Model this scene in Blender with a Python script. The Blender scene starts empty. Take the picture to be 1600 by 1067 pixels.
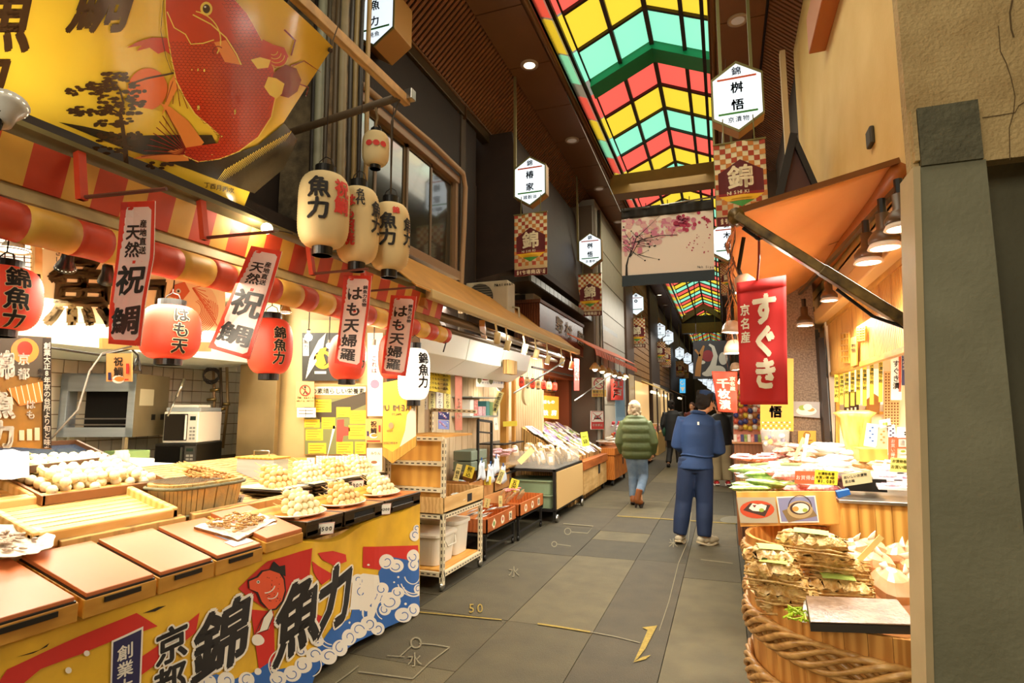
import bpy, bmesh, math, random
from mathutils import Vector, Matrix
from mathutils.geometry import tessellate_polygon
random.seed(7)
sc = bpy.context.scene
col = sc.collection
PI = math.pi
# ------------------------------------------------------------------ camera
FPX = 900.0; CX, CY = 800.0, 533.5; EYE = Vector((0, 0, 1.5))
_d = Vector((332.0, -106.5, -FPX)).normalized()          # the street's direction seen by the camera
_p = math.atan(106.5/FPX)
_z = Vector((0, math.cos(_p), -math.sin(_p)))
_x = _d.cross(_z)
RW = Matrix((_x, _d, _z))                                  # camera axes -> world axes
cam = bpy.data.cameras.new('camera'); camo = bpy.data.objects.new('camera', cam); col.objects.link(camo)
cam.sensor_width = 36; cam.lens = 36*FPX/1600; cam.clip_start = .05; cam.clip_end = 300
camo.matrix_world = Matrix.Translation(EYE) @ RW.to_4x4()
sc.camera = camo
# ------------------------------------------------------------------ world, exposure, large lights
w = bpy.data.worlds.new('world'); sc.world = w; w.use_nodes = True
w.node_tree.nodes['Background'].inputs[0].default_value = (1.0, .88, .70, 1)
w.node_tree.nodes['Background'].inputs[1].default_value = .34
sc.view_settings.view_transform = 'Standard'; sc.view_settings.look = 'None'
sc.view_settings.exposure = 0.0; sc.view_settings.gamma = 1; sc.view_settings.use_curve_mapping = False
def light(kind, loc, energy, color=(1, .8, .55), size=.3, target=None, sy=None, spot=None, name='lamp_light'):
    l = bpy.data.lights.new(name, kind); l.energy = energy; l.color = color
    if kind == 'AREA':
        l.size = size
        if sy: l.shape = 'RECTANGLE'; l.size_y = sy
    elif kind == 'SPOT':
        l.shadow_soft_size = size; l.spot_size = spot or 1.6; l.spot_blend = .7
    else: l.shadow_soft_size = size
    o = bpy.data.objects.new(name, l); col.objects.link(o); o.location = loc
    if target is not None:
        o.rotation_euler = (Vector(target)-Vector(loc)).to_track_quat('-Z', 'Y').to_euler()
    return o
WARM = (1, .89, .68); NEUT = (1, .94, .82)
# area lights added for the stall bulbs, one added fill, daylight through the roof
light('AREA', (-2.95, 2.0, 2.12), 66, WARM, .5, (-3.0, 2.0, 0), 1.6, name='stall_strip_light')
light('AREA', (-2.9, 3.5, 2.12), 40, WARM, .5, (-2.95, 3.5, 0), 1.0, name='stall_strip_light')
light('AREA', (-4.3, 3.2, 2.5), 95, NEUT, .8, (-4.3, 3.2, 0), 1.8, name='stall_strip_light')
light('AREA', (-2.2, 6.5, 2.36), 85, NEUT, .2, (-2.75, 6.5, 1.0), 3.6, name='stall_strip_light')  # placed at the spot rail to brighten the awning case
light('AREA', (-2.15, 9.2, 2.3), 125, NEUT, .4, (-2.6, 9.0, 0), 3.0, name='stall_strip_light')
light('AREA', (-2.3, 13.5, 2.3), 70, WARM, .5, (-2.4, 13.5, 0), 3.5, name='stall_strip_light')
light('AREA', (.75, 4.9, 2.15), 110, NEUT, .5, (.7, 4.9, 0), 2.4, name='stall_strip_light')
light('AREA', (.62, 3.3, 2.25), 40, NEUT, .4, (.5, 3.3, 0), .8, name='stall_strip_light')
light('AREA', (.55, 9.0, 2.3), 70, NEUT, .5, (.5, 9.0, 0), 4.5, name='stall_strip_light')
light('AREA', (-.9, 20, 4.5), 260, NEUT, 2.0, (-.9, 20, 0), 14, name='daylight')
light('AREA', (-.9, 9, 6.1), 150, (1, .93, .72), 1.5, (-.9, 9, 0), 12, name='daylight')
light('AREA', (-.9, 1.0, 5.6), 95, (1, .9, .7), 1.5, (-.9, 1.2, 0), 5, name='daylight')
light('AREA', (-.9, -3.2, 2.7), 105, (1, .9, .7), 1.8, (-.9, 4, 1.5), 1.4, name='stall_light_behind_viewer')  # added fill, brightens surfaces that face the camera
# ------------------------------------------------------------------ materials
def lin(h):
    h = h.lstrip('#'); r = []
    for i in (0, 2, 4):
        c = int(h[i:i+2], 16)/255
        r.append(c/12.92 if c <= .04045 else ((c+.055)/1.055)**2.4)
    return (*r, 1)
_M = {}
def M(name, c='#888888', rough=.6, metal=0, emit=0, vary=0, vscale=6, c2=None, bump=0, bscale=60, wood=0, stretch=None, coat=0, alpha=1, trans=0, wscale=8, thin=0):
    if name in _M: return _M[name]
    m = bpy.data.materials.new(name); _M[name] = m; m.use_nodes = True
    nt = m.node_tree; b = nt.nodes['Principled BSDF']; L = nt.links.new
    cc = lin(c); b.inputs['Base Color'].default_value = cc; m.diffuse_color = cc
    b.inputs['Roughness'].default_value = rough; b.inputs['Metallic'].default_value = metal
    if coat: b.inputs['Coat Weight'].default_value = coat; b.inputs['Coat Roughness'].default_value = .15
    if alpha < 1: b.inputs['Alpha'].default_value = alpha
    if trans: b.inputs['Transmission Weight'].default_value = trans; b.inputs['IOR'].default_value = 1.15
    if emit:
        b.inputs['Emission Color'].default_value = cc; b.inputs['Emission Strength'].default_value = emit
    if thin:
        tl = nt.nodes.new('ShaderNodeBsdfTranslucent'); tl.inputs[0].default_value = cc; mx = nt.nodes.new('ShaderNodeMixShader'); mx.inputs[0].default_value = thin
        L(b.outputs[0], mx.inputs[1]); L(tl.outputs[0], mx.inputs[2]); L(mx.outputs[0], nt.nodes['Material Output'].inputs[0])
    if vary or bump or wood or c2:
        tc = nt.nodes.new('ShaderNodeTexCoord'); mp = nt.nodes.new('ShaderNodeMapping')
        L(tc.outputs['Object'], mp.inputs[0])
        if stretch: mp.inputs['Scale'].default_value = stretch
        n = nt.nodes.new('ShaderNodeTexNoise'); n.inputs['Scale'].default_value = vscale; n.inputs['Detail'].default_value = 6
        L(mp.outputs[0], n.inputs['Vector'])
        src = n.outputs[0]
        if wood:
            wv = nt.nodes.new('ShaderNodeTexWave'); wv.inputs['Scale'].default_value = wscale; wv.inputs['Distortion'].default_value = 5
            wv.inputs['Detail'].default_value = 3; wv.inputs['Detail Scale'].default_value = 1.2
            L(mp.outputs[0], wv.inputs['Vector'])
            ad = nt.nodes.new('ShaderNodeMath'); ad.operation = 'MULTIPLY_ADD'; ad.inputs[1].default_value = .45
            L(wv.outputs['Fac'], ad.inputs[0])
            mu = nt.nodes.new('ShaderNodeMath'); mu.operation = 'MULTIPLY'; mu.inputs[1].default_value = .6
            L(n.outputs[0], mu.inputs[0]); L(mu.outputs[0], ad.inputs[2]); src = ad.outputs[0]
        rp = nt.nodes.new('ShaderNodeValToRGB'); rp.color_ramp.elements[0].position = .3; rp.color_ramp.elements[1].position = .7
        k = 1-(vary or .25)
        d = lin(c2) if c2 else (cc[0]*k, cc[1]*k, cc[2]*k, 1)
        rp.color_ramp.elements[0].color = d; rp.color_ramp.elements[1].color = cc
        L(src, rp.inputs[0]); L(rp.outputs[0], b.inputs['Base Color'])
        if bump:
            n2 = nt.nodes.new('ShaderNodeTexNoise'); n2.inputs['Scale'].default_value = bscale; n2.inputs['Detail'].default_value = 8
            L(mp.outputs[0], n2.inputs['Vector'])
            bp = nt.nodes.new('ShaderNodeBump'); bp.inputs['Strength'].default_value = bump; bp.inputs['Distance'].default_value = .01
            L(n2.outputs[0], bp.inputs['Height']); L(bp.outputs[0], b.inputs['Normal'])
    return m
# ------------------------------------------------------------------ rays: a photo pixel met with a plane of the place
def ray(px, py): return RW @ Vector((px-CX, -(py-CY), -FPX))
def at(px, py, X=None, Y=None, Z=None):
    v = ray(px, py)
    t = (X/v.x) if X is not None else (Y/v.y) if Y is not None else ((Z-1.5)/v.z)
    return EYE + v*t
def atp(px, py, P, n):
    v = ray(px, py); return EYE + v*((Vector(P)-EYE).dot(n)/v.dot(n))
# ------------------------------------------------------------------ tags and objects
def tag(o, label=None, cat=None, group=None, kind=None):
    if label: o['label'] = label
    if cat: o['category'] = cat
    if group: o['group'] = group
    if kind: o['kind'] = kind
    return o
def thing(name, loc, label, cat, group=None, rz=0):
    o = bpy.data.objects.new(name, None); col.objects.link(o); o.location = loc; o.rotation_euler = (0, 0, rz)
    o.empty_display_size = .1
    return tag(o, label, cat, group)
class MB:
    """collects shapes in world (or local) coordinates; build() links them as ONE mesh"""
    def __init__(s): s.v = []; s.f = []; s.m = []; s.cur = 0; s.mats = []
    def use(s, mat):
        if mat not in s.mats: s.mats.append(mat)
        s.cur = s.mats.index(mat); return s
    def add(s, vs, fs):
        k = len(s.v); s.v += [Vector(v) for v in vs]
        for f in fs: s.f.append([i+k for i in f]); s.m.append(s.cur)
        return s
    def box(s, c, d, rz=0, R=None):
        x, y, z = d[0]/2, d[1]/2, d[2]/2; vs = []
        R = R or Matrix.Rotation(rz, 3, 'Z')
        for a in (-1, 1):
            for b in (-1, 1):
                for e in (-1, 1): vs.append(Vector(c)+R @ Vector((a*x, b*y, e*z)))
        return s.add(vs, [(0, 1, 3, 2), (4, 6, 7, 5), (0, 4, 5, 1), (2, 3, 7, 6), (0, 2, 6, 4), (1, 5, 7, 3)])
    def bx(s, a, b):
        return s.box([(a[i]+b[i])/2 for i in range(3)], [abs(a[i]-b[i]) for i in range(3)])
    def slab(s, P, t):
        """four corners + thickness vector"""
        P = [Vector(p) for p in P]; t = Vector(t)
        return s.add(P+[p+t for p in P], [(0, 1, 2, 3), (7, 6, 5, 4), (0, 4, 5, 1), (1, 5, 6, 2), (2, 6, 7, 3), (3, 7, 4, 0)])
    def prism(s, poly, t):
        P = [Vector(p) for p in poly]; n = len(P); t = Vector(t)
        s.add(P+[p+t for p in P], [list(range(n))[::-1], [i+n for i in range(n)]]+[(i, (i+1) % n, (i+1) % n+n, i+n) for i in range(n)])
        return s
    def bar(s, a, b, w, h=None, up=(0, 0, 1)):
        a, b = Vector(a), Vector(b); h = h or w; d = (b-a).normalized()
        u = Vector(up)
        if abs(d.dot(u)) > .95: u = Vector((0, 1, 0))
        x = d.cross(u).normalized()*w/2; y = x.cross(d).normalized()*h/2
        return s.slab([a-x-y, a+x-y, a+x+y, a-x+y], b-a)
    def tube(s, pts, r, n=8, cap=True):
        pts = [Vector(p) for p in pts]; rr = r if isinstance(r, (list, tuple)) else [r]*len(pts)
        vs = []; prev = None
        for i, p in enumerate(pts):
            d = (pts[min(i+1, len(pts)-1)]-pts[max(i-1, 0)]).normalized()
            if prev is None:
                u = Vector((0, 0, 1)) if abs(d.z) < .9 else Vector((1, 0, 0))
                prev = d.cross(u).normalized()
            x = (prev-d*prev.dot(d)).normalized(); prev = x; y = d.cross(x)
            for k in range(n):
                a = 2*PI*k/n; vs.append(p+(x*math.cos(a)+y*math.sin(a))*rr[i])
        m = len(pts); fs = [(i*n+k, i*n+(k+1) % n, (i+1)*n+(k+1) % n, (i+1)*n+k) for i in range(m-1) for k in range(n)]
        if cap: fs += [list(range(n))[::-1], [(m-1)*n+k for k in range(n)]]
        return s.add(vs, fs)
    def lathe(s, prof, c=(0, 0, 0), n=20, sy=1, R=None):
        """prof: (radius, z) list"""
        vs = []; R = R or Matrix.Identity(3)
        for r, z in prof:
            for k in range(n):
                a = 2*PI*k/n; vs.append(Vector(c)+R @ Vector((r*math.cos(a), r*sy*math.sin(a), z)))
        m = len(prof); fs = [(i*n+k, i*n+(k+1) % n, (i+1)*n+(k+1) % n, (i+1)*n+k) for i in range(m-1) for k in range(n)]
        if prof[0][0] > 1e-4: fs.append(list(range(n))[::-1])
        if prof[-1][0] > 1e-4: fs.append([(m-1)*n+k for k in range(n)])
        return s.add(vs, fs)
    def ball(s, c, r, sx=1, sy=1, sz=1, n=10, R=None):
        vs = []; m = max(4, n//2+1); R = R or Matrix.Identity(3)
        for i in range(m+1):
            t = PI*i/m
            for k in range(n):
                a = 2*PI*k/n; vs.append(Vector(c)+R @ Vector((r*sx*math.sin(t)*math.cos(a), r*sy*math.sin(t)*math.sin(a), -r*sz*math.cos(t))))
        return s.add(vs, [(i*n+k, i*n+(k+1) % n, (i+1)*n+(k+1) % n, (i+1)*n+k) for i in range(m) for k in range(n)])
    def loft(s, rings, n=20, cap=True):
        """rings: (cx,cy,z,rx,ry[,power])"""
        vs = []
        for q in rings:
            cx, cy, z, rx, ry = q[:5]; e = q[5] if len(q) > 5 else 2.0
            for k in range(n):
                a = 2*PI*k/n; ca, sa = math.cos(a), math.sin(a)
                vs.append((cx+rx*math.copysign(abs(ca)**(2/e), ca), cy+ry*math.copysign(abs(sa)**(2/e), sa), z))
        m = len(rings); fs = [(i*n+k, i*n+(k+1) % n, (i+1)*n+(k+1) % n, (i+1)*n+k) for i in range(m-1) for k in range(n)]
        if cap: fs += [list(range(n))[::-1], [(m-1)*n+k for k in range(n)]]
        return s.add(vs, fs)
    def grid(s, fn, nu, nv):
        vs = [fn(i/nu, j/nv) for j in range(nv+1) for i in range(nu+1)]; w_ = nu+1
        return s.add(vs, [(j*w_+i, j*w_+i+1, (j+1)*w_+i+1, (j+1)*w_+i) for j in range(nv) for i in range(nu)])
    def build(s, name, mat=None, parent=None, smooth=False, bevel=0, solid=0, remesh=0, sub=0, label=None, cat=None, group=None, kind=None, world=True):
        me = bpy.data.meshes.new(name)
        org = Vector((0, 0, 0))
        if parent is None and s.v:       # origin at the base
            xs = [v.x for v in s.v]; ys = [v.y for v in s.v]; zs = [v.z for v in s.v]
            org = Vector(((min(xs)+max(xs))/2, (min(ys)+max(ys))/2, min(zs)))
        me.from_pydata([v-org for v in s.v], [], s.f)
        for m_ in (s.mats or [mat]): me.materials.append(m_)
        if len(s.mats) > 1: me.polygons.foreach_set('material_index', s.m)
        if smooth: me.polygons.foreach_set('use_smooth', [True]*len(me.polygons))
        bm = bmesh.new(); bm.from_mesh(me)
        bmesh.ops.recalc_face_normals(bm, faces=bm.faces[:]); bm.to_mesh(me); bm.free()
        o = bpy.data.objects.new(name, me); col.objects.link(o); o.location = org
        if parent is not None:
            o.parent = parent; KIDS.setdefault(parent.name, []).append(o)
            if world: o.matrix_parent_inverse = pmat(parent).inverted()
        if remesh:
            r = o.modifiers.new('r', 'REMESH'); r.mode = 'VOXEL'; r.voxel_size = remesh; r.use_smooth_shade = True
            k = o.modifiers.new('s', 'SMOOTH'); k.iterations = 4; k.factor = .5
        if sub: q = o.modifiers.new('sub', 'SUBSURF'); q.levels = q.render_levels = sub
        if bevel: q = o.modifiers.new('b', 'BEVEL'); q.width = bevel; q.segments = 2; q.limit_method = 'ANGLE'
        if solid: q = o.modifiers.new('sol', 'SOLIDIFY'); q.thickness = solid; q.offset = 0
        return tag(o, label, cat, group, kind)
def pmat(o):
    m = Matrix.LocRotScale(o.location, o.rotation_euler, o.scale)
    return (pmat(o.parent) @ o.matrix_parent_inverse @ m) if o.parent else m
def copy_tree(o, parent=None):
    c = o.copy(); col.objects.link(c)
    if parent is not None: c.parent = parent; c.matrix_parent_inverse = o.matrix_parent_inverse
    for ch in KIDS.get(o.name, []): copy_tree(ch, c)
    return c
def spawn(proto, spots):
    """spots: (location, rotation, label); the first one is the prototype itself"""
    for i, (loc, rot, lab) in enumerate(spots):
        o = proto if i == 0 else copy_tree(proto)
        o.location = loc; o.rotation_euler = rot if isinstance(rot, tuple) else (0, 0, rot)
        if lab: o['label'] = lab
KIDS = {}
# ------------------------------------------------------------------ flat print: polygons and glyphs in 2D, mapped onto a surface
_G = {}
def glyph(ch, off=0.0):
    k = (ch, round(off, 3))
    if k not in _G:
        c = bpy.data.curves.new('g', 'FONT'); c.body = ch; c.resolution_u = 2; c.offset = off
        o = bpy.data.objects.new('g', c); m = o.to_mesh()
        _G[k] = ([(v.co.x, v.co.y) for v in m.vertices], [list(p.vertices) for p in m.polygons])
        o.to_mesh_clear(); bpy.data.objects.remove(o); bpy.data.curves.remove(c)
    return _G[k]
class Art:
    def __init__(s, down=True): s.sh = []; s.dn = down      # down: y grows downward as in a photo
    def poly(s, pts, mat, lv=1):
        t = tessellate_polygon([[Vector((p[0], p[1], 0)) for p in pts]])
        s.sh.append((list(pts), [list(q) for q in t], mat, lv)); return s
    def rect(s, x0, y0, x1, y1, mat, lv=1): return s.poly([(x0, y0), (x1, y0), (x1, y1), (x0, y1)], mat, lv)
    def disc(s, x, y, r, mat, lv=1, ry=None, n=20, a0=0, a1=2*PI):
        return s.poly([(x+r*math.cos(a0+(a1-a0)*k/n), y+(ry or r)*math.sin(a0+(a1-a0)*k/n)) for k in range(n)], mat, lv)
    def line(s, pts, wd, mat, lv=1, taper=False):
        pts = [Vector((p[0], p[1])) for p in pts]; n = len(pts); vs = []
        for i, p in enumerate(pts):
            d = pts[min(i+1, n-1)]-pts[max(i-1, 0)]
            if d.length < 1e-9: d = Vector((1, 0))
            d.normalize(); q = Vector((-d.y, d.x))*wd/2
            if isinstance(taper, (list, tuple)): q *= taper[i]
            elif taper: q *= (1-i/(n-1)*.85)
            vs += [tuple(p-q), tuple(p+q)]
        s.sh.append((vs, [[2*i, 2*i+1, 2*i+3, 2*i+2] for i in range(n-1)], mat, lv)); return s
    def arc(s, x, y, r, a0, a1, wd, mat, lv=1, n=14, taper=False, r2=None):
        return s.line([(x+(r+((r2 or r)-r)*k/n)*math.cos(a0+(a1-a0)*k/n), y+(r+((r2 or r)-r)*k/n)*math.sin(a0+(a1-a0)*k/n)) for k in range(n+1)], wd, mat, lv, taper)
    def ch(s, c, x, y, sz, mat, lv=2, off=.015, sx=1, rot=0, sh=0, halo=None, ho=.07, shy=0):
        sg = -1 if s.dn else 1
        def put(o_, m_, l_, n_):
          for k_ in range(n_):
            vs, fs = glyph(c); out = []
            q_ = 2*PI*k_/n_; qx, qy = (o_*math.cos(q_), o_*math.sin(q_)) if n_ > 1 else (0, 0)
            for gx, gy in vs:
                gx += qx; gy += qy
                if ord(c) > 255: gx -= .5; gy -= .38
                else: gx -= .3; gy -= .35
                a = gx*sz*sx+gy*sz*sh; b = gy*sz*sg+gx*sz*shy*sg
                out.append((x+a*math.cos(rot)-b*math.sin(rot), y+a*math.sin(rot)+b*math.cos(rot)))
            s.sh.append((out, fs, m_, l_))
        if halo: put(ho, halo, lv-.5, 12); put(ho*.5, halo, lv-.5, 4)
        put(off, mat, lv, 6 if off > .025 else 4 if off > .005 else 1); return s
    def text(s, t, x, y, sz, mat, vert=True, step=1.05, **k):
        """vertical: x,y is the centre of the first glyph; rows go down (or along +x)"""
        dx, dy = k.pop('dir', (0, (1 if s.dn else -1)) if vert else (1, 0))
        adv = 0
        for c in t:
            if c != ' ': s.ch(c, x+dx*adv*sz, y+dy*adv*sz, sz, mat, **k)
            adv += step*(1 if ord(c) > 255 else .62 if not vert else 1)
        return s
    def build(s, name, parent, fn, cuts_x=(), cuts_y=(), clip=None, eps=.0007, base=.001, label=None):
        bm = bmesh.new(); lay = bm.verts.layers.float.new('lv'); mats = []
        for vs, fs, mat, lv in s.sh:
            if mat not in mats: mats.append(mat)
            mi = mats.index(mat); bv = []
            for v in vs:
                q = bm.verts.new((v[0], v[1], 0)); q[lay] = lv; bv.append(q)
            for f in fs:
                try: fc = bm.faces.new([bv[i] for i in f]); fc.material_index = mi
                except ValueError: pass
        def cut(co, no, **k):
            bmesh.ops.bisect_plane(bm, geom=bm.verts[:]+bm.edges[:]+bm.faces[:], plane_co=co, plane_no=no, dist=1e-6, **k)
        if clip:
            x0, y0, x1, y1 = clip
            cut((x0, 0, 0), (1, 0, 0), clear_inner=True); cut((x1, 0, 0), (1, 0, 0), clear_outer=True)
            cut((0, y0, 0), (0, 1, 0), clear_inner=True); cut((0, y1, 0), (0, 1, 0), clear_outer=True)
        for c in cuts_x: cut((c, 0, 0), (1, 0, 0))
        for c in cuts_y: cut((0, c, 0), (0, 1, 0))
        org = Vector((0, 0, 0))
        for v in bm.verts: v.co = fn(v.co.x, v.co.y, base+v[lay]*eps)
        me = bpy.data.meshes.new(name); bm.to_mesh(me); bm.free()
        for m_ in mats: me.materials.append(m_)
        o = bpy.data.objects.new(name, me); col.objects.link(o)
        if parent is not None: o.parent = parent; o.matrix_parent_inverse = pmat(parent).inverted(); KIDS.setdefault(parent.name, []).append(o)
        return tag(o, label)
def quadmap(P, W, H, toward=EYE):
    """P: top-left, top-right, bottom-right, bottom-left; u in 0..W to the right, v in 0..H down"""
    P = [Vector(p) for p in P]; n = (P[1]-P[0]).cross(P[3]-P[0]).normalized()
    if n.dot(Vector(toward)-P[0]) < 0: n = -n
    def fn(u, v, o=0):
        a, b = u/W, v/H
        return (P[0]*(1-a)+P[1]*a)*(1-b)+(P[3]*(1-a)+P[2]*a)*b+n*o
    fn.n = n; return fn
def board(name, P, thick, mat, label=None, cat=None, group=None, bevel=0, parent=None, toward=EYE):
    """a real board of some thickness whose front face has the corners P (tl, tr, br, bl)"""
    P = [Vector(p) for p in P]; n = (P[1]-P[0]).cross(P[3]-P[0]).normalized()
    if n.dot(Vector(toward)-P[0]) < 0: n = -n
    return MB().slab(P, -n*thick).build(name, mat, parent, bevel=bevel, label=label, cat=cat, group=group)
def S(name, mb, mat=None, **k): return mb.build(name, mat, kind='structure', **k)
# common materials
WHITE = M('white_paint', '#f1eee6', .5); BLACK = M('black_plastic', '#15130f', .35); INK = M('black_ink', '#1c1712', .7)
RED = M('red_print', '#c8281c', .6); DKRED = M('dark_red_print', '#6e1512', .6); YEL = M('yellow_print', '#eab71e', .6)
GREEN = M('green_print', '#3f8f34', .6); BLUE = M('blue_print', '#2c5fa5', .6); NAVY = M('navy_print', '#272450', .6); PAPER = M('paper', '#f4efe2', .8)
PINK = M('pink_print', '#d87a94', .7); STEEL = M('steel', '#b9b8b2', .3, 1, vary=.2, vscale=9); CREAM = M('cream_print', '#e9ddba', .7)
ORANGE = M('orange_print', '#e8842a', .6); BROWN = M('brown_wood', '#6b3d1c', .5, wood=1, vary=.5, stretch=(1, 1, .3))
PINE = M('pale_pine', '#ecc07c', .5, wood=1, c2='#d6a352', stretch=(1, .25, 1)); PLY = M('plywood', '#e2a94e', .5, wood=1, c2='#d09440', stretch=(1, 1, .4), wscale=3)
OLDWOOD = M('weathered_wood', '#c9a05c', .7, wood=1, c2='#7b5a2c', stretch=(1, 1, .2)); CHROME = M('chrome', '#d8d5cc', .15, 1)
GREYP = M('grey_paint', '#8d8c86', .5, vary=.15); LACQ = M('red_brown_laminate', '#c06c3a', .40, vary=.12, vscale=3); DARK = M('dark_brown_metal', '#2a1d13', .5, vary=.2)
CARD = M('cardboard', '#c08a4c', .8, vary=.15); ROPE = M('straw_rope', '#b07a35', .7, c2='#7a4a1a', vscale=30)
# ================================================================== THE SETTING
XC = -.86                                                  # the ridge of the roof light
ASPH = [M('asphalt_'+k, c, .75, vary=.3, vscale=5, bump=.5, bscale=160) for k, c in zip('abcd', ('#473e29', '#51482f', '#5e5438', '#3e3722'))]
GAP = M('joint_dirt', '#2e2a22', .9)
fl = S('floor', MB().bx((-7, -8, -.3), (7, 60, -.03)), GAP)
tag(fl, 'dark worn asphalt and concrete paving of the market lane')
def slabs(x0, x1, ys, ms):
    for i in range(len(ys)-1):
        MB().bx((x0+.0025, ys[i]+.0025, -.06), (x1-.0025, ys[i+1]-.0025, random.uniform(-.003, .001))).build('paving_slab', ASPH[ms[i % len(ms)]], fl)
slabs(-6.8, -2.25, [-7, 1, 4.4, 7.5, 11, 16, 24, 40, 58], [3])
slabs(-2.25, -1.52, [-7, -2, 1.0, 3.2, 4.06, 6.0, 7.4, 9.0, 11, 14, 18, 26, 40, 58], [3, 1, 2, 1, 1, 3, 0, 1, 3])
slabs(-1.52, -.9, [-7, -2, 1.5, 4.06, 6.06, 6.86, 7.36, 8.38, 10, 12.5, 16, 22, 30, 44, 58], [2, 1, 1, 2, 3, 2, 0, 2, 1])
slabs(-.9, -.41, [-7, -1, 3.0, 6.1, 8.4, 10.5, 13.5, 18, 26, 40, 58], [0, 3, 0, 3, 0, 1])
slabs(-.41, .08, [-7, 1, 5.6, 7.0, 9.0, 11.5, 16, 26, 40, 58], [2, 2, 1, 2, 3, 1])
slabs(.08, 6.8, [-7, 1.5, 5, 9, 16, 30, 58], [3])
YL = M('worn_yellow_paint', '#9c8330', .8, vary=.4, vscale=40); WL = M('chalk_paint', '#857c62', .9, vary=.3, vscale=50)
gm = lambda px, py, o=0: at(px, py, Z=.0025+o)
a = Art()
a.poly([(1003, 980), (1027, 977), (1008, 1014), (996, 1029), (990, 1034), (1001, 1010), (1012, 984)], YL)
a.poly([(1004, 1026), (1017, 1023), (1008, 1030), (988, 1035)], YL)
a.line([(655, 956), (720, 962), (784, 968)], 1.8, YL); a.line([(840, 974), (880, 980), (922, 987)], 2.4, YL); a.line([(922, 987), (960, 994), (1000, 1004)], 1.2, WL)
a.text('50', 738, 950, 20, YL, vert=False, off=0)
a.line([(560, 1040), (545, 1052), (524, 1067)], 1.8, WL); a.line([(560, 1049), (600, 1054), (645, 1060)], 1.8, WL)
a.line([(645, 1060), (672, 1034), (703, 1011)], 1.8, WL); a.line([(703, 1011), (680, 1007), (655, 1005)], 1.8, WL)
a.arc(650, 1004, 8, 0, 2*PI, 2.4, WL); a.line([(644, 1008), (625, 1025)], 1.8, WL); a.line([(605, 1024), (632, 1026)], 1.2, WL)
a.text('水', 648, 1030, 24, WL, off=0); a.text('水', 803, 893, 18, WL, off=0); a.text('米', 1052, 848, 15, WL, off=0)
a.arc(887, 830, 5, 0, 2*PI, 1.2, WL); a.line([(893, 831), (918, 833), (927, 822), (880, 818)], 1.2, WL)
a.arc(866, 850, 4, 0, 2*PI, 1.2, WL); a.line([(871, 850), (892, 853)], 1.0, WL)
a.line([(965, 806), (1060, 812), (1150, 818)], 1.2, YL); a.line([(1030, 985), (1045, 940), (1060, 880), (1075, 845), (1080, 800)], 1.2, WL)
a.line([(1095, 874), (1145, 880)], 1.2, WL)
a.disc(1147, 812, 22, M('manhole_iron', '#5c5640', .5), ry=6)
a.build('painted_mark', fl, gm, label='yellow and chalk utility markings')
# ---- soffits of the arcade roof
BRZ = M('bronze_panel', '#8a6038', .35, .25, vary=.12, vscale=2); BRZ2 = M('bronze_trim', '#6d4c30', .25, .5)
GLOSS = M('glossy_upstand', '#d9c9a0', .12, 1); BLKF = M('black_frame', '#16100a', .4)
SOF = 6.3
ce = S('ceiling', MB().bx((-2.9, -4, SOF+.12), (-2.02, 58, SOF+.2)).bx((.02, -4, SOF+.12), (1.0, 58, SOF+.2)), DARK)
tag(ce, 'bronze panelled soffits of the arcade roof')
for side, (x0, x1) in enumerate(((-2.68, -2.07), (.08, .66))):
    y = -3.6
    while y < 57:
        MB().bx((x0, y+.01, SOF), (x1, y+1.19, SOF+.05)).build('soffit_panel', BRZ, ce); y += 1.2
for i, x in enumerate((-2.03, .05)):
    s_ = -1 if i == 0 else 1
    t = S('trim_%d' % (i+1), MB().tube([(x, -4, SOF+.02), (x, 57, SOF+.02)], .05, 10), BRZ2, smooth=True)
    S('trim_%d' % (i+3), MB().bx((x-.01, -4, SOF), (x+.01, 57, 7.02)), GLOSS)
    S('trim_%d' % (i+5), MB().bx((x-s_*.12-.025, -4, SOF+.36), (x-s_*.12+.025, 57, SOF+.42)), BLKF)
# ---- the coloured roof light
PR = M('red_glazing', '#fb6558', .3, emit=1.0); PY = M('yellow_glazing', '#f4d63c', .3, emit=1.02); PG = M('green_glazing', '#92f0cc', .3, emit=1.05)  # emission stands in for daylight coming through the panes
PGD = M('green_beam_paint', '#1a9c62', .35); FR = M('roof_light_frame', '#3a2d22', .4, .3)
ex0, ex1, ez, rz_ = -1.87, .15, 6.92, 7.38
sk = S('window_1', MB().bx((ex0-.012, 2.9, ez-.02), (ex0+.012, 57, ez+.03)).bx((ex1-.02, 2.9, ez-.03), (ex1+.05, 57, ez+.03)).bx((XC-.035, 2.9, rz_-.06), (XC+.035, 57, rz_+.04)), FR)
tag(sk, 'gabled roof light of red, yellow and green panes')
for f in (.5,):
    for e in (ex0, ex1):
        q = (e*(1-f)+XC*f, ez*(1-f)+rz_*f)
        MB().bx((q[0]-.03, 2.9, q[1]-.05), (q[0]+.03, 57, q[1]+.02)).build('purlin', FR, sk)
y = 8.87-.87*7; k = 0; seq = [PR, PY, PG]
rows = []
y = 8.87-.87*7
i = -7
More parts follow.
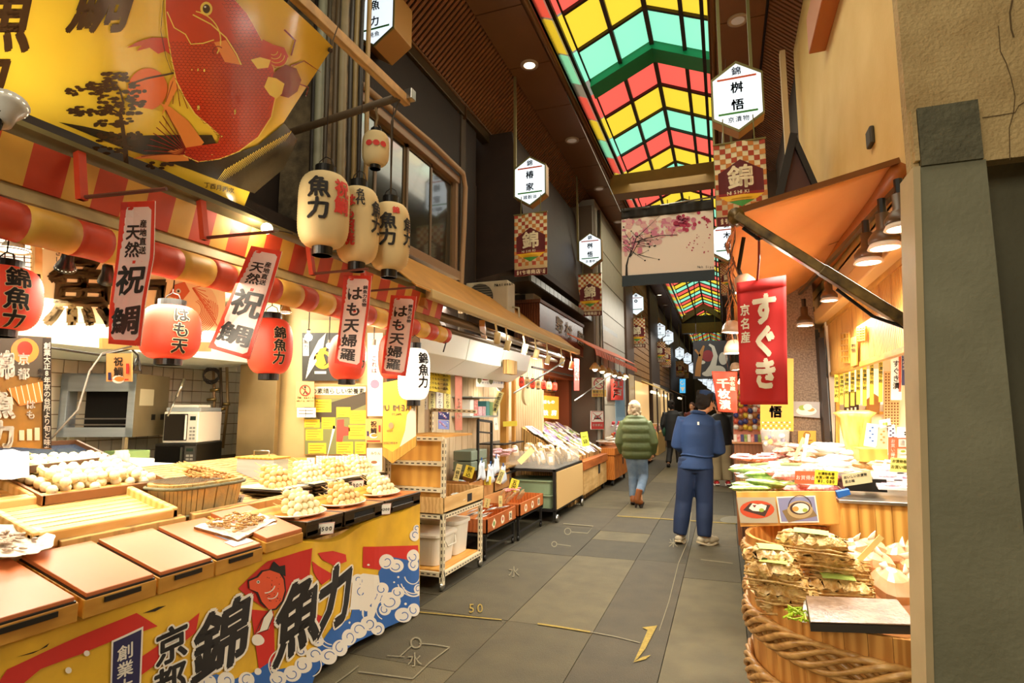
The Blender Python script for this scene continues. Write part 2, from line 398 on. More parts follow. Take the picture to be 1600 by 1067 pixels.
while y < 56:
    if i == 0:
        for e in (ex0, ex1):
            MB().slab([(e, y, ez-.12), (XC, y, rz_-.12), (XC, y, rz_+.02), (e, y, ez+.02)], (0, .40, 0)).build('cross_beam', PGD, sk)
        y += .40
    m = seq[i % 3]
    for e in (ex0, ex1):
        for (f0, f1) in ((-.14, .48), (.52, .98)):  # outer panes run past the eave, shaped to give the reflected colour band
            p = lambda f, yy: (e*(1-f)+XC*f, yy, ez*(1-f)+rz_*f)
            MB().slab([p(f0, y+.03), p(f1, y+.03), p(f1, y+.84), p(f0, y+.84)], (0, 0, .012)).build('pane', m, sk)
        MB().bar((e, y, ez-.01), (XC, y, rz_-.01), .05, .07).build('glazing_bar', FR, sk)
    y += .87; i += 1
# ---- cross beams below the roof light and the gable truss further on
TANP = M('ochre_beam_paint', '#8a6a2e', .45, vary=.15)
tag(S('ceiling_beam', MB().bx((-2.05, 11.5, 5.92), (.07, 11.9, 6.34)), TANP, bevel=.01), 'ochre cross beam under the roof light')
mb = MB().use(TANP).bx((-2.05, 33, 5.7), (.07, 33.4, 6.25)); mb.slab([(-2.0, 33, 6.3), (XC, 33, 7.0), (XC, 33, 7.35), (-2.0, 33, 6.65)], (0, .3, 0)); mb.slab([(.1, 33, 6.3), (XC, 33, 7.0), (XC, 33, 7.35), (.1, 33, 6.65)], (0, .3, 0))
mb.use(BLKF).bx((-2.0, 33.3, 6.2), (.1, 33.4, 6.7))
tag(mb.build('gable_truss', None, kind='structure'), 'ochre gable truss across the arcade')
# ---- sloped slatted linings beside the soffits
SL = M('slat_bronze', '#99653a', .35, .3); SB = M('slat_backing', '#1d1109', .7)
for side in (0, 1):
    X0, X1, Z0, Z1 = (-2.70, -3.28, SOF+.03, 5.78) if side == 0 else (.70, 1.28, SOF+.03, 5.78)
    wl = S('wall_lining_%s' % ('left', 'right')[side], MB().slab([(X0, -4, Z0+.03), (X0, 30, Z0+.03), (X1, 30, Z1+.03), (X1, -4, Z1+.03)], (0, 0, .03)), SB)
    mb = MB(); y = -2.
    while y < 22:
        mb.slab([(X0, y, Z0), (X0, y+.042, Z0), (X1, y+.042, Z1), (X1, y, Z1)], (0, 0, .05)); y += .075
    mb.build('slat', SL, wl, kind='stuff', label='fine bronze slats')
# gutters, joints
GUT = M('gutter_bronze', '#54452c', .35, .5)
for side, X in enumerate((-3.3, 1.3)):
    g = S('trim_%d' % (7+side), MB().bx((X-.10, -4, 5.62), (X+.03, 30, 5.8)), GUT, bevel=.01)
    for y in range(-3, 30, 2):
        MB().bx((X-.12, y, 5.58), (X+.045, y+.03, 5.82)).build('gutter_clip', BRZ2, g)
    S('trim_%d' % (9+side), MB().tube([(X+(.03 if side == 0 else -.03), -4, 5.78), (X+(.03 if side == 0 else -.03), 30, 5.78)], .025, 8), BRZ2, smooth=True)
# downlights in the soffits
LON = M('downlight_glow', '#fff3d0', .3, emit=3.0); LOFF = M('downlight_glass', '#b8a690', .3, emit=.25)
names = ['first left downlight, the lit one nearest the viewer', 'second downlight of the left soffit, dim', 'third downlight of the left soffit, dim', 'fourth downlight of the left soffit, dim', 'downlight of the left soffit beyond the cherry banner']
for k, y in enumerate([4.8, 7.18, 9.6, 12.02, 14.4, 17, 19.5, 22, 24.5, 27]):
    for side, x in enumerate((-2.37, .35)):
        if side == 1 and k not in (1, 2): continue
        lab = (names[min(k-1, 4)] if k else 'left soffit downlight above the fish shop sign') if side == 0 else ('large dim round downlight in the right soffit' if k == 1 else 'dim downlight of the right soffit behind the sign')
        t = thing('downlight', (x, y, SOF-.02), lab, 'ceiling light', 'round downlights in the soffits')
        MB().lathe([(.07, .0), (.10, -.012), (.125, -.005), (.125, .03)], (x, y, SOF-.012), 24).build('trim_ring', M('downlight_ring', '#b9a58a', .4), t, smooth=True)
        MB().lathe([(.0, .0), (.08, .002), (.08, .02)], (x, y, SOF-.018), 20).build('diffuser', LON if (side == 0 and k in (1, 5, 6, 8)) else LOFF, t)
# ---- left building: dark upper wall
WDK = M('dark_brown_wall', '#2a1c12', .7, vary=.3, vscale=3, bump=.2, bscale=30)
S('wall_left', MB().bx((-3.7, -4, 2.55), (-3.32, 7.5, 5.7)).bx((-3.6, -4, 2.75), (-3.05, 4.4, 2.95)), WDK)
# party wall of old concrete and pipes beside the fish shop
CONC = M('stained_concrete', '#7d6c4e', .85, c2='#2b241a', vscale=7, bump=.7, bscale=25)
pw = S('wall_party', MB().bx((-3.3, 3.55, 2.4), (-2.85, 3.95, 5.6)), CONC)
rnd = random.Random(3)
for k, (px, r, c) in enumerate([(497, .035, '#8c8a72'), (522, .022, '#5c4a30'), (533, .03, '#a08f6a'), (545, .018, '#3a3228'), (553, .02, '#8f7748'), (561, .016, '#2e261c'), (508, .016, '#4a3d28'), (488, .02, '#2c241a'), (572, .018, '#9a7a44')]):
    p = at(px, 200, Y=3.45+.02*(k % 3))
    if p.x < -3.3: p.x = -3.25
    MB().tube([(p.x, p.y, 2.5), (p.x+.01, p.y, 3.3), (p.x-.005, p.y, 4.2), (p.x, p.y, 5.6)], r, 8).build('pipe', M('pipe_%d' % k, c, .5, vary=.2, vscale=9), pw, smooth=True)
# upper window of the left building
W = [at(597, 178, X=-3.12), at(712, 282, X=-3.12), at(709, 432, X=-3.12), at(637, 392, X=-3.12)]
y0, y1, z0, z1 = 4.0, W[1].y, 3.18, 4.42
FRM = M('window_frame_tan', '#8a6c4e', .5)
wn = S('window_2', MB().bx((-3.3, y0, z1-.05), (-3.06, y1, z1+.04)).bx((-3.3, y0, z0-.06), (-3.04, y1+.03, z0+.04)).bx((-3.3, y1-.06, z0), (-3.08, y1, z1)).bx((-3.3, y0, z0), (-3.08, y0+.06, z1)), FRM, bevel=.006)
tag(wn, 'upstairs sliding window in a tan frame')
GLS = M('dark_reflecting_glass', '#22261c', .06, 0, coat=1)
n = 4
for k in range(n):
    a0 = y0+.06+(y1-y0-.12)*k/n; a1 = y0+.06+(y1-y0-.12)*(k+1)/n
    sx = -3.13-.02*(k % 2)
    sf = MB().bx((sx-.01, a0, z0+.03), (sx+.015, a0+.035, z1-.04)).bx((sx-.01, a1-.035, z0+.03), (sx+.015, a1, z1-.04)).bx((sx-.01, a0, z0+.03), (sx+.015, a1, z0+.08)).bx((sx-.01, a0, z1-.09), (sx+.015, a1, z1-.04)).build('sash', M('sash_brown', '#6b5538', .45), wn)
    MB().bx((sx-.004, a0+.03, z0+.07), (sx+.004, a1-.03, z1-.08)).build('pane', GLS, sf)
MB().tube([(-3.05, 4.2, 4.5), (-3.02, 5.6, 4.52), (-3.02, y1+.0, 4.5), (-3.03, y1+.1, 4.35), (-3.04, y1+.1, 3.9), (-3.05, y1+.04, 3.0), (-3.05, y1+.04, 2.7)], .035, 8).build('drain_hose', M('tan_hose', '#a3825e', .5), wn, smooth=True)
# next buildings on the left (recess with shutter, dark front, pale steel front, tiled front and beyond)
S('wall_left_recess', MB().bx((-4.0, 7.0, 2.4), (-3.6, 13.5, 5.75)).bx((-3.6, 6.95, 2.4), (-3.3, 7.1, 5.75)), M('grey_wall', '#4d4032', .7, vary=.2))
sh = S('window_3', MB().bx((-3.62, 7.6, 3.3), (-3.52, 11.2, 5.2)), M('pale_surround', '#8a7c6c', .6))
MB().bx((-3.54, 7.8, 3.4), (-3.49, 11.0, 5.0)).build('frame', DARK, sh)
mb = MB()
for k in range(24): mb.bx((-3.5, 7.85+k*.13, 3.45), (-3.48, 7.85+k*.13+.08, 4.95))
mb.build('shutter_slat', M('shutter_brown', '#4a3a2c', .5), sh, kind='stuff')
# slanting dark bulkhead and roof of the wooden shop
S('wall_bulkhead', MB().prism([(-3.6, 7.9, 3.45), (-2.62, 7.9, 3.62), (-2.62, 7.9, 3.72), (-2.9, 7.9, 5.75), (-3.6, 7.9, 5.75)], (0, 7.5, 0)), M('dark_bulkhead', '#35241a', .6, vary=.25))
t = S('trim_11', MB().bx((-3.0, 7.7, 3.34), (-2.56, 15, 3.44)), M('zinc_edge', '#4b463e', .4, .5))
ti = MB()
for k in range(30): ti.bx((-2.555, 7.75+k*.24, 3.35), (-2.545, 7.75+k*.24+.22, 3.45))
ti.build('eaves_plate', M('zinc_plate', '#8b8f8c', .3, .4), t, kind='stuff')
# fronts further down the left side
FARC = [('#6b5a48', 11.9, 12.35, -2.52), ('#b5b0a4', 12.35, 16.2, -2.56), ('#5b4330', 16.2, 17.6, -2.5), ('#a3845a', 17.6, 22, -2.6), ('#4a3a2e', 22, 25, -2.5), ('#7b6d5b', 25, 31, -2.65), ('#4b4037', 31, 57, -2.55)]
for k, (c, a0, a1, x) in enumerate(FARC):
    ww = S('wall_left_front_%d' % (k+1), MB().bx((x-1.2, a0, 0), (x, a1-.03, 6.2 if k else 5.9)), M('front_%d' % k, c, .55, vary=.2, vscale=2))
    if k == 1:
        for j in range(7): MB().bx((x, a0+.08, .9+j*.72), (x+.015, a1-.1, .9+j*.72+.69)).build('cladding_panel', M('steel_cladding', '#cfcbbd', .4, .1, vary=.1), ww)
        MB().bx((x, 14.4, .4), (x+.03, 15.8, 2.5)).build('glass_door', M('shop_glass', '#7f97a3', .1, emit=.25), ww)
    if k in (3, 5):
        for j in range(14): MB().bx((x, a0+.1, 2.6+j*.22), (x+.03, a1-.1, 2.6+j*.22+.19)).build('plank', M('timber_front', '#a87a45', .6, vary=.3), ww)
        MB().bx((x, a0+.3, .5), (x+.02, a1-.4, 2.4)).build('shop_window', M('warm_window', '#ffd08a', .3, emit=.7), ww)
    if k in (0,):
        MB().bx((x, a0+.2, 0), (x+.04, a0+.4, 5.9)).build('pilaster', M('pale_pilaster', '#a8a294', .5), ww)
        MB().tube([(x+.08, a1-.05, 0), (x+.08, a1-.05, 5.9)], .04, 10).build('downpipe', STEEL, ww, smooth=True)
    if k in (2, 4): MB().bx((x, a0+.2, .6), (x+.02, a1-.3, 2.5)).build('shop_window', M('dim_window', '#c9a877', .2, emit=.35), ww)
# ---- right side: cream wall, concrete pillar, granite pillar
CRM = M('cream_plaster', '#e9c982', .7, c2='#d9b467', vscale=1.6, bump=.15, bscale=40)
cw = S('wall_right', MB().bx((1.0, 2.45, 2.72), (1.5, 7.6, 6.0)), CRM)
MB().box((.985, 4.25, 3.3), (.03, .12, .12)).build('junction_box', M('old_iron_box', '#3d3626', .6), cw, bevel=.01)
MB().tube([(.98, 6.9, 3.6), (.93, 6.85, 3.62), (.9, 6.8, 3.55)], .02, 6).build('pipe_stub', DARK, cw)
S('wall_right_lower', MB().bx((1.9, 2.45, 0), (2.2, 9.6, 2.8)).bx((1.0, 2.45, 2.42), (1.95, 7.2, 2.74)), M('lit_plaster', '#f2ddae', .7))  # plaster in one even pale colour
tag(S('trim_12', MB().bx((.86, 3.0, 4.75), (1.0, 5.6, 5.1)), M('orange_beam', '#b8682c', .5), bevel=.01), 'orange painted beam over the cream wall')
S('trim_13', MB().bx((.8, 7.2, 3.0), (.86, 7.3, 5.8)), M('pale_post', '#cdb489', .6))
STU = M('beige_stucco', '#c9ad78', .85, c2='#a98c5a', vscale=5, bump=.9, bscale=70)
GRN = M('grey_green_paint', '#8e8b70', .75, c2='#7a775d', vscale=3.5, bump=.35, bscale=50)
DKP = M('dark_cement_patch', '#69654e', .9, vary=.3, vscale=14, bump=.9, bscale=60)
zt = at(1430, 262, Y=2.2).z; zp = at(1430, 172, Y=2.2).z
xl = lambda px, py: at(px, py, Y=2.2).x
b0, b1 = at(1455, 1130, Y=2.2), at(1432, 262, Y=2.2)
dx = (b1.x-b0.x)/(b1.z-b0.z)
XL_ = lambda z: b1.x+(z-b1.z)*dx
XR_ = xl(1566, 500)
pl = S('wall_pillar', MB().add([(XL_(0), 2.2, 0), (XR_, 2.2, 0), (XR_, 2.6, 0), (XL_(0)+.02, 2.36, 0), (XL_(zt), 2.2, zt), (XR_, 2.2, zt), (XR_, 2.6, zt), (XL_(zt)+.02, 2.36, zt)], [(0, 1, 5, 4), (1, 2, 6, 5), (2, 3, 7, 6), (3, 0, 4, 7), (4, 5, 6, 7), (0, 3, 2, 1)]), GRN)
tag(pl, 'grey-green painted concrete pillar at the right edge')
MB().slab([(XL_(0)-.012, 2.19, 0), (XL_(zt)-.012, 2.19, zt), (XL_(zt)-.012, 2.345, zt), (XL_(0)-.012, 2.345, 0)], (.02, 0, 0)).build('side_face', M('pillar_side_beige', '#c8b184', .7, vary=.15), pl)
x0 = XL_(zt)
MB().bx((x0-.01, 2.215, zt), (x0+.9, 2.27, 6.2)).bx((x0-.004, 2.19, zp), (xl(1432, 200), 2.215, zt+.02)).build('upper_stucco', STU, pl)
MB().bx((x0+.012, 2.188, zt), (xl(1532, 220), 2.23, zp-.0)).build('cement_patch', DKP, pl)
ck = Art(); CRK = M('crack', '#5e4a2a', .9)
mp = lambda px, py, o=0: at(px, py, Y=2.214-o)
ck.line([(1582, 0), (1578, 20), (1580, 45), (1584, 58)], 3, CRK); ck.line([(1560, 40), (1563, 80), (1572, 98), (1580, 122), (1586, 150), (1584, 175), (1577, 200), (1578, 250)], 1.6, CRK); ck.line([(1535, 184), (1562, 180), (1586, 176), (1592, 165), (1600, 160)], 1.5, CRK)
ck.build('crack', pl, mp)
S('wall_right_return', MB().bx((XR_, 2.42, 0), (3.0, 2.8, zt+.3)), M('dark_green_wall', '#67634c', .8, vary=.25, vscale=3, bump=.4, bscale=40))
GRA = M('brown_granite', '#a98f72', .4, c2='#6e5844', vscale=60)
g0 = at(1238, 700, Y=6.5); g1 = at(1281, 700, Y=6.5)
S('wall_granite_pillar', MB().bx((g0.x, 6.5, 0), (g1.x+.02, 7.0, 2.9)), GRA)
S('trim_14', MB().bx((g1.x+.02, 6.3, 0), (g1.x+.07, 6.6, 2.2)), DARK)
S('wall_right_far', MB().bx((.75, 11, 0), (1.6, 57, 5.8)), M('far_right_wall', '#5d4632', .6, vary=.3))
S('wall_right_upper', MB().bx((1.3, -4, 2.9), (1.5, 11, 5.9)).bx((1.05, 7.6, 2.6), (1.4, 11, 5.9)), M('upper_right_dark', '#3a2b1d', .7))
S('wall_behind', MB().bx((-6.5, -6, 0), (-5.4, 3, 2.7)).bx((2.2, -6, 0), (3, 3, 6)), M('behind_wall', '#8a775a', .7))
S('wall_end', MB().bx((-3.5, 57.5, 0), (2, 58, 7.5)), M('end_wall', '#6b5d4b', .7, emit=.0))
# ---- inside of the fish shop
TIL = M('white_tile', '#e8dcc4', .25, vary=.15, vscale=3); TIB = M('tile_brownish', '#b58f5c', .3, vary=.3)
bw = S('wall_shop_back', MB().bx((-5.6, 0, 0), (-5.22, 5.9, 2.6)), M('grout', '#8a7452', .9))
for i in range(24):
    for j in range(12):
        y, z = 2.9+i*.115, 1.0+j*.115
        MB().bx((-5.22, y+.004, z+.004), (-5.205, y+.111, z+.111)).build('tile', TIL if (j < 9 or i > 16) else TIB, bw)
S('ceiling_shop', MB().bx((-5.6, 0, 2.58), (-2.75, 4.6, 2.7)), M('shop_ceiling', '#d9c59a', .7))
S('wall_shop_side', MB().bx((-5.3, 5.7, 0), (-3.2, 5.85, 2.6)), M('shop_side_wall', '#cdb88c', .7, vary=.3, vscale=3))
# ================================================================== LEFT: THE FISH SHOP
def depth(p): 
    q = Vector(p)-EYE; return -(RW.transposed() @ q).z
def RZ(x, h=0): return .80+h-.27*(x+2.2)                  # the sloping display board of the stall
RN = Vector((.27, 0, 1))
def ra(px, py, h=0): return atp(px, py, (-2.2, 0, .80+h), RN)
mb = MB().use(OLDWOOD); mb.prism([(-2.24, .9, .08), (-2.24, .9, .76), (-3.6, .9, 1.13), (-3.6, .9, .08)], (0, 3.05, 0))
tag(mb.build('display_counter', None, label='long wooden sloping display counter of the fish skewer shop', cat='counter'))
# ---- the printed cloth hanging over the front
def cwv(y, z):
    k = max(0, min(1, (z-.05)/.7))
    return .010*math.sin(y*7+z*2)+.004*math.sin(y*15+1)+.020*k*math.exp(-((y-2.70-.05*(1-k))/.06)**2)+.012*k*math.exp(-((y-3.35)/.07)**2)
cmap = lambda px, py, o=0: (lambda p: Vector((p.x+.01+cwv(p.y, p.z)+o, p.y, p.z)))(at(px, py, X=-2.2))
CLY = M('yellow_tarpaulin', '#edbd30', .42, c2='#cfa02a', vscale=5, coat=.15)
def ctop(y): return .79-.012*math.sin(y*9)-.05*math.exp(-((y-3.0)/.35)**2)
cl = MB().use(CLY).grid(lambda u, v: (lambda y: (lambda z: Vector((-2.19+cwv(y, z), y, z)))(.085+(ctop(y)-.085)*v))(.85+3.13*u), 240, 16)
cl.grid(lambda u, v: (lambda y: Vector((-2.19+cwv(y, .79)-.05*v, y, ctop(y)+.012*math.sin(v*PI/2))))(.85+3.13*u), 150, 3)
cl = cl.build('shop_banner', None, smooth=True, label='yellow and red printed cloth with big brushed characters and blue waves hanging off the counter', cat='banner')
c6 = lambda x, y: (400+x/3.7175, 780+y/3.7175)
c5 = lambda x, y: (x/3.7175, 780+y/3.7175)
c8 = lambda x, y: (x/2.424, 880+y/2.424)
OFW = M('off_white_print', '#e6dfcf', .6)
a = Art()
for P in ([c8(20, 400), c8(500, 185), c8(580, 235), c8(420, 290), c8(300, 345), c8(150, 400), c8(0, 520), c8(-60, 520)],
          [c8(520, 350), c8(640, 270), c8(745, 185), c8(730, 260), c8(640, 330), c8(520, 420), c8(420, 560), c8(330, 620), c8(300, 560), c8(420, 460)],
          [c8(900, 95), c8(1010, -8), c8(1160, -60), c8(1150, 80), c8(1080, 140), c8(1000, 170), c8(930, 120)],
          [c6(340, 310), c6(430, 298), c6(515, 320), c6(520, 360), c6(440, 385), c6(370, 350)], [c6(292, 355), c6(440, 440), c6(365, 495), c6(305, 420)],
          [c6(620, 275), c6(935, 266), c6(940, 340), c6(720, 412), c6(618, 395)], [c6(-30, 640), c6(95, 650), c6(105, 1000), c6(20, 1012)], [c6(270, 640), c6(400, 690), c6(380, 760), c6(300, 700)]): a.poly(P, RED, 1)
# blue sea and foam
a.poly([c6(700, 420), c6(760, 330), c6(860, 350), c6(945, 320), c6(952, 645), c6(860, 690), c6(700, 770), c6(560, 840), c6(370, 960), c6(330, 1010), c6(300, 1120), c6(40, 1120), c6(60, 1000), c6(240, 960), c6(330, 870), c6(420, 740), c6(540, 690), c6(560, 620), c6(640, 640), c6(690, 560)], BLUE, 1.3)
a.poly([c6(560, 460), c6(620, 430), c6(700, 440), c6(720, 560), c6(650, 760), c6(600, 640), c6(540, 640)], OFW, 1.5)
a.poly([c6(0, 1000), c6(80, 940), c6(60, 1130), c6(-420, 1160), c6(-420, 1060), c6(-250, 1010), c6(-160, 1050)], BLUE, 1.3)
rr = random.Random(5)
for (x, y, r) in [(745, 360, 45), (800, 385, 40), (900, 330, 42), (720, 520, 40), (770, 590, 55), (810, 540, 34), (610, 540, 40), (590, 470, 38), (740, 640, 35), (840, 670, 45), (900, 640, 40), (930, 520, 30), (530, 800, 50), (590, 760, 50), (650, 720, 45), (700, 750, 40), (470, 860, 50), (400, 910, 48), (320, 900, 46), (260, 960, 50), (200, 1010, 50), (340, 820, 34), (120, 1040, 46), (-60, 1050, 50), (-190, 1050, 55), (-300, 1060, 48), (900, 380, 36), (250, 880, 30), (910, 210, 34), (925, 170, 24)]:
    q = c6(x, y); R_ = r/3.7
    a.disc(q[0], q[1], R_, OFW, 2, ry=R_*.95); a0 = rr.uniform(0, 6)
    a.arc(q[0], q[1], R_*.25, a0, a0+4.6, 1.3, BLUE, 2.6, r2=R_*.72, n=16)
for (x, y, r, s0, s1) in [(900, 470, 75, .3, 2.9), (900, 470, 92, .3, 2.9), (900, 500, 60, .2, 3), (895, 440, 50, .2, 3), (600, 660, 60, 3.2, 6), (600, 680, 78, 3.2, 5.8), (420, 780, 60, 1.6, 3.8), (420, 780, 80, 1.6, 3.8), (750, 640, 60, 2, 4.2), (170, 960, 80, 1.8, 4.2), (170, 960, 100, 1.8, 4.2), (290, 960, 70, -1, 1.2)]:
    q = c6(x, y); a.arc(q[0], q[1], r/3.7, s0, s1, 1.6, OFW, 2.2, n=18)
for (x, y, r) in [(645, 380, 6), (812, 450, 6), (790, 480, 5), (535, 715, 7), (850, 605, 7), (20, 820, 26), (10, 1000, 20)]:
    q = c6(x, y); a.disc(q[0], q[1], r/3.7, OFW, 2)
for q, r in ((c8(258, 405), 5), (c8(325, 340), 4.5), (c8(975, 290), 9), (c8(1065, 260), 4)): a.disc(q[0], q[1], r, OFW, 2)
a.poly([c8(412, 292), c8(525, 235), c8(515, 560), c8(405, 620)], OFW, 2.4); a.poly([c8(418, 297), c8(518, 247), c8(508, 560), c8(410, 620)], NAVY, 3)
a.text('創業大', 190, 1017, 25, OFW, step=1.08, lv=4, shy=.45, dir=(-.02, 1), off=.02)
KW = dict(halo=OFW, ho=.075)
a.ch('京', 262, 1005, 58, INK, 5, .03, sx=.95, shy=.42, **KW); a.ch('都', 258, 1066, 58, INK, 5, .03, sx=.95, shy=.42, **KW)
a.ch('錦', 343, 997, 112, INK, 5, .035, sx=.86, shy=.45, sh=.12, **KW); a.ch('魚', 461, 962, 122, INK, 6, .04, sx=.58, shy=.45, sh=.06, **KW); a.ch('力', 519, 932, 104, INK, 5.5, .05, sx=.6, shy=.42, sh=.1, **KW)
# the little red bream
FR1 = M('bream_orange', '#e0562f', .6)
fp = [(402, 902), (409, 893), (420, 890), (431, 893), (438, 905), (440, 922), (436, 938), (427, 950), (418, 952), (408, 940), (402, 925), (389, 920), (388, 908)]
a.poly([(p[0]+(2 if p[0] > 415 else -2), p[1]+(2 if p[1] > 920 else -2)) for p in fp], INK, 6); a.poly(fp, FR1, 7)
a.poly([(418, 890), (424, 876), (432, 884), (440, 882), (441, 900), (434, 896)], INK, 7.2); a.poly([(421, 950), (412, 962), (405, 985), (398, 990), (418, 982), (424, 960)], OFW, 6.5); a.line([(421, 950), (408, 968), (398, 990), (416, 984), (424, 962)], 1.2, INK, 7)
a.disc(402, 909, 2.6, OFW, 8); a.disc(402, 909, 1.2, INK, 9); a.arc(412, 912, 14, .2, 1.6, 1.6, OFW, 8); a.arc(420, 925, 10, 0, 2, 1.4, OFW, 8)
for _ in range(26): a.disc(rr.uniform(415, 434), rr.uniform(900, 940), .7, INK, 8, n=6)
for P in ([(22, 1026), (60, 1015), (76, 1004), (72, 1010), (50, 1020)], [(215, 957), (240, 947), (253, 945), (235, 954)]): a.poly(P, M('flaked_black', '#2b2113', .9), 2.1)
a.build('print', cl, cmap, cuts_x=range(-56, 660, 7), cuts_y=range(800, 1140, 30), clip=(-60, 800, 653, 1140), base=.003, label='printed characters, bream and waves')
# ---- lidded wooden boxes along the front edge
def rslab(mb, x0, x1, y0, y1, h0, h1): 
    return mb.slab([(x0, y0, RZ(x0, h0)), (x1, y0, RZ(x1, h0)), (x1, y1, RZ(x1, h0)), (x0, y1, RZ(x0, h0))], (0, 0, h1-h0))
GOLD = M('yellow_varnished_wood', '#d6a141', .45, wood=1, c2='#b17a24', stretch=(1, .3, 1))
lab = ['red-brown lidded wooden box at the left edge of the picture, nearest the viewer', 'second red-brown lidded box from the left, below the slatted tray', 'third red-brown lidded box from the left', 'red-brown lidded box in front of the wooden tub']
for k, (y0, y1) in enumerate(((1.16, 1.47), (1.49, 1.77), (1.78, 2.05), (2.06, 2.34))):
    t = thing('lidded_box', (-2.37, (y0+y1)/2, RZ(-2.37)), lab[k], 'box', 'lidded boxes on the counter edge')
    b = rslab(MB(), -2.56, -2.165, y0, y1, -.03, .035).build('body', GOLD, t, bevel=.003)
    MB().bx((-2.166, y0+.07, .80), (-2.158, y1-.07, .818)).build('hand_slot', BLACK, b)
    rslab(MB(), -2.545, -2.17, y0+.008, y1-.012, .04, .056).build('lid', LACQ, t, bevel=.003)
    rslab(MB(), -2.548, -2.166, y0+.004, y1-.008, .035, .041).build('lid_edge', BLACK, t)
t = thing('lidded_box', (-2.37, 2.5, RZ(-2.37)), 'last red-brown lidded box with white price slips, beside the black crates', 'box', 'lidded boxes on the counter edge')
rslab(MB(), -2.56, -2.165, 2.36, 2.63, .0, .05).build('body', GOLD, t, bevel=.003)
rslab(MB(), -2.545, -2.17, 2.365, 2.625, .05, .072).build('lid', LACQ, t, bevel=.003)
for (x, y) in ((-2.3, 2.5), (-2.42, 2.44)): rslab(MB(), x-.025, x+.025, y-.05, y+.05, .072, .074).build('price_slip', PAPER, t)
tg = thing('price_slip', (-2.23, 2.2, RZ(-2.23, .06)), 'white blank price slip lying on the fourth lid', 'price tag')
rslab(MB(), -2.26, -2.2, 2.19, 2.31, .057, .059).build('card', PAPER, tg)
# ledge boards behind the boxes
for k, (y0, y1) in enumerate(((1.1, 1.62), (1.66, 2.25), (2.3, 3.0))):
    rslab(MB(), -2.62, -2.58, y0, y1, -.02, .06).build('ledge_board', OLDWOOD, None, label=['worn wooden ledge strip behind the nearest lidded boxes', 'worn wooden ledge strip under the slatted tray', 'yellow worn ledge strip in front of the wooden tub'][k], cat='board', bevel=.004)
# ---- slatted bamboo trays
def slat_tray(x0, x1, y0, y1, h, label, n=8, rot=0):
    t = thing('slatted_tray', ((x0+x1)/2, (y0+y1)/2, RZ((x0+x1)/2)), label, 'tray', 'slatted wooden trays')
    W_ = .035
    mb = MB(); rslab(mb, x0, x1, y0, y0+W_, h-.045, h+.035); rslab(mb, x0, x1, y1-W_, y1, h-.045, h+.035); rslab(mb, x0, x0+W_, y0, y1, h-.04, h+.03); rslab(mb, x1-W_, x1, y0, y1, h-.04, h+.03)
    mb.build('frame', PINE, t, bevel=.008)
    dx = (x1-x0-2*W_)/n
    for k in range(n): rslab(MB(), x0+W_+k*dx+.0035, x0+W_+(k+1)*dx-.0035, y0+W_, y1-W_, h-.015, h-.004).build('slat', PINE, t)
slat_tray(-3.00, -2.60, 1.56, 2.22, .07, 'honey-coloured slatted wooden tray at the front, empty')
slat_tray(-3.36, -2.98, 1.25, 1.80, .07, 'slatted wooden tray at the left edge behind the paper plate')
slat_tray(-3.42, -2.98, 1.83, 2.42, .03, 'slatted wooden tray under the long tray of skewers', 6)
# ---- skewers of fish balls
BALL = M('pale_fish_ball', '#fbf0cc', .5, c2='#eed694', vscale=25); BALL2 = M('golden_fish_ball', '#f6d89c', .45, c2='#e4ae62', vscale=25); STK = M('bamboo_stick', '#dcb66e', .6)
FRY = M('fried_fish', '#d6a05a', .6, c2='#9c6a30', vscale=40, bump=.5)
def skewer_proto(mat, n=3, r=.017, flat=1, label='', group=''):
    t = thing('fish_skewer', (0, 0, 0), label, 'skewer', group)
    MB().tube([(-.145, 0, 0), (.065, 0, 0)], .0022, 5).build('stick', STK, t)
    ms = MB().ball((0, 0, 0), r, 1.0, 1, flat, 8)
    b0 = None
    for k in range(n):
        b = MB().ball((-.055+k*r*1.9, 0, 0), r, 1.0, 1, flat, 8).build('fish_ball', mat, t, smooth=True)
    return t
rs = random.Random(11)
def tray_skewers(mat, x0, x1, y0, y1, h, count, label, group, n=3, r=.017, flat=1, layers=2, ang=0, jit=.25):
    p = skewer_proto(mat, n, r, flat, label, group); sp = []
    per = -(-count//layers)
    for L_ in range(layers):
        for k in range(per if L_ < layers-1 else count-per*(layers-1)):
            f = (k+.5)/per
            y = y0+(y1-y0)*(f*(1-.18*L_)+.09*L_)+rs.uniform(-.004, .004); x = (x0+x1)/2+rs.uniform(-.5, .5)*(x1-x0)
            sp.append(((x, y, RZ(x, h+r*.9+L_*r*1.55)), (rs.uniform(-.1, .1), .26+rs.uniform(-.08, .12), ang+rs.uniform(-jit, jit)), None))
    spawn(p, sp)
GR = 'fish ball skewers on the display counter'
# long wooden tray with pale skewers
t = thing('skewer_tray', (-3.2, 2.1, RZ(-3.2)), 'long dark-edged tray heaped with pale fish-ball skewers', 'tray')
TW = M('tray_brown', '#8a5a2c', .5, wood=1)
mb = MB(); rslab(mb, -3.36, -2.94, 1.80, 2.42, .075, .085)
for q in ((-3.37, -3.355, 1.79, 2.43), (-2.945, -2.93, 1.79, 2.43), (-3.37, -2.93, 1.785, 1.80), (-3.37, -2.93, 2.42, 2.435)): rslab(mb, *q, .07, .112)
mb.build('tray_board', TW, t)
for xx in (-3.03, -3.15, -3.27):
    tray_skewers(BALL, xx-.02, xx+.02, 1.83, 2.40, .088, 17, 'pale fish-ball skewer heaped in the long brown tray', 'pale skewers in the long tray', n=3, r=.025, layers=2)
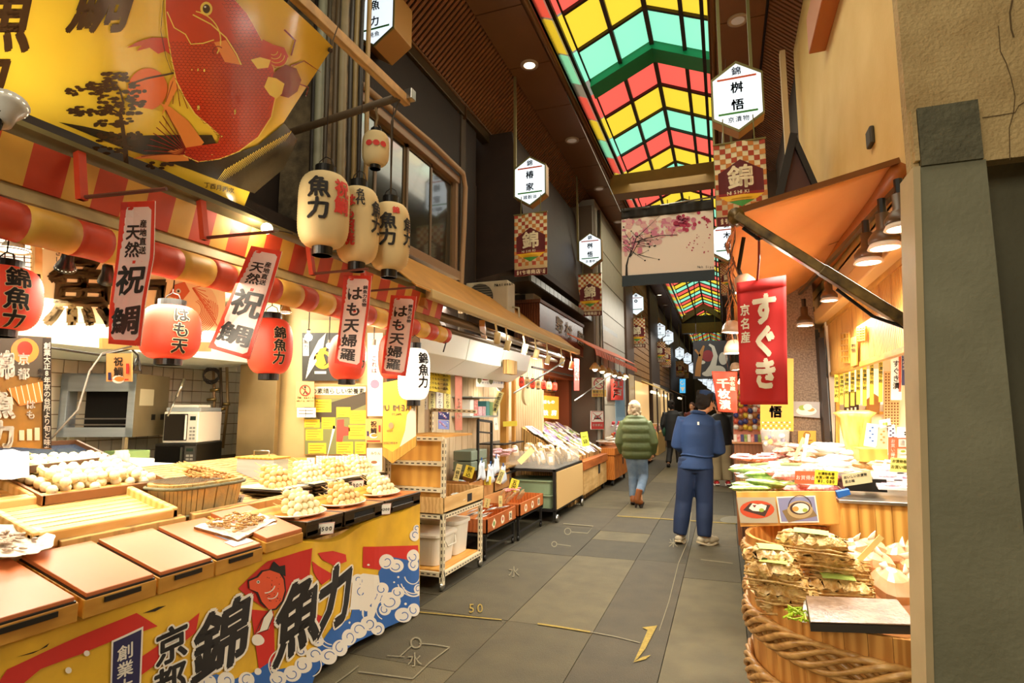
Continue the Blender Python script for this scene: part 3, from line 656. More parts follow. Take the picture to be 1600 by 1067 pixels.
# black tray with white papers
t = thing('black_tray', (-3.5, 1.75, RZ(-3.5)), 'dark blue-black square tray with a wooden rim and crumpled white paper', 'tray')
Q = [ra(-60, 706, .14), ra(118, 696, .14), ra(172, 722, .14), ra(-60, 752, .14)]
mb = MB().slab(Q, (0, 0, .01)); mb.build('tray_base', M('blue_black_tray', '#1d2a3a', .15), t)
for i in range(4): MB().bar(Q[i]+Vector((0, 0, .015)), Q[(i+1) % 4]+Vector((0, 0, .015)), .015, .035).build('rim', M('rim_brown', '#4a2c14', .4), t)
def crumple(fn, n, amp, seed, nm='paper', mat=PAPER, **k):
    g = random.Random(seed); H = [[g.uniform(-amp, amp) for _ in range(n+1)] for _ in range(n+1)]
    mb = MB(); mb.grid(lambda u, v: Vector(fn(u, v))+Vector((0, 0, H[int(round(v*n))][int(round(u*n))])), n, n)
    return mb.build(nm, mat, **k)
crumple(lambda u, v: ra(-30+75*u, 705+45*v, .175)+Vector((0, 0, .01*u)), 6, .012, 3, parent=None, label='crumpled white paper lying on the black tray', cat='paper', nm='crumpled_paper', solid=.001)
# paper plate with dried fish, left edge
t = thing('foil_plate', ra(10, 860, .06), 'round patterned paper plate of dried fish at the left edge', 'plate')
pc = ra(8, 852, .075); mb = MB()
mb.grid(lambda u, v: Vector((pc.x+(.15+.012*math.sin(u*2*PI*14)*v)*v*math.cos(u*2*PI), pc.y+(.15+.01*math.sin(u*2*PI*11)*v)*v*math.sin(u*2*PI), RZ(pc.x+.15*v*math.cos(u*2*PI), .075)+.02*v**3)), 56, 6)
mb.build('plate_paper', M('patterned_paper', '#efe4d2', .6, c2='#c9b29c', vscale=60), t, solid=.002, smooth=True)
for k in range(40):
    q = rs.uniform(0, 6.28); r_ = rs.uniform(.01, .10)
    MB().ball((pc.x+r_*math.cos(q), pc.y+r_*math.sin(q), RZ(pc.x+r_*math.cos(q), .09)), .014, 1.5, .6, .4, 6, Matrix.Rotation(rs.uniform(0, 3), 3, 'Z')).build('dried_fish', M('dried_fish', '#dcc8b0', .6, c2='#8d6f5c', vscale=80), t, smooth=True)
# ---- oval wooden tub with wire mesh
tc = Vector((-2.80, 2.50, RZ(-2.80)-.03))
def ov(r, z, n=40, e=3.4, ax=.14, ay=.235): return [(tc.x+(ax+r)*math.copysign(abs(math.cos(2*PI*k/n))**(2/e), math.cos(2*PI*k/n)), tc.y+(ay+r)*math.copysign(abs(math.sin(2*PI*k/n))**(2/e), math.sin(2*PI*k/n)), z) for k in range(n)]
t = thing('wooden_tub', tc, 'oval staved wooden tub with a wire mesh and price cards, centre of the counter', 'tub')
n = 40; zb, zt2 = tc.z, tc.z+.175
lo, hi, hi2, lo2 = ov(-.012, zb), ov(0.012, zt2), ov(-.012, zt2), ov(-.03, zb)
for k in range(n):
    j = (k+1) % n; g = .06
    A, B = Vector(lo[k]), Vector(lo[j]); C, D = Vector(hi[k]), Vector(hi[j]); E, F = Vector(hi2[k]), Vector(hi2[j]); G, H_ = Vector(lo2[k]), Vector(lo2[j])
    s_ = lambda P, Q_: (P.lerp(Q_, g), Q_.lerp(P, g))
    a1, b1 = s_(A, B); c1, d1 = s_(C, D); e1, f1 = s_(E, F); g1, h1 = s_(G, H_)
    MB().add([a1, b1, d1, c1, g1, h1, f1, e1], [(0, 1, 2, 3), (4, 7, 6, 5), (0, 4, 5, 1), (3, 2, 6, 7), (0, 3, 7, 4), (1, 5, 6, 2)]).build('stave', M('pale_tub_wood', '#e3b565', .7, c2='#a8966a', vscale=12, bump=.3), t)
MB().tube([*ov(.014, zb+.012), ov(.014, zb+.012)[0]], .008, 6).build('hoop', M('greenish_hoop', '#77775a', .7, vary=.4, vscale=30), t, smooth=True)
MB().tube([*ov(.02, zt2-.02), ov(.02, zt2-.02)[0]], .009, 6).build('hoop', M('greenish_hoop'), t, smooth=True)
MB().prism(ov(-.02, zt2-.03), (0, 0, .004)).build('inner_board', M('tub_inner', '#a37c45', .8), t)
mb = MB()
for k in range(20): mb.bar((tc.x-.15, tc.y-.24+k*.0155, zt2+.01), (tc.x+.15, tc.y-.24+k*.0155, zt2+.01), .0016)
for k in range(19): mb.bar((tc.x-.15+k*.016, tc.y-.24, zt2+.01), (tc.x-.15+k*.016, tc.y+.06, zt2+.01), .0016)
mb.build('wire_mesh', STEEL, t, kind='stuff', label='square wire mesh')
def price(P, txt, label, w=.10, h=.055, name='price_card', ink=INK, face=PAPER, edge=RED, lean=.3, yaw=0, group=None):
    """a small card facing the street (towards +x) and the viewer"""
    P = Vector(P); u = Vector((math.cos(yaw)*.65, math.sin(yaw)*.65+.76, 0)).normalized(); v = Vector((-u.y*-lean*-1, u.x*lean*-1, -1)).normalized()
    tl = P-u*w/2-v*h/2; tr = P+u*w/2-v*h/2; br = P+u*w/2+v*h/2; bl = P-u*w/2+v*h/2
    t_ = thing(name, P+Vector((0, 0, -h/2)), label, 'price tag', group)
    board('card', (tl, tr, br, bl), .0015, face, parent=t_)
    q = quadmap((tl, tr, br, bl), w*1000, h*1000); a_ = Art()
    if edge: a_.line([(2, 2), (w*1000-2, 2), (w*1000-2, h*1000-2), (2, h*1000-2), (2, 2)], 2, edge)
    n_ = max(1, len(txt)); sz = min(h*620, w*1300/n_)
    a_.text(txt, w*1000/2-(n_-1)*sz*.33, h*520, sz, ink, vert=False, off=.02)
    a_.build('lettering', t_, q); return t_
price(ra(338, 785, .035)+Vector((.03, -.02, 0)), '¥200', 'left price card on the wooden tub', .06, .05)
price(ra(361, 780, .035)+Vector((.03, 0, 0)), '貝柱', 'right price card on the wooden tub', .09, .05)
tray_skewers(FRY, -2.88, -2.82, 2.52, 2.70, .13, 22, 'small brown fried skewer on the mesh of the wooden tub', 'fried skewers on the tub', n=4, r=.012, flat=.8, layers=3, ang=.6)
tray_skewers(FRY, -2.76, -2.74, 2.54, 2.70, .155, 8, 'small brown fried skewer at the rim of the wooden tub', 'fried skewers on the tub', n=4, r=.012, flat=.8, layers=1, ang=1.2)
# tray of shellfish on paper
t = thing('shellfish_tray', ra(370, 825, .07), 'flat tray lined with printed paper and heaped with small fried shellfish', 'tray')
Q = [ra(303, 822, .07), ra(392, 798, .075), ra(433, 812, .08), ra(372, 843, .07)]
MB().slab([q-Vector((0, 0, .012)) for q in Q], (0, 0, .01)).build('tray_base', TW, t)
crumple(lambda u, v: (Q[0].lerp(Q[1], u)).lerp(Q[3].lerp(Q[2], u), v), 9, .004, 8, parent=t, nm='liner_paper', mat=M('patterned_paper'), solid=.001)
RNG = M('fried_ring', '#dba85c', .6, c2='#8f6a3c', vscale=60)
for k in range(90):
    u, v = rs.uniform(.08, .8), rs.uniform(.08, .85); p = (Q[0].lerp(Q[1], u)).lerp(Q[3].lerp(Q[2], u), v)+Vector((0, 0, .008+rs.uniform(0, .016)))
    a0 = rs.uniform(0, 6); ax = Matrix.Rotation(rs.uniform(-.6, .6), 3, 'X') @ Matrix.Rotation(a0, 3, 'Z')
    MB().tube([p+ax @ Vector((.011*math.cos(q_), .011*math.sin(q_), 0)) for q_ in (0, .9, 1.8, 2.7, 3.6, 4.5)], .004, 5).build('fried_ring', RNG, t, smooth=True)
# papers / phone under the tray
board('blue_booklet', (ra(335, 836, .058), ra(372, 850, .058), ra(385, 842, .06), ra(350, 828, .06)), .008, M('pale_blue_cover', '#7e8fa8', .4), 'pale blue booklet sticking out under the shellfish tray', 'booklet', toward=(-2, 2, 5))
# ---- black crates at the far end with plates of skewers
BCR = M('brown_black_crate', '#3a2a12', .3, vary=.3, vscale=8, coat=.2)
cr = [('nearest black plastic crate at the far end of the counter', 2.66, 2.98), ('middle black plastic crate at the far end of the counter', 3.0, 3.42), ('far black plastic crate at the end of the counter', 3.44, 3.92)]
for k, (lb, y0, y1) in enumerate(cr):
    t = thing('black_crate', (-2.36, (y0+y1)/2, .8), lb, 'crate', 'black crates on the counter end')
    x1 = -2.17-.0*k
    mb = MB(); mb.bx((x1-.40, y0, .80), (x1, y1, .815)); mb.bx((x1-.012, y0, .80), (x1, y0+.10, .885)); mb.bx((x1-.012, y1-.10, .80), (x1, y1, .885)); mb.bx((x1-.012, y0, .80), (x1, y1, .835)); mb.bx((x1-.014, y0, .868), (x1+.004, y1, .89))
    mb.bx((x1-.40, y0, .80), (x1, y0+.012, .89)); mb.bx((x1-.40, y1-.012, .80), (x1, y1, .89)); mb.bx((x1-.40, y0, .80), (x1-.388, y1, .89)); mb.build('crate_body', BCR, t, bevel=.003)
    MB().bx((x1-.39, y0+.012, .875), (x1-.015, y1-.012, .89)).build('board', LACQ, t)
    MB().bx((x1-.011, y0+.09, .835), (x1-.008, y1-.09, .869)).build('hand_hole', M('hole_black', '#0d0a06', .8), t)
PLT = M('white_plate', '#f3ead2', .2, coat=.3)
def plate(cx, cy, z, rx, ry, label, group='white plates of skewers'):
    t_ = thing('white_plate', (cx, cy, z), label, 'plate', group)
    MB().lathe([(.001, 0), (rx*.6, .002), (rx*.92, .012), (rx, .02), (rx*.98, .024), (rx*.9, .016), (rx*.6, .007), (.001, .005)], (cx, cy, z), 28, sy=ry/rx).build('plate_body', PLT, t_, smooth=True)
def heap(mat, cx, cy, z, wx, wy, rows, label, group, n=3, r=.02, flat=1, ang=PI, tilt=-.45):
    p = skewer_proto(mat, n, r, flat, label, group); sp = []
    for L_ in range(len(rows)):
        m_ = rows[L_]
        for k in range(m_):
            y = cy+(k-(m_-1)/2)*r*2.15
            sp.append(((cx-.01-L_*.02, y, z+r*1.0+L_*r*1.6), (rs.uniform(-.08, .08), tilt+rs.uniform(-.08, .08), ang+rs.uniform(-.12, .12)), None))
    spawn(p, sp)
# front row: skewers lie with the stick end pointing back and up
for (cx, cy, mat, rows, nm) in ((-2.34, 2.80, BALL, (5, 4, 3), 'nearest'), (-2.34, 3.20, BALL2, (5, 4, 3), 'middle'), (-2.36, 3.66, BALL, (5, 4, 3), 'far')):
    plate(cx+.01, cy, .892, .13, .17, nm+' white plate on the black crates, '+('golden' if mat is BALL2 else 'pale')+' skewers on it')
    heap(mat, cx+.05, cy, .90, .1, .2, rows, '%s fish-ball skewer on the %s white plate of the black crates' % ('golden' if mat is BALL2 else 'pale', nm), '%s plate skewers' % nm, ang=0, tilt=.35, r=.0235)
price((-2.155, 2.80, .83), '¥500', 'price card reading 500 yen on the nearest black crate', .10, .065, lean=.1)
price((-2.155, 3.42, .84), '¥300', 'price card between the middle and far black crates', .075, .07, lean=.1)
# yellow board behind them and the back row of stacked black trays
board('back_board', (ra(385, 800, .09), ra(600, 752, .09), ra(600, 772, .05), ra(400, 838, .03)), .02, GOLD, 'yellow wooden upstand board behind the black crates', 'board')
yb = [3.0, 3.32, 3.62, 3.94, 4.25]
bl_ = ['leftmost', 'second', 'third', 'rightmost']
for k in range(4):
    y0, y1 = yb[k], yb[k+1]-.03; x = -2.85
    t = thing('tray_stack', (x, (y0+y1)/2, .93), bl_[k]+' stack of dark plastic trays in the back row', 'tray', 'stacked trays in the back row')
    MB().bx((x-.2, y0, .80), (x+.19, y1, .90)).build('stand', OLDWOOD, t)
    for j in range(4): MB().prism([(x-.2, y0+.02, .90+j*.022), (x+.19, y0+.02, .90+j*.022), (x+.2, y0, .917+j*.022), (x-.21, y0, .917+j*.022)], (0, y1-y0, 0)).build('tray', BCR, t, bevel=.002)
    MB().bx((x-.19, y0+.015, .99), (x+.18, y1-.015, .995)).build('liner', PLT, t)
    heap(BALL if k % 2 else BALL2, x+.06, (y0+y1)/2, .995, .1, .2, (5, 4, 3), '%s fish-ball skewer on the %s tray stack of the back row' % ('pale' if k % 2 else 'golden', bl_[k]), 'back row skewers %d' % (k+1), r=.0235, ang=0, tilt=.35)
    price((x+.215, (y0+y1)/2+.03*(k % 2), .935), ['たこ200', '¥150 ¥300', '¥300', '¥500'][k], 'price card on the %s tray stack of the back row' % bl_[k], .12, .07, lean=.1)
# ---- behind the counter: back bench, oven, microwaves, small things
mb = MB().bx((-5.2, 2.0, .85), (-4.35, 5.6, .93)); mb.bx((-5.2, 2.0, .0), (-4.5, 5.6, .85))
mb.build('back_bench', M('dark_bench', '#3a3028', .5, vary=.4), label='dark steel back bench along the tiled wall', cat='bench')
Bo = Vector((-4.6, 3.44, 0)); u = Vector((-.917, -.4, 0)); v = Vector((-.4, .917, 0))
z0, z1 = at(205, 683, X=-4.6).z, at(205, 583, X=-4.6).z
SST = M('brushed_steel', '#b9c4cc', .35, .35, vary=.15, vscale=3, stretch=(1, 1, 12)); SST2 = M('bronze_steel', '#9d8f70', .35, .4, vary=.3, vscale=3)
def cab(mb, B, u, v, a0, a1, d0, d1, z0, z1): return mb.slab([B+u*a0+v*d0+Vector((0, 0, z0)), B+u*a1+v*d0+Vector((0, 0, z0)), B+u*a1+v*d1+Vector((0, 0, z0)), B+u*a0+v*d1+Vector((0, 0, z0))], (0, 0, z1-z0))
t = thing('grill_oven', Bo+Vector((0, 0, z0)), 'large brushed steel grill oven with a wide dark opening', 'oven')
w_, d_, hh = .60, .52, z1-z0
mb = MB(); cab(mb, Bo, u, v, 0, w_, .03, d_, z0, z0+.03); cab(mb, Bo, u, v, 0, w_, .0, d_, z1-.02, z1); cab(mb, Bo, u, v, w_-.02, w_, 0, d_, z0, z1); cab(mb, Bo, u, v, 0, w_, d_-.02, d_, z0, z1)
cab(mb, Bo, u, v, 0, .06, 0, .03, z0, z1); cab(mb, Bo, u, v, w_-.06, w_, 0, .03, z0, z1); cab(mb, Bo, u, v, 0, w_, 0, .03, z1-.15, z1); cab(mb, Bo, u, v, 0, w_, 0, .03, z0, z0+.08)
mb.build('housing', SST, t, bevel=.004)
mb = MB(); cab(mb, Bo, u, v, -.005, .0, 0, d_, z0, z1); mb.build('side_panel', SST2, t)
mb = MB(); cab(mb, Bo, u, v, .05, w_-.05, .25, .27, z0+.05, z1-.1); mb.build('oven_back', M('sooty_black', '#17120c', .8), t)  # plain dark sheet behind the oven opening
for zz in (z0+.15, z0+.10):
    MB().bar(Bo+u*.06+v*.06+Vector((0, 0, zz)), Bo+u*(w_-.06)+v*.06+Vector((0, 0, zz)), .012).build('rack_bar', STEEL, t)
for q in (.08, w_-.08): MB().bar(Bo+u*q+v*.05+Vector((0, 0, .93)), Bo+u*q+v*.05+Vector((0, 0, z0)), .03).build('leg', STEEL, t)
MB().bar(Bo+u*.005+v*.28+Vector((0, 0, z0+.16)), Bo+u*-.012+v*.28+Vector((0, 0, z0+.16)), .05).build('knob', BLACK, t)
MB().bar(Bo+u*.005+v*.42+Vector((0, 0, z0+.16)), Bo+u*-.012+v*.42+Vector((0, 0, z0+.16)), .05).build('knob', BLACK, t)
mb = MB(); cab(mb, Bo, u, v, -.006, 0, .06, .27, z0+.26, z0+.40); mb.build('notice_plate', M('label_silver', '#c9c3a8', .4), t)
def micro(B, u, v, w_, d_, z0, z1, body, door, label):
    B = Vector((B.x, B.y, 0)); t = thing('microwave_oven', Vector((B.x, B.y, z0)), label, 'microwave')
    mb = MB(); cab(mb, B, u, v, 0, w_, 0, d_, z0, z1); mb.build('body', body, t, bevel=.01)
    mb = MB(); cab(mb, B, u, v, .3*w_, w_*.96, -.012, 0, z0+.02, z1-.02); dd = mb.build('door', door, t, bevel=.004)
    mb = MB(); cab(mb, B, u, v, .31*w_, .335*w_, -.03, -.012, z0+.03, z1-.03); mb.build('handle', WHITE if body is not BLACK else STEEL, dd)
    mb = MB(); cab(mb, B, u, v, .03*w_, .27*w_, -.006, 0, z0+.02, z1-.02); cp = mb.build('control_panel', M('panel_'+label[:5].strip(), '#d9d6cc' if body is not BLACK else '#3a3733', .4), t)
    mb = MB(); cab(mb, B, u, v, .07*w_, .23*w_, -.009, -.006, z1-.07*(z1-z0)*4, z1-.04); mb.build('display', M('display_dark', '#23302a', .2), cp)
    for i in range(4):
        for j in range(2):
            mb = MB(); q = .07+.09*j; cab(mb, B, u, v, q*w_, (q+.065)*w_, -.01, -.006, z0+.03+.03*i, z0+.048+.03*i); mb.build('button', GREYP, cp)
    return t
MWW = M('microwave_white', '#ece7da', .4); MWD = M('microwave_door_glass', '#2b2620', .1)
Bm = at(308, 692, X=-4.3); um, vm = Vector((-.75, -.66, 0)).normalized(), Vector((-.66, .75, 0)).normalized()
ub = Vector((-.93, -.36, 0)).normalized(); vb = Vector((-.36, .93, 0)).normalized()
zt3 = at(308, 643, X=-4.3).z
micro(Bm, ub, vb, .30, .42, Bm.z, zt3, MWW, MWD, 'white microwave oven standing on the black one')
zb3 = Bm.z-.235; zB = Bm.z; B0 = Vector((Bm.x, Bm.y, 0))
micro(Bm+Vector((.02, -.02, 0)), ub, vb, .36, .46, zb3, Bm.z-.004, BLACK, M('black_glass', '#14120f', .08), 'black microwave oven under the white one')
mb = MB(); cab(mb, B0, ub, vb, -.02, .38, -.05, .5, .5, zb3-.003); mb.build('steel_stand', SST2, label='steel stand under the two microwaves', cat='stand')
mb = MB(); cab(mb, B0, ub, vb, .0, .30, .03, .40, zt3+.001, zt3+.035); mb.build('steel_pan', SST, label='shallow steel pan on top of the white microwave', cat='pan', bevel=.004)
mb = MB(); cab(mb, B0, ub, vb, .04, .26, .06, .28, zt3+.036, zt3+.06); mb.build('paper_stack', PAPER, label='stack of white papers in the steel pan', cat='paper', bevel=.003)
# cable bundle, stove pipe and valves
t = thing('pipe_bundle', at(345, 700, X=-4.7), 'tangle of pipes, valves and a coiled black cable right of the microwaves', 'pipes')
for px, c in ((327, '#8a6a44'), (338, '#5a4630'), (348, '#a58557'), (372, '#3a3028'), (392, '#8c8674')):
    p, q = at(px, 700, X=-4.75), at(px+6, 560, X=-4.75); MB().tube([p, (p+q)/2+Vector((.02, .02, 0)), q], .014, 7).build('pipe', M('bundle_pipe_%d' % px, c, .4, .3), t, smooth=True)
for (px, py) in ((330, 625), (345, 640), (335, 610), (352, 632)): p = at(px, py, X=-4.72); MB().tube([p-Vector((.03, .02, 0)), p+Vector((.04, .02, .01))], .017, 8).build('valve', M('brass', '#9b8350', .3, .8), t, smooth=True)
p = at(330, 590, X=-4.68)
MB().tube([p+Vector((.05*math.cos(k*.6)*.5, .07*math.cos(k*.6), .07*math.sin(k*.6)+.001*k)) for k in range(44)], .006, 6).build('coiled_cable', BLACK, t, smooth=True)
tag(MB().tube([at(80, 685, X=-3.6), at(122, 640, X=-3.6), at(140, 580, X=-3.6), at(160, 552, X=-3.6), at(205, 541, X=-3.6)], .006, 6).build('power_cord', M('grey_cord', '#6b6257', .5), smooth=True), 'thin grey cord sagging across the front of the oven', 'cord')
tag(MB().tube([at(60, 540, X=-3.7), at(110, 548, X=-3.7), at(160, 555, X=-3.7), at(205, 545, X=-3.7), at(216, 555, X=-3.7), at(220, 580, X=-3.7), at(208, 578, X=-3.7), at(214, 560, X=-3.7)], .008, 6).build('power_cord', BLACK, smooth=True), 'black cord looped under the hood', 'cord')
tag(MB().tube([at(288, 592, X=-4.3), at(276, 620, X=-4.3)], .012, 8).tube([at(276, 620, X=-4.3), at(262, 650, X=-4.3)], .007, 6).build('tongs', STEEL, smooth=True), 'long steel tongs with a thick handle leaning between oven and microwave', 'tongs')
# range hood above the oven
tag(MB().prism([(-4.9, 1.0, at(200, 555, X=-4.1).z), (-4.1, 1.0, at(200, 548, X=-4.1).z), (-4.1, 1.0, at(200, 520, X=-4.1).z+.03), (-4.9, 1.0, 2.5)], (0, 3.3, 0)).build('range_hood', M('pale_hood', '#d9e4e4', .3, .0)), 'pale steel range hood above the grill oven', 'range hood')
# things on the back bench: jar, green box, white boxes
p = at(189, 722, X=-3.9); MB().lathe([(.045, 0), (.05, .01), (.05, .07), (.04, .085), (.04, .1), (.0, .1)], (p.x, p.y, p.z-.02), 16).build('glass_jar', M('jar_glass', '#d8d0c0', .1), smooth=True, label='clear squat glass jar behind the skewer tray', cat='jar')
for (px0, py0, px1, py1, X_, m_, lb, nm) in ((197, 703, 235, 722, -4.2, M('green_box', '#7f9c62', .5), 'green cardboard box on the bench behind the counter', 'green_box'), (200, 716, 242, 742, -3.9, PAPER, 'white carton on the bench behind the skewers', 'white_carton'), (232, 724, 282, 744, -3.7, PAPER, 'white paper pack right of the carton on the bench', 'white_pack')):
    A, B = at(px0, py1, X=X_), at(px1, py0, X=X_)
    MB().bx((X_-.25, A.y, A.z-.1), (X_, B.y, B.z)).build(nm, m_, label=lb, cat='box', bevel=.004)
tag(MB().bx((-4.3, 1.6, .6), (-3.62, 3.9, .98)).build('work_shelf', M('pale_shelf', '#d9c9a4', .6, vary=.2), bevel=.005), 'pale work shelf behind the sloping counter', 'shelf')
# fryer boxes left of the poster
t = thing('steel_fryer', at(395, 760, X=-3.35), 'steel fryer tank with a yellow lid and wire handle behind the tray stacks', 'fryer')
A, B = at(370, 716, Y=3.3), at(425, 775, Y=3.3)
MB().bx((A.x, 3.3, .9), (B.x, 3.45, A.z)).build('tank', SST, t, bevel=.004); MB().bx((A.x-.01, 3.29, A.z), (B.x+.01, 3.46, A.z+.012)).build('lid', GOLD, t, bevel=.003)
MB().tube([(A.x+.06, 3.4, A.z), (A.x+.06, 3.4, A.z+.05), (A.x+.2, 3.4, A.z+.05), (A.x+.2, 3.4, A.z)], .005, 6).build('handle', STEEL, t, smooth=True)
# ---- partition panel with posters at the end of the shop (plane Y=4.3)
YP = 4.3
A, B = at(408, 470, Y=YP+.02), at(598, 900, Y=YP+.02)
pt = MB().bx((A.x, YP+.02, .3), (at(600, 600, Y=YP+.02).x, YP+.06, 2.5)).build('shop_partition', M('cream_partition', '#c9ad74', .6, vary=.25, vscale=2), kind='structure')
MB().bx((at(378, 600, Y=YP-.05).x, YP-.08, .3), (at(436, 600, Y=YP-.05).x, YP-.03, 2.5)).build('steel_cupboard', M('worn_steel', '#a58d62', .35, .5, vary=.4, vscale=2), label='worn reflective steel cupboard side left of the posters', cat='cupboard', bevel=.005)
def pb(name, x0, y0, x1, y1, mat, label, cat='poster', Y=YP, th=.004, x2=None, y2=None, X=None, dy=None):
    """a flat board given by its photo rectangle, standing in the plane Y (or X)"""
    k = {'X': X} if X is not None else {'Y': Y}
    P = [at(x0, y0, **k), at(x1, y0+(dy or 0), **k), at(x1 if x2 is None else x2, y1+(dy or 0), **k), at(x0 if x2 is None else x2-(x1-x0), y1, **k)]
    t_ = thing(name, (P[3]+P[2])/2, label, cat)
    board('sheet', P, th, mat, parent=t_); return t_, (lambda px, py, o=0, k=k, n=quadmap(P, 1, 1).n: at(px, py, **k)+n*(.0012+o))
POY = M('poster_yellow', '#e0c133', .5); POO = M('poster_orange', '#d9864a', .5); POD = M('poster_dark', '#4a4030', .5)
t, f = pb('food_poster', 475, 602, 573, 711, POO, 'large poster of yellow text boxes with an orange heading above the back-row skewers')
a = Art(); a.rect(476, 622, 572, 710, M('poster_ground', '#7b7a4a', .5), 1); a.rect(478, 604, 572, 617, CREAM, 1)
a.text('モの素晴らしい栄養素', 482, 611, 9.3, INK, vert=False, step=1.0, off=.02)
a.poly([(490, 640), (520, 628), (572, 612), (572, 632), (530, 650), (500, 660)], POD, 1.5)
for (x0, y0, x1, y1) in ((493, 624, 518, 644), (526, 636, 548, 652), (547, 641, 572, 662), (476, 655, 500, 668), (503, 652, 524, 670), (478, 670, 505, 688), (545, 664, 572, 686), (482, 692, 510, 709), (526, 690, 552, 709), (555, 690, 572, 709)):
    a.rect(x0, y0, x1, y1, POY, 2)
    for j in range(4): a.line([(x0+2, y0+4+j*4), (x1-3-j % 3*3, y0+4+j*4)], .8, POD, 3)
a.poly([(527, 656), (538, 655), (538, 666), (547, 668), (547, 680), (537, 681), (535, 691), (526, 690)], M('poster_red', '#c8473a', .5), 2); a.line([(523, 665), (512, 712)], 4, PAPER, 2, taper=True)
a.build('print', t, f)
t, f = pb('no_eating_sign', 462, 596, 491, 636, M('kraft_sign', '#d6a468', .6), 'small kraft no-eating sign with a red circle left of the poster', 'sign', Y=YP-.05)
a = Art(); a.arc(477, 610, 8, 0, 2*PI, 1.6, RED, 2, n=24); a.line([(471, 604), (483, 616)], 1.5, RED, 3); a.disc(477, 605, 1.6, INK); a.line([(477, 607), (477, 611), (474, 616)], 1.6, INK); a.line([(477, 611), (480, 616)], 1.6, INK); a.text('No eating', 467, 621, 5, INK, vert=False); a.text('while walking', 465, 626, 4, INK, vert=False); a.build('print', t, f)
t, f = pb('paper_note', 464, 637, 493, 652, PAPER, 'small white calendar note under the no-eating sign', 'note', Y=YP-.05)
a = Art(); a.line([(467, 641), (490, 641)], 1, INK); a.line([(467, 646), (490, 646)], 1, INK); a.line([(478, 640), (478, 651)], .8, INK); a.build('print', t, f)
def taisign(x0, y0, x1, y1, Y, label, X=None):
    t, f = pb('hanging_card', x0, y0, x1, y1, M('orange_card', '#e0a05a', .6), label, 'sign', Y=Y, X=X)
    w_ = x1-x0; a = Art(); a.text('祝鯛', x0+w_*.5, y0+w_*.32, w_*.38, INK, off=.02); a.poly([(x0+w_*.25+w_*.5*.5*(1+math.cos(q)), y0+w_*1.02+w_*.16*math.sin(q)) for q in [k*.6 for k in range(11)]], PAPER, 2); a.poly([(x0+w_*.35+w_*.2*(1+math.cos(q)), y0+w_*1.0+w_*.1*math.sin(q)) for q in [k*.6 for k in range(11)]], ORANGE, 3)
    a.rect(x0+w_*.1, y0+w_*.75, x0+w_*.22, y0+w_*1.05, NAVY, 2); a.rect(x0+w_*.8, y0+w_*.4, x0+w_*.92, y0+w_*.8, RED, 2); a.line([(x0+w_*.1, y1-3), (x1-w_*.1, y1-3)], 2, RED, 2); a.build('print', t, f)
taisign(571, 654, 597, 692, YP-.04, 'orange bream card hanging at the right edge of the poster panel')
taisign(166, 552, 206, 596, 1.9, 'orange bream card hanging in front of the grill oven')
t, f = pb('knife_poster', 472, 508, 560, 595, M('poster_black', '#2a2318', .5), 'dark framed poster with an eel curled beside a blade, behind the lanterns', Y=YP-.02)
a = Art(); a.rect(470, 500, 562, 520, M('gold_frame', '#c99c3c', .4), .5)
a.poly([(478, 592), (484, 560), (498, 532), (510, 520), (505, 545), (492, 570)], OFW, 2); a.arc(505, 562, 12, 0, 6.28, 5, YEL, 2, n=24); a.poly([(500, 575), (494, 560), (500, 545), (512, 542), (506, 555), (510, 568)], YEL, 3); a.rect(474, 528, 483, 556, PAPER, 2); a.text('黒力', 478, 534, 8, INK, lv=3); a.rect(492, 580, 510, 584, OFW, 2); a.build('print', t, f)
t, f = pb('menu_board', 427, 715, 572, 758, M('cream_menu', '#dcae58', .6), 'low menu board with a grid of small white cells behind the back-row skewers', 'board', Y=YP-.1)
a = Art(); a.rect(494, 712, 572, 732, PAPER, 1)
for k in range(16): a.line([(494+k*5, 712), (494+k*5, 732)], .5, INK, 2)
a.rect(480, 715, 492, 734, PAPER, 2); a.text('550', 486, 720, 6, INK, lv=3); a.rect(432, 718, 446, 742, POD, 1.5); a.disc(439, 735, 5, M('roast_fish', '#8a5a38', .6), 3); a.rect(434, 719, 445, 726, PAPER, 2); a.build('print', t, f)
t, f = pb('white_poster', 574, 520, 598, 650, M('backlit_poster', '#fff1dd', .5, emit=.25), 'tall glowing white poster beside the bulb', Y=YP-.03)  # poster sheet with slight emission
a = Art(); a.text('これは', 585, 560, 9, PINK); a.disc(586, 600, 7, PINK, 1); a.build('print', t, f)
t, f = pb('plate_photo', 573, 700, 597, 735, M('photo_cream', '#efe2c6', .5), 'small photo of a dish right of the menu board', Y=YP-.09)
a = Art(); a.disc(585, 724, 9, PAPER, 1, ry=4); a.disc(585, 722, 5, M('roast_fish'), 2, ry=2.5); a.text('みりん', 582, 708, 5, INK, vert=False); a.build('print', t, f)
# ---- pennant banner with mirrored writing
P = [at(598, 598, Y=4.12), at(650, 598, Y=4.12)]
t = thing('beer_pennant', at(613, 722, Y=4.12), 'hanging yellow pennant with mirrored grey lettering and a yellow fringe', 'banner')
pts = [(598, 598), (650, 588), (650, 683), (613, 708), (598, 700)]
MB().prism([at(x, y, Y=4.12) for x, y in pts], (0, .004, 0)).build('cloth', M('pennant_yellow', '#efb83c', .6, vary=.1), t)
MB().prism([at(x, y, Y=4.115) for x, y in [(598, 698), (613, 706), (650, 681), (650, 697), (613, 724), (598, 712)]], (0, .01, 0)).build('fringe', M('fringe_gold', '#c99a3c', .8, vary=.4, vscale=90, stretch=(1, 1, .05)), t)
a = Art(); a.poly([(650, 628), (636, 648), (633, 672), (624, 700), (650, 682)], M('pennant_grey', '#cfc7b6', .6), 1)
GR_ = M('grey_lettering', '#9c8f70', .7)
x = 645
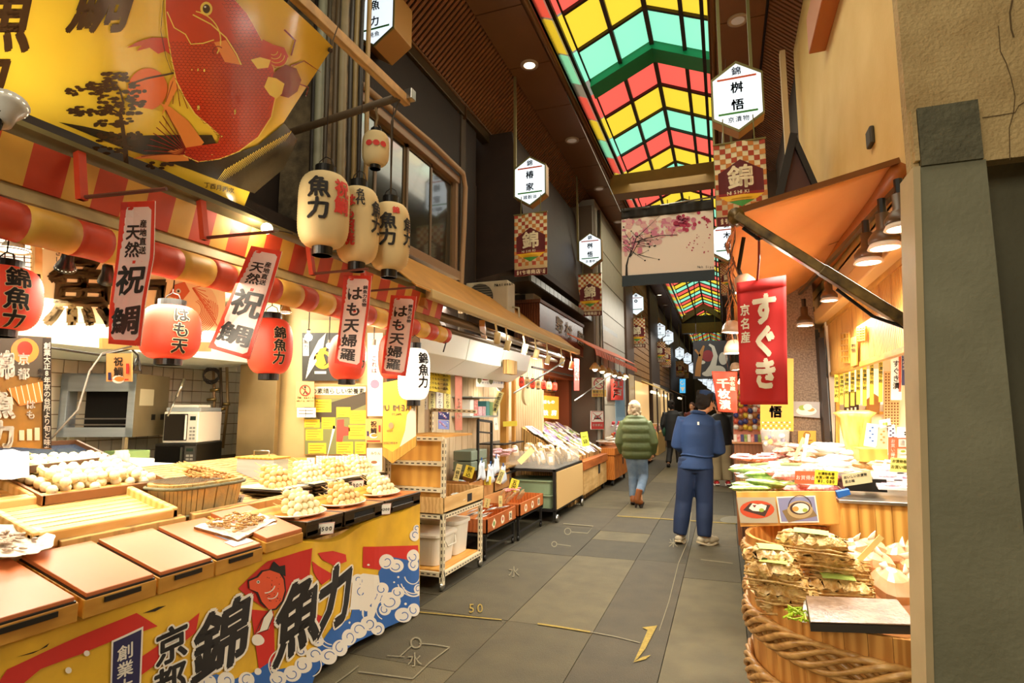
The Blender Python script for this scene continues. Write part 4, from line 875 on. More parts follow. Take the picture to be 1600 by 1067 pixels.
for c in 'PREMIUM': a.ch(c, x, 637, 13, GR_, 2, .02, sx=-.85); x -= 8
for j, c in enumerate('MALTS'): a.ch(c, 625-j*3.2, 647, 5, GR_, 2, .01, sx=-1)
a.disc(611, 665, 4, M('pennant_crest', '#d08a62', .6), 2, ry=5); a.text('YRTNUS'[::-1][:0]+'BEER', 605, 673, 4, GR_, vert=False); a.text('BREWERY', 600, 692, 5, GR_, vert=False); a.build('print', t, lambda px, py, o=0: at(px, py, Y=4.118-o), clip=(598, 590, 650, 708))
# ================================================================== AWNING, BANNERS, LANTERNS
AR = M('awning_red', '#c9401f', .5, vary=.2, vscale=9); AY = M('awning_yellow', '#dfa944', .5, vary=.2, vscale=6); AC_ = M('aged_cream_metal', '#b9a06a', .6, vary=.35, vscale=8)
t = thing('striped_awning', (-2.35, 2.7, 2.1), 'red and yellow striped awning box and roller along the fish shop front', 'awning')
MB().slab([(-2.37, .5, 2.255), (-2.37, 4.62, 2.255), (-2.40, 4.62, 2.32), (-2.40, .5, 2.32)], (-.05, 0, 0)).build('rail', AC_, t, bevel=.004)
MB().slab([(-2.42, .5, 2.475), (-2.42, 4.62, 2.475), (-2.30, 4.62, 2.50), (-2.30, .5, 2.50)], (0, 0, .02)).build('top_board', M('moss_green_board', '#6b5f35', .6, vary=.4), t)
MB().slab([(-2.4, .5, 2.5), (-2.4, 4.62, 2.5), (-2.75, 4.62, 2.62), (-2.75, .5, 2.62)], (0, 0, .03)).build('roof_sheet', M('dark_roof_sheet', '#241b10', .7), t)
y = .5; i = 0; ws = [.11, .12, .10, .13]
while y < 4.62:
    wd = ws[i % 4]; m_ = AR if i % 2 else AY
    MB().slab([(-2.345, y, 2.475), (-2.345, min(y+wd, 4.62), 2.475), (-2.385, min(y+wd, 4.62), 2.315), (-2.385, y, 2.315)], (-.012, 0, 0)).build('upper_stripe', m_, t)
    y += wd; i += 1
y = .5; i = 0
while y < 4.7:
    wd = (.155, .18, .13, .17)[i % 4]; e = min(y+wd, 4.72); mb = MB()
    mb.grid(lambda u, v: Vector((-2.39+.075*math.cos(-1.6+3.2*v), y+(e-y)*u+.0, 2.175+.072*math.sin(-1.6+3.2*v)+.003*math.sin(u*PI))), 4, 10)
    mb.build('roller_stripe', AR if i % 2 == 0 else AY, t, smooth=True, solid=.003); y = e; i += 1
MB().tube([(-2.39, 4.66, 2.175), (-2.36, 4.70, 2.12), (-2.38, 4.68, 2.02)], .006, 6).build('tie_cord', BLACK, t, smooth=True)
for yb_ in (1.42, 1.98, 2.75, 3.3):
    b = MB().slab([(-2.34, yb_, 2.50), (-2.34, yb_+.03, 2.50), (-2.3, yb_+.03, 2.30), (-2.3, yb_, 2.30)], (.03, 0, 0)).bar((-2.3, yb_+.015, 2.31), (-2.28, yb_+.015, 2.31), .02).build('bracket', AR, t)
    MB().tube([(-2.29, yb_+.015, 2.31), (-1.95, yb_+.10, 2.33)], .008, 6).build('banner_rod', M('rusty_rod', '#5e2c1c', .6), t)
# paper streamers (perpendicular to the street)
NB = M('noren_cloth', '#f6f0e4', .75, vary=.06, vscale=4, thin=.5); NR = M('noren_red', '#cf3a26', .7, thin=.3)
def noren(px, Y, txt, label, rows, side, twist=.0):
    """px: left and right edge points from top to bottom"""
    L_, R_ = px; n = len(L_)
    def f(u, v, o=0):
        v = max(0, min(1, v)); k = v*(n-1); i = min(int(k), n-2); fr = k-i
        l = Vector(L_[i]).lerp(Vector(L_[i+1]), fr); r = Vector(R_[i]).lerp(Vector(R_[i+1]), fr); q = l.lerp(r, u)
        yy = Y-.03*v+.012*math.sin(v*9+u*3)+.01*math.sin(u*5)
        p = at(q.x, q.y, Y=Y); p = EYE+(p-EYE)*(yy/Y); p.y -= o; return p
    t = thing('cloth_streamer', f(.5, 1), label, 'banner', 'white streamers with red borders')
    MB().grid(lambda u, v: f(u, v), 8, 26).build('cloth', NB, t, smooth=True, solid=.002)
    g = lambda x, y, o=0: f(x/100, y/400, o+.0015)
    a = Art(); a.poly([(0, 0), (100, 0), (100, 400), (0, 400)], NR, 0); a.poly([(9, 22), (18, 14), (82, 14), (91, 22), (91, 372), (82, 384), (18, 384), (9, 372)], NB, 1)
    for (s_, x, y, sz, sx) in rows:
        for j, c in enumerate(s_): a.ch(c, x, y+j*sz*1.08, sz, INK, 3, .03, sx=sx)
    a.build('print', t, g, cuts_x=range(0, 100, 20), cuts_y=range(0, 400, 20))
noren((((190, 316), (183, 400), (172, 480), (170, 537)), ((243, 314), (241, 400), (228, 470), (220, 541))), 1.55, '', 'nearest white streamer with red border, painted with a red-bream blessing in black', [('天然', 42, 75, 40, 1), ('産地直送', 70, 55, 20, 1), ('祝', 50, 200, 85, .95), ('鯛', 50, 320, 95, .9)], 0)
noren((((393, 384), (370, 440), (345, 500), (326, 543)), ((441, 393), (425, 450), (404, 515), (390, 562))), 2.1, '', 'second white streamer from the left, slanting, painted with the same blessing', [('天然', 42, 70, 40, 1), ('産地直送', 72, 55, 20, 1), ('祝', 50, 195, 90, .95), ('鯛', 50, 310, 95, .9)], 0)
noren((((537, 430), (534, 480), (528, 530), (523, 567)), ((581, 431), (577, 480), (570, 530), (565, 577))), 2.9, '', 'third white streamer, hung before the third red lantern, tempura in brush script', [('はも天婦羅', 45, 75, 62, .95), ('錦魚力名物', 82, 50, 17, 1)], 0)
noren((((611, 461), (606, 505), (600, 545), (596, 583)), ((651, 463), (646, 505), (640, 550), (634, 588))), 3.4, '', 'fourth and farthest white streamer, beside the white lantern', [('はも天婦羅', 45, 75, 62, .95), ('錦魚力名物', 82, 50, 17, 1)], 0)
# lanterns
LP = M('lantern_paper_red', '#e0452c', .5, emit=.28); LW = M('lantern_paper_cream', '#dcc28c', .7, vary=.12, vscale=4); LWH = M('lantern_paper_lit', '#fff4e2', .5, emit=1.1); LINK = M('lantern_ink', '#1a130d', .7); LRED = M('lantern_red_ink', '#c93226', .7)
def lantern(px0, px1, py0, py1, label, mat, texts, X=None, Y=None, power=1.0, ribs=30, hang=.25, group=None, capr=.45, light_=0, sq=2.6, name='paper_lantern', hook=True):
    cx_, cy_ = (px0+px1)/2, (py0+py1)/2
    c = at(cx_, cy_, X=X, Y=Y); d = depth(c); r = (px1-px0)/2*d/FPX; H = (py1-py0)*d/FPX*.99
    t = thing(name, c-Vector((0, 0, H/2)), label, 'lantern', group)
    ch_ = H*.09; hb = H/2-ch_
    def R(z):
        q = min(1, abs(z)/hb); return r*(capr+(1-capr)*(1-q**sq)**(1/2))
    prof = []
    for k in range(ribs*2+1):
        z = -hb+2*hb*k/(ribs*2); prof.append((R(z)*(1 if k % 2 == 0 else .972), z))
    MB().lathe(prof, c, 32).build('paper_body', mat, t, smooth=True)
    for s_ in (-1, 1):
        z0_ = hb*s_; MB().lathe([(r*capr*.98, 0), (r*capr*1.0, 0), (r*capr*1.0, ch_), (r*capr*.9, ch_), (r*capr*.9, 0)], c+Vector((0, 0, z0_ if s_ > 0 else z0_-ch_)), 24).build('end_ring', BLACK, t, smooth=False)
    if hook: MB().tube([c+Vector((-r*.4, 0, hb+ch_*.8)), c+Vector((-r*.3, 0, hb+ch_*1.8)), c+Vector((0, 0, hb+ch_*2.3)), c+Vector((r*.3, 0, hb+ch_*1.8)), c+Vector((r*.4, 0, hb+ch_*.8))], .003, 5).build('wire_handle', DARK, t, smooth=True)
    if hang: MB().tube([c+Vector((0, 0, hb+ch_*2.2)), c+Vector((.005, 0, hb+ch_*2.2+hang))], .003, 5).build('hanging_cord', DARK, t)
    base = math.atan2(-(c.y), -c.x)                        # towards the viewer
    def f(x, y, o=0):                                      # x: angle in units of radius to the right, y down, in lantern radii
        z = -y*r; z = max(-hb*.97, min(hb*.97, z)); a_ = base+x; rr_ = R(z)*1.004+o*1.5
        return c+Vector((rr_*math.cos(a_), rr_*math.sin(a_), z))
    a = Art()
    for (s_, x, y, sz, m_, st) in texts:
        for j, ch in enumerate(s_):
            if st == 'h': a.ch(ch, x, y+j*sz*.98, sz, m_, 3, .03, sx=1.0, halo=M('lantern_halo', '#efc79b', .6), ho=.06)
            elif st == 'n': a.ch(ch, x, y+j*sz*.98, sz, m_, 3, .035, sx=1.0)
            elif st == 'o': a.disc(x+j*.52, y, sz, m_, 3, ry=sz*.95, n=16); a.line([(x+j*.52, y), (x+j*.52+.5, y)], .05, m_, 3) if j < len(s_)-1 else None
    if texts: a.build('lettering', t, f, cuts_x=[q*.12 for q in range(-14, 15)], cuts_y=[q*.12 for q in range(-16, 17)])
    return c, r
T1 = [('錦魚力', -.35, -.45, .62, LINK, 'h')]
lantern(-48, 55, 405, 527, 'red paper lantern cut by the left edge of the picture', LP, [('錦魚力', .35, -.55, .66, LINK, 'h')], X=-2.62, group='red paper lanterns under the awning', hang=.1)
lantern(222, 310, 468, 571, 'red lantern painted with hamo tempura letters, between the first two streamers', LP, [('はも天', .32, -.55, .55, LINK, 'h')], X=-2.62, group='red paper lanterns under the awning', hang=.1)
lantern(388, 456, 488, 594, 'red lantern with the shop name, right of the slanting streamer', LP, [('錦魚力', .42, -.55, .58, LINK, 'h')], X=-2.62, group='red paper lanterns under the awning', hang=.1)
lantern(514, 572, 515, 601, 'red lantern half hidden by the third streamer', LP, [('力', .8, .35, .5, LINK, 'h')], X=-2.62, group='red paper lanterns under the awning', hang=.1)
lantern(591, 641, 515, 600, 'red lantern half hidden by the fourth streamer', LP, [('力', .8, -.1, .5, LINK, 'h')], X=-2.62, group='red paper lanterns under the awning', hang=.1)
lantern(622, 672, 535, 634, 'glowing white lantern with thin black brush letters', LWH, [('錦魚力', .62, -.95, .75, LINK, 'n')], X=-2.36, hang=.12, ribs=22, capr=.42, sq=4)
# four cream lanterns on the pole
c1, r1 = lantern(467, 545, 257, 402, 'largest cream lantern, nearest, with two bold black characters', LW, [('魚力', -.22, -.65, .88, LINK, 'n'), ('祝鯛', .72, -.72, .72, LRED, 'n')], X=-2.1, hang=.55, capr=.4, sq=4.5, group='cream lanterns above the awning')
c2, r2 = lantern(526, 592, 279, 426, 'middle cream lantern with a column of red characters', LW, [('はも照焼', -.42, -.9, .62, LRED, 'n'), ('名代', .08, -1.3, .42, LINK, 'n'), ('魚力', 1.0, -.65, .8, LINK, 'n')], X=-2.06, hang=.6, capr=.4, sq=4.5, group='cream lanterns above the awning')
c3, r3 = lantern(578, 640, 305, 436, 'third cream lantern, nearest the window, with bold black characters', LW, [('魚力', -.1, -.55, .85, LINK, 'n'), ('錦', .28, -1.12, .38, LRED, 'n'), ('魚力', 1.05, -.5, .75, LINK, 'n')], X=-2.0, hang=.75, capr=.4, sq=4.5, group='cream lanterns above the awning')
c4, r4 = lantern(566, 608, 200, 266, 'smallest cream lantern with a band of red dots, high on the pole', LW, [('●●●', -.5, -.05, .23, LRED, 'o')], X=-2.02, hang=.12, capr=.4, sq=3.5, group='cream lanterns above the awning')
# timber rail and cross pole
E1 = at(634, 157, X=-1.9)
t = thing('timber_rail', (-1.9, 2.4, 3.5), 'long pale timber rail carrying the big fish banner', 'pole')
d_ = Vector((0, 1, .012)); MB().bar(E1-d_*2.6, E1+d_*.02, .045, .06).build('beam', M('pale_timber', '#c99a5a', .6, wood=1), t, bevel=.003)
MB().bar(E1-d_*.03+Vector((.03, 0, .03)), E1+Vector((.03, .03, .03)), .06, .07).build('end_clamp', STEEL, t, bevel=.005)
a1, a2 = at(506, 190, Y=E1.y-.05), at(622, 152, Y=E1.y-.08)
tag(MB().tube([a1+(a1-a2)*.8, a1, a2], .026, 10).build('cross_pole', M('weathered_pole', '#5e4a30', .7, vary=.4), smooth=True), 'weathered round cross pole under the end of the timber rail', 'pole')
tag(MB().tube([E1+Vector((0, -.06, 0)), at(612, 190, X=-1.93), c3+Vector((0, 0, r3*2.1))], .006, 6).build('rope', M('twine', '#4a3d2c', .8)), 'long twine from the rail down to the third cream lantern', 'rope')
tag(MB().tube([at(587, 168, X=-2.0), at(590, 185, X=-2.0), at(586, 200, X=-2.02)], .008, 6).build('rope', M('pale_twine', '#8a7654', .8)), 'short pale twine holding the smallest lantern', 'rope')
# the big fish banner
P0 = Vector((-2.4, 0, 2.6)); tv = Vector((.55, 0, .77)).normalized(); fn_ = Vector((.77, 0, -.55)).normalized()
def fwav(s, t): return .016*math.sin(s*6+t*2)+.006*math.sin(s*12+t*7+1)+.005*math.exp(-t/.15)*math.sin(s*20)
FB = M('banner_vinyl_yellow', '#edc93e', .18, c2='#dfb230', vscale=2, coat=.5)
t = thing('fish_banner', (-2.4, 1.5, 2.6), 'huge yellow vinyl banner with a red sea bream, a pine and a sun', 'banner')
Ye = 2.32
MB().grid(lambda u, v: (lambda s: P0+tv*(.96*v)+Vector((0, s, 0))+fn_*fwav(s, .96*v))(.35+(Ye-.05*math.sin(v*PI)-.35)*u), 160, 40).build('vinyl_sheet', FB, t, smooth=True)
def fm(px, py, o=0):
    p = atp(px, py, P0, fn_); s = p.y; tt = (p-P0).dot(tv); return p+fn_*(fwav(s, tt)+o)
VI = M('vinyl_ink', '#3d2510', .25, coat=.4); VR = M('vinyl_red', '#cf3418', .22, coat=.5, c2='#b02812', vscale=3); VR2 = M('vinyl_dark_red', '#7d1a10', .25, coat=.4); VO = M('vinyl_orange', '#ea8a3c', .25, coat=.4); VY = M('vinyl_light_yellow', '#f1cf5a', .25, coat=.4); VG = M('vinyl_charcoal', '#2d2213', .25, coat=.4); VS = M('vinyl_sun', '#e66a2e', .25, coat=.4)
a = Art()
a.poly([(88, 188), (130, 196), (200, 212), (262, 214), (330, 210), (345, 245), (400, 225), (440, 190), (462, 215), (440, 262), (395, 300), (372, 292), (300, 266), (252, 252), (200, 234), (140, 210)], VG, 1)
a.disc(232, 141, 33, VS, .8, n=32)
a.poly([(90, 172), (150, 176), (210, 166), (262, 178), (262, 214), (200, 212), (130, 196)], FB, .9)
a.ch('鯛', 165, -8, 118, VI, 2, .03, sx=.85, sh=.35); a.ch('魚', 6, 22, 120, VI, 2, .03, sx=.8, sh=.2); a.ch('力', -25, 112, 80, VI, 2, .04, sh=.2)
rf = random.Random(21)
for (x, y, wx, wy, n) in ((180, 120, 22, 8, 26), (160, 132, 28, 7, 24), (130, 138, 30, 8, 24), (185, 150, 34, 12, 40), (150, 172, 44, 8, 34), (195, 170, 30, 12, 30), (175, 190, 32, 6, 20), (120, 172, 18, 5, 10), (185, 212, 38, 7, 26), (180, 232, 34, 6, 16), (215, 138, 14, 8, 10), (255, 262, 20, 5, 8)):
    for _ in range(n): a.disc(x+rf.uniform(-wx, wx), y+rf.uniform(-wy, wy), rf.uniform(3, 7), VI, 2, ry=rf.uniform(1.5, 3.2), n=7)
a.line([(196, 258), (194, 225), (190, 195), (186, 175), (192, 160), (186, 140), (176, 125)], 9, VI, 2, taper=True); a.line([(190, 178), (170, 168), (150, 172), (104, 173)], 3, VI, 2); a.line([(200, 132), (230, 124), (262, 119), (275, 116)], 3, VI, 2.5)
body = [(262, -20), (262, 20), (266, 60), (272, 95), (279, 128), (292, 155), (306, 178), (326, 195), (342, 210), (338, 222), (316, 226), (292, 232), (290, 244), (310, 252), (340, 246), (370, 234), (400, 212), (420, 180), (428, 140), (424, 105), (412, 72), (398, 45), (384, 20), (362, -5), (350, -20)]
a.poly([(248, 232), (225, 244), (208, 248), (236, 250), (262, 256), (296, 252), (292, 232), (280, 205), (262, 175), (252, 162), (270, 170), (296, 190), (318, 222), (300, 244), (286, 244), (262, 240)], VO, 2.6)
for k in range(9): a.line([(296, 242), (222+k*5, 246-k*9)], 1.4, VR2, 2.9)
a.poly([(272, 62), (240, 60), (214, 66), (197, 74), (222, 72), (214, 80), (236, 76), (250, 86), (262, 82), (275, 92)], VR, 2.4)
a.poly([(277, 116), (268, 130), (264, 152), (256, 182), (268, 164), (280, 140), (292, 150), (304, 172), (318, 180), (306, 160), (296, 136), (288, 122)], VO, 2.7)
for k in range(5): a.line([(277, 118), (262+k*11, 170+k*3-8)], 1.2, VR2, 2.8)
a.poly([(p[0]+(1.5 if p[0] > 330 else -1.5), p[1]+1) for p in body], VY, 2.9); a.poly(body, VR, 3)
def inside(x, y, P):
    r = False; j = len(P)-1
    for i in range(len(P)):
        if (P[i][1] > y) != (P[j][1] > y) and x < (P[j][0]-P[i][0])*(y-P[i][1])/(P[j][1]-P[i][1])+P[i][0]: r = not r
        j = i
    return r
for i in range(60):
    for j in range(46):
        x = 255+i*6.2*.5+j*.0+((j % 2)*3.1)+i*0; x = 258+(i % 30)*6.2+(j % 2)*3.1; y = 66+j*4.4
        if i < 30 and inside(x, y, body) and inside(x+5, y, body) and (x-335 < (y-40)*1.6) and not (x < 330 and y < 60): a.arc(x, y, 3.4, .15, PI-.15, .8, VR2, 3.4, n=4)
for i in range(12):
    for j in range(18):
        x = 350+i*6.2+(j % 2)*3.1; y = -16+j*5
        if inside(x, y, body) and (x-345) > (y+5)*.35: a.arc(x, y, 3.4, .15, PI-.15, .8, VR2, 3.4, n=4)
a.disc(323, 14, 9, VY, 4, ry=11); a.disc(323, 14, 5.5, VI, 5, ry=7); a.disc(321, 11, 1.6, OFW, 6)
a.line([(264, 20), (275, 45), (292, 55), (300, 70), (318, 68), (334, 62)], 1.6, VY, 4); a.arc(300, 62, 44, -1.4, .5, 1.8, VY, 4); a.line([(303, 24), (330, 38), (352, 58), (368, 84), (375, 100)], 2, VY, 4)
a.poly([(334, 66), (352, 62), (366, 84), (374, 100), (362, 98), (350, 96), (344, 84)], VO, 4)
a.arc(340, 80, 8, 2.5, 5.5, 1.4, VR2, 4.5)
a.line([(258, 2), (254, 50), (262, 90), (272, 118)], 1, VI, 4)
a.poly([(424, 112), (440, 98), (458, 104), (466, 122), (460, 140), (446, 150), (430, 146), (420, 132)], VR2, 3.6)
a.poly([(408, 60), (424, 68), (440, 72), (446, 86), (440, 98), (426, 104), (414, 92), (404, 76)], VR, 4)
a.poly([(416, 118), (428, 120), (440, 128), (436, 144), (428, 152), (418, 146), (410, 134)], VY, 4.2)
a.poly([(390, 92), (404, 88), (420, 92), (416, 104), (400, 106)], VY, 4.2)
a.line([(450, 100), (470, 92), (500, 112)], 3, VR2, 3.8, taper=True); a.line([(462, 128), (478, 134), (474, 148)], 2, VR2, 3.8); a.line([(440, 44), (456, 60), (450, 84)], 2.5, VR2, 3.8)
for k in range(4): a.arc(424+k*2, 78+k*3, 6+k*3, 0, 2.2, 1, VY, 4.4)
for k in range(24): a.line([(350+k*4.4, 262-k*2.6), (330+k*4.8, 292-k*3.2)], 1.2, VY, 2.0, taper=True)
a.text('丁酉月丙次', 322, 288, 9, VI, vert=False, lv=3, dir=(.95, .18))
a.build('print', t, fm, cuts_x=range(-54, 540, 9), cuts_y=range(-60, 320, 20), clip=(-60, -80, 540, 330), base=.004)
for (x, y) in ((445, 18), (515, 78), (372, 316)):
    p = atp(x, y, P0, fn_); MB().tube([p-fn_*.01, p+fn_*.012], .012, 8).build('eyelet', DARK, t)
    if y < 100: MB().tube([p, p+Vector((.04, .02, .16))], .003, 5).build('tie_string', M('twine'), t)
MB().tube([atp(372, 316, P0, fn_), (-2.5, 2.6, 2.62)], .003, 5).build('tie_string', M('twine'), t)
# bulbs and reflector lamps of the fish shop
BUL = M('bulb_glow', '#fff0c8', .3, emit=9)
def bulb(px, py, label, r=.035, X=-2.3, Y=None, power=4, neck=(0, 0, 1), shade=None):
    c = at(px, py, X=X if Y is None else None, Y=Y); n_ = Vector(neck).normalized()
    t = thing('light_bulb', c, label, 'lamp'); MB().ball(c, r, n=16).build('bulb', BUL, t, smooth=True)
    MB().tube([c+n_*r*.8, c+n_*r*2.2], r*.45, 10).build('socket', M('lamp_socket', '#5e5344', .4), t)
    MB().tube([c+n_*r*2.1, c+n_*(r*2.1+.1)] if n_.z < .9 else [c+n_*r*2.1, Vector((c.x, c.y, 2.59))], .004, 5).build('cord', DARK, t)
    if power:
        l = light('POINT', c-n_*r*1.6, power, WARM, .04); l.parent = t; l.matrix_parent_inverse = pmat(t).inverted()
bulb(417, 357, 'bare globe bulb glowing on the awning top beside the cream lantern', .030, X=-2.27, power=6, neck=(.2, 1, .1))
bulb(326, 512+0, 'bare bulb behind the second streamer', .02, X=-2.9, power=0) if False else None
bulb(482, 527, 'bare bulb hanging in front of the framed eel poster', .03, Y=3.7, power=3)
bulb(514, 540, 'small clear bulb behind the third streamer', .022, Y=3.9, power=0)
bulb(584, 546, 'bright bulb between the last two red lanterns', .035, Y=3.8, power=5)
def cone_lamp(px, py, label, X, d, r=.05, L_=.1, col_='#1d1a17', power=8, aim=(0, 0, -1), glow=BUL, cat='spotlight', nm='spot_lamp', Y=None, group=None):
    c = at(px, py, X=X) if Y is None else at(px, py, Y=Y)
    aim = Vector(aim).normalized(); R = aim.to_track_quat('-Z', 'Y').to_matrix()
    t = thing(nm, c, label, cat, group)
    MB().lathe([(r*.35, L_), (r*.5, L_*.95), (r*.62, L_*.5), (r*.8, L_*.3), (r, 0), (r*.95, 0), (r*.7, L_*.3), (r*.3, L_*.8)], c, 18, R=R).build('shade', M('shade_'+col_[1:], col_, .35), t, smooth=True)
    MB().lathe([(.0, -.004), (r*.7, .004), (r*.93, .01), (.0, L_*.35)], c, 16, R=R).build('lamp_glass', glow, t, smooth=True)
    MB().tube([c-aim*L_, c-aim*(L_+.03), c-aim*(L_+.03)+Vector((0, 0, .06 if c.x > -2.5 or c.z > 2.4 or c.y > 5 else 2.6-c.z-L_))], .008, 6).build('stem', BLACK, t)
    if power:
        l = light('SPOT', c+aim*.02, power, WARM, .04, c+aim, spot=2.3); l.parent = t; l.matrix_parent_inverse = pmat(t).inverted()
cone_lamp(12, 162, 'chrome reflector lamp at the left edge shining on the fish banner', -2.0, 0, .055, .09, '#b9b4a8', 10, (-.3, .3, .9))
cone_lamp(102, 420, 'black track spotlight before the left of the wall characters', -2.9, 0, .045, .09, power=14, aim=(-.6, .3, -.7))
cone_lamp(168, 440, 'black track spotlight half hidden behind the nearest streamer', -2.95, 0, .045, .1, power=0, aim=(-.5, .4, -.7), glow=LOFF)
cone_lamp(446, 490, 'brown bell lamp behind the third red lantern cord', -2.9, 0, .045, .07, '#c9a86a', 6)
cone_lamp(20, 393, 'white-glowing lamp panel at the left edge over the red lantern', -3.0, 0, .07, .04, '#d8d2c0', 14)
# wall board with the big wooden characters
t, f = pb('name_board', 58, 388, 352, 500, M('cream_backboard', '#fbe7b8', .5), 'cream name board with two large dark wooden characters and a drawn bream', 'sign', X=-3.62, dy=18, th=.03)
P = [at(58, 388, X=-3.62), at(352, 405, X=-3.62)]
a = Art(); WC = M('carved_olive_wood', '#5a4520', .5, wood=1)
a.ch('魚', 128, 452, 118, WC, 3, .04, sx=.98, sh=.1, shy=-.03); a.ch('力', 222, 466, 104, WC, 3, .05, sx=.75, sh=.1)
a.text('さしみ', 90, 395, 10, INK); a.build('lettering', t, f)
a = Art(); BRN = M('bream_lineart', '#d9683c', .6)
a.disc(300, 480, 40, M('bream_wash', '#f3cfa0', .6), 1, ry=42, n=28)
for k in range(11): a.arc(300, 484, 14+k*2.6, -1.2+.1*k, 1.3, 1.0, BRN, 2)
a.poly([(262, 462), (272, 445), (288, 440), (296, 455), (284, 470)], BRN, 2); a.disc(278, 455, 4, OFW, 3); a.disc(278, 455, 1.8, INK, 4)
for k in range(8): a.line([(300, 450), (318+k*3, 446+k*9)], 1.2, BRN, 2.5)
a.build('bream_drawing', t, f)
tag(MB().slab([at(160, 528, X=-3.6), at(330, 535, X=-3.6), at(330, 549, X=-3.6), at(160, 545, X=-3.6)], (-.03, 0, 0)).build('mossy_ledge', M('mossy_ledge', '#a58b4a', .7, vary=.4)), 'long mottled ledge under the name board', 'ledge')
t = thing('lattice_frame', at(25, 400, X=-3.3), 'wooden framed bright lattice at the left above the signboard', 'panel')
MB().slab([at(-60, 360, X=-3.32), at(60, 375, X=-3.32), at(60, 435, X=-3.32), at(-60, 425, X=-3.32)], (-.02, 0, 0)).build('light_panel', M('bright_panel', '#fff3da', .4, emit=1.2), t)
MB().bar(at(57, 380, X=-3.3), at(57, 436, X=-3.3), .035).bar(at(-50, 424, X=-3.3), at(60, 434, X=-3.3), .035).build('frame', PINE, t)
mb = MB()
for k in range(9): mb.bar(at(-60+k*14, 362, X=-3.31), at(-74+k*16, 428, X=-3.31), .004); mb.bar(at(-60, 368+k*7, X=-3.31), at(58, 376+k*7, X=-3.31), .004)
mb.build('lattice', BROWN, t)
# gold and black signboard at the left edge
t, f = pb('photo_signboard', -120, 515, 80, 690, M('signboard_amber', '#b8822f', .4, c2='#6a4a1a', vscale=7), 'amber and black signboard with white characters and a grilled eel photo', 'sign', X=-2.88, dy=12, th=.02)
a = Art(); a.poly([(-110, 515), (72, 527), (72, 590), (-110, 578)], POD, 1); a.rect(66, 528, 80, 700, M('signboard_black', '#231a0e', .4), 2)
a.disc(38, 548, 22, VO, 2, ry=20); a.disc(38, 545, 12, VR, 3, ry=12); a.poly([(10, 608), (66, 596), (66, 628), (30, 634)], M('eel_orange', '#d9802e', .5), 2.5)
for k in range(6): a.line([(14+k*9, 606-k*1.8), (20+k*9, 632-k)], 1.5, CREAM, 3)
a.text('創業大正8年京の台所より旬と味を', 72.5, 540, 11, OFW, lv=4, step=.98, dir=(0, 1), off=.02)
a.text('京都', 36, 561, 19, OFW, lv=4, step=1.2, off=.03); a.text('はも', 47, 632, 15, OFW, lv=4, off=.03); a.text('錦', 2, 570, 46, OFW, lv=4, off=.04, sx=.9); a.text('魚力', 2, 632, 44, OFW, lv=4, off=.05, sx=.95); a.text('魚力', 62, 580, 9, INK, lv=5)
for k in range(3): a.rect(29+k*12, 672-k*2, 37+k*12, 688, CREAM, 3)
a.build('print', t, f, clip=(-110, 505, 79.5, 700))
# ================================================================== HANGING SIGNS OF THE ARCADE
SWH = M('sign_glow', '#e9f6ff', .4, emit=1.0); SFR = M('sign_frame_green_gold', '#7d7a4c', .35, .4); SBX = M('sign_box_tan', '#b0813f', .4)
def hexsign(px, py, w, X, Y, name, sub, label, top='錦', pole=None, h=1.55, flag=True, dep=.13, full=True, fs=(1.04, 1.95)):
    c = at(px, py, X=X) if X is not None else at(px, py, Y=Y)
    hh = w*h/2; sh_ = hh*.58
    sh2 = [(-w/2, sh_), (0, hh), (w/2, sh_), (w/2, -sh_), (0, -hh), (-w/2, -sh_)]
    t = thing('hanging_sign', c-Vector((0, 0, hh)), label, 'sign', 'hexagonal lit shop signs')
    B = lambda k, dy: [c+Vector((x*k, dy, z*k)) for x, z in sh2]
    MB().prism(B(1, 0), (0, dep, 0)).build('box', SBX, t, bevel=.006)
    fr = B(1.0, -.012); fi = B(.93, -.012); mb = MB()
    for i in range(6):
        j = (i+1) % 6; mb.slab([fr[i], fr[j], fi[j], fi[i]], (0, .014, 0))
    mb.build('rim', SFR, t); MB().prism(B(.94, -.004), (0, .006, 0)).build('lit_face', SWH, t)
    f = lambda x, y, o=0: c+Vector((x*w, -.005-o, -y*w))
    a = Art(); a.ch(top, 0, -.56, .19, NAVY, 2, .02); a.poly([(-.38, -.43), (.38, -.43), (.38, -.385), (-.38, -.385)], M('sign_orange', '#d9633a', .6), 2); a.poly([(-.38, .33), (.38, .33), (.38, .375), (-.38, .375)], GREEN, 2)
    if name: a.text(name, 0, -.20 if len(name) < 3 else -.24, .25 if len(name) < 3 else .2, INK, step=1.5, off=.03)
    if sub: a.text(sub, -.14*(len(sub)-1)/2, .49, .13, INK, vert=False, step=1.1)
    a.build('lettering', t, f)
    top_z = 5.95 if c.x < -2.8 else 6.36 if (c.x < -2.03 or c.x > .05) else 6.95+max(0, min(c.x+1.87, .15-c.x))*.455
    if pole:
        p0 = at(pole, py, Y=c.y+dep/2); MB().bar((p0.x, c.y+dep/2, c.z-hh*.5), (p0.x, c.y+dep/2, SOF+.1), .035).build('pole', M('pole_gold', '#8a7c50', .4, .4), t)
        MB().bar((p0.x, c.y+dep/2, c.z-hh*.3), (c.x, c.y+dep/2, c.z-hh*.3), .03).build('arm', SFR, t)
    else: MB().bar(c+Vector((-w*.3, dep/2, sh_)), Vector((c.x-w*.3, c.y+dep/2, top_z)), .03).bar(c+Vector((w*.3, dep/2, sh_)), Vector((c.x+w*.3, c.y+dep/2, top_z)), .03).build('hanger', SFR, t)
    return c
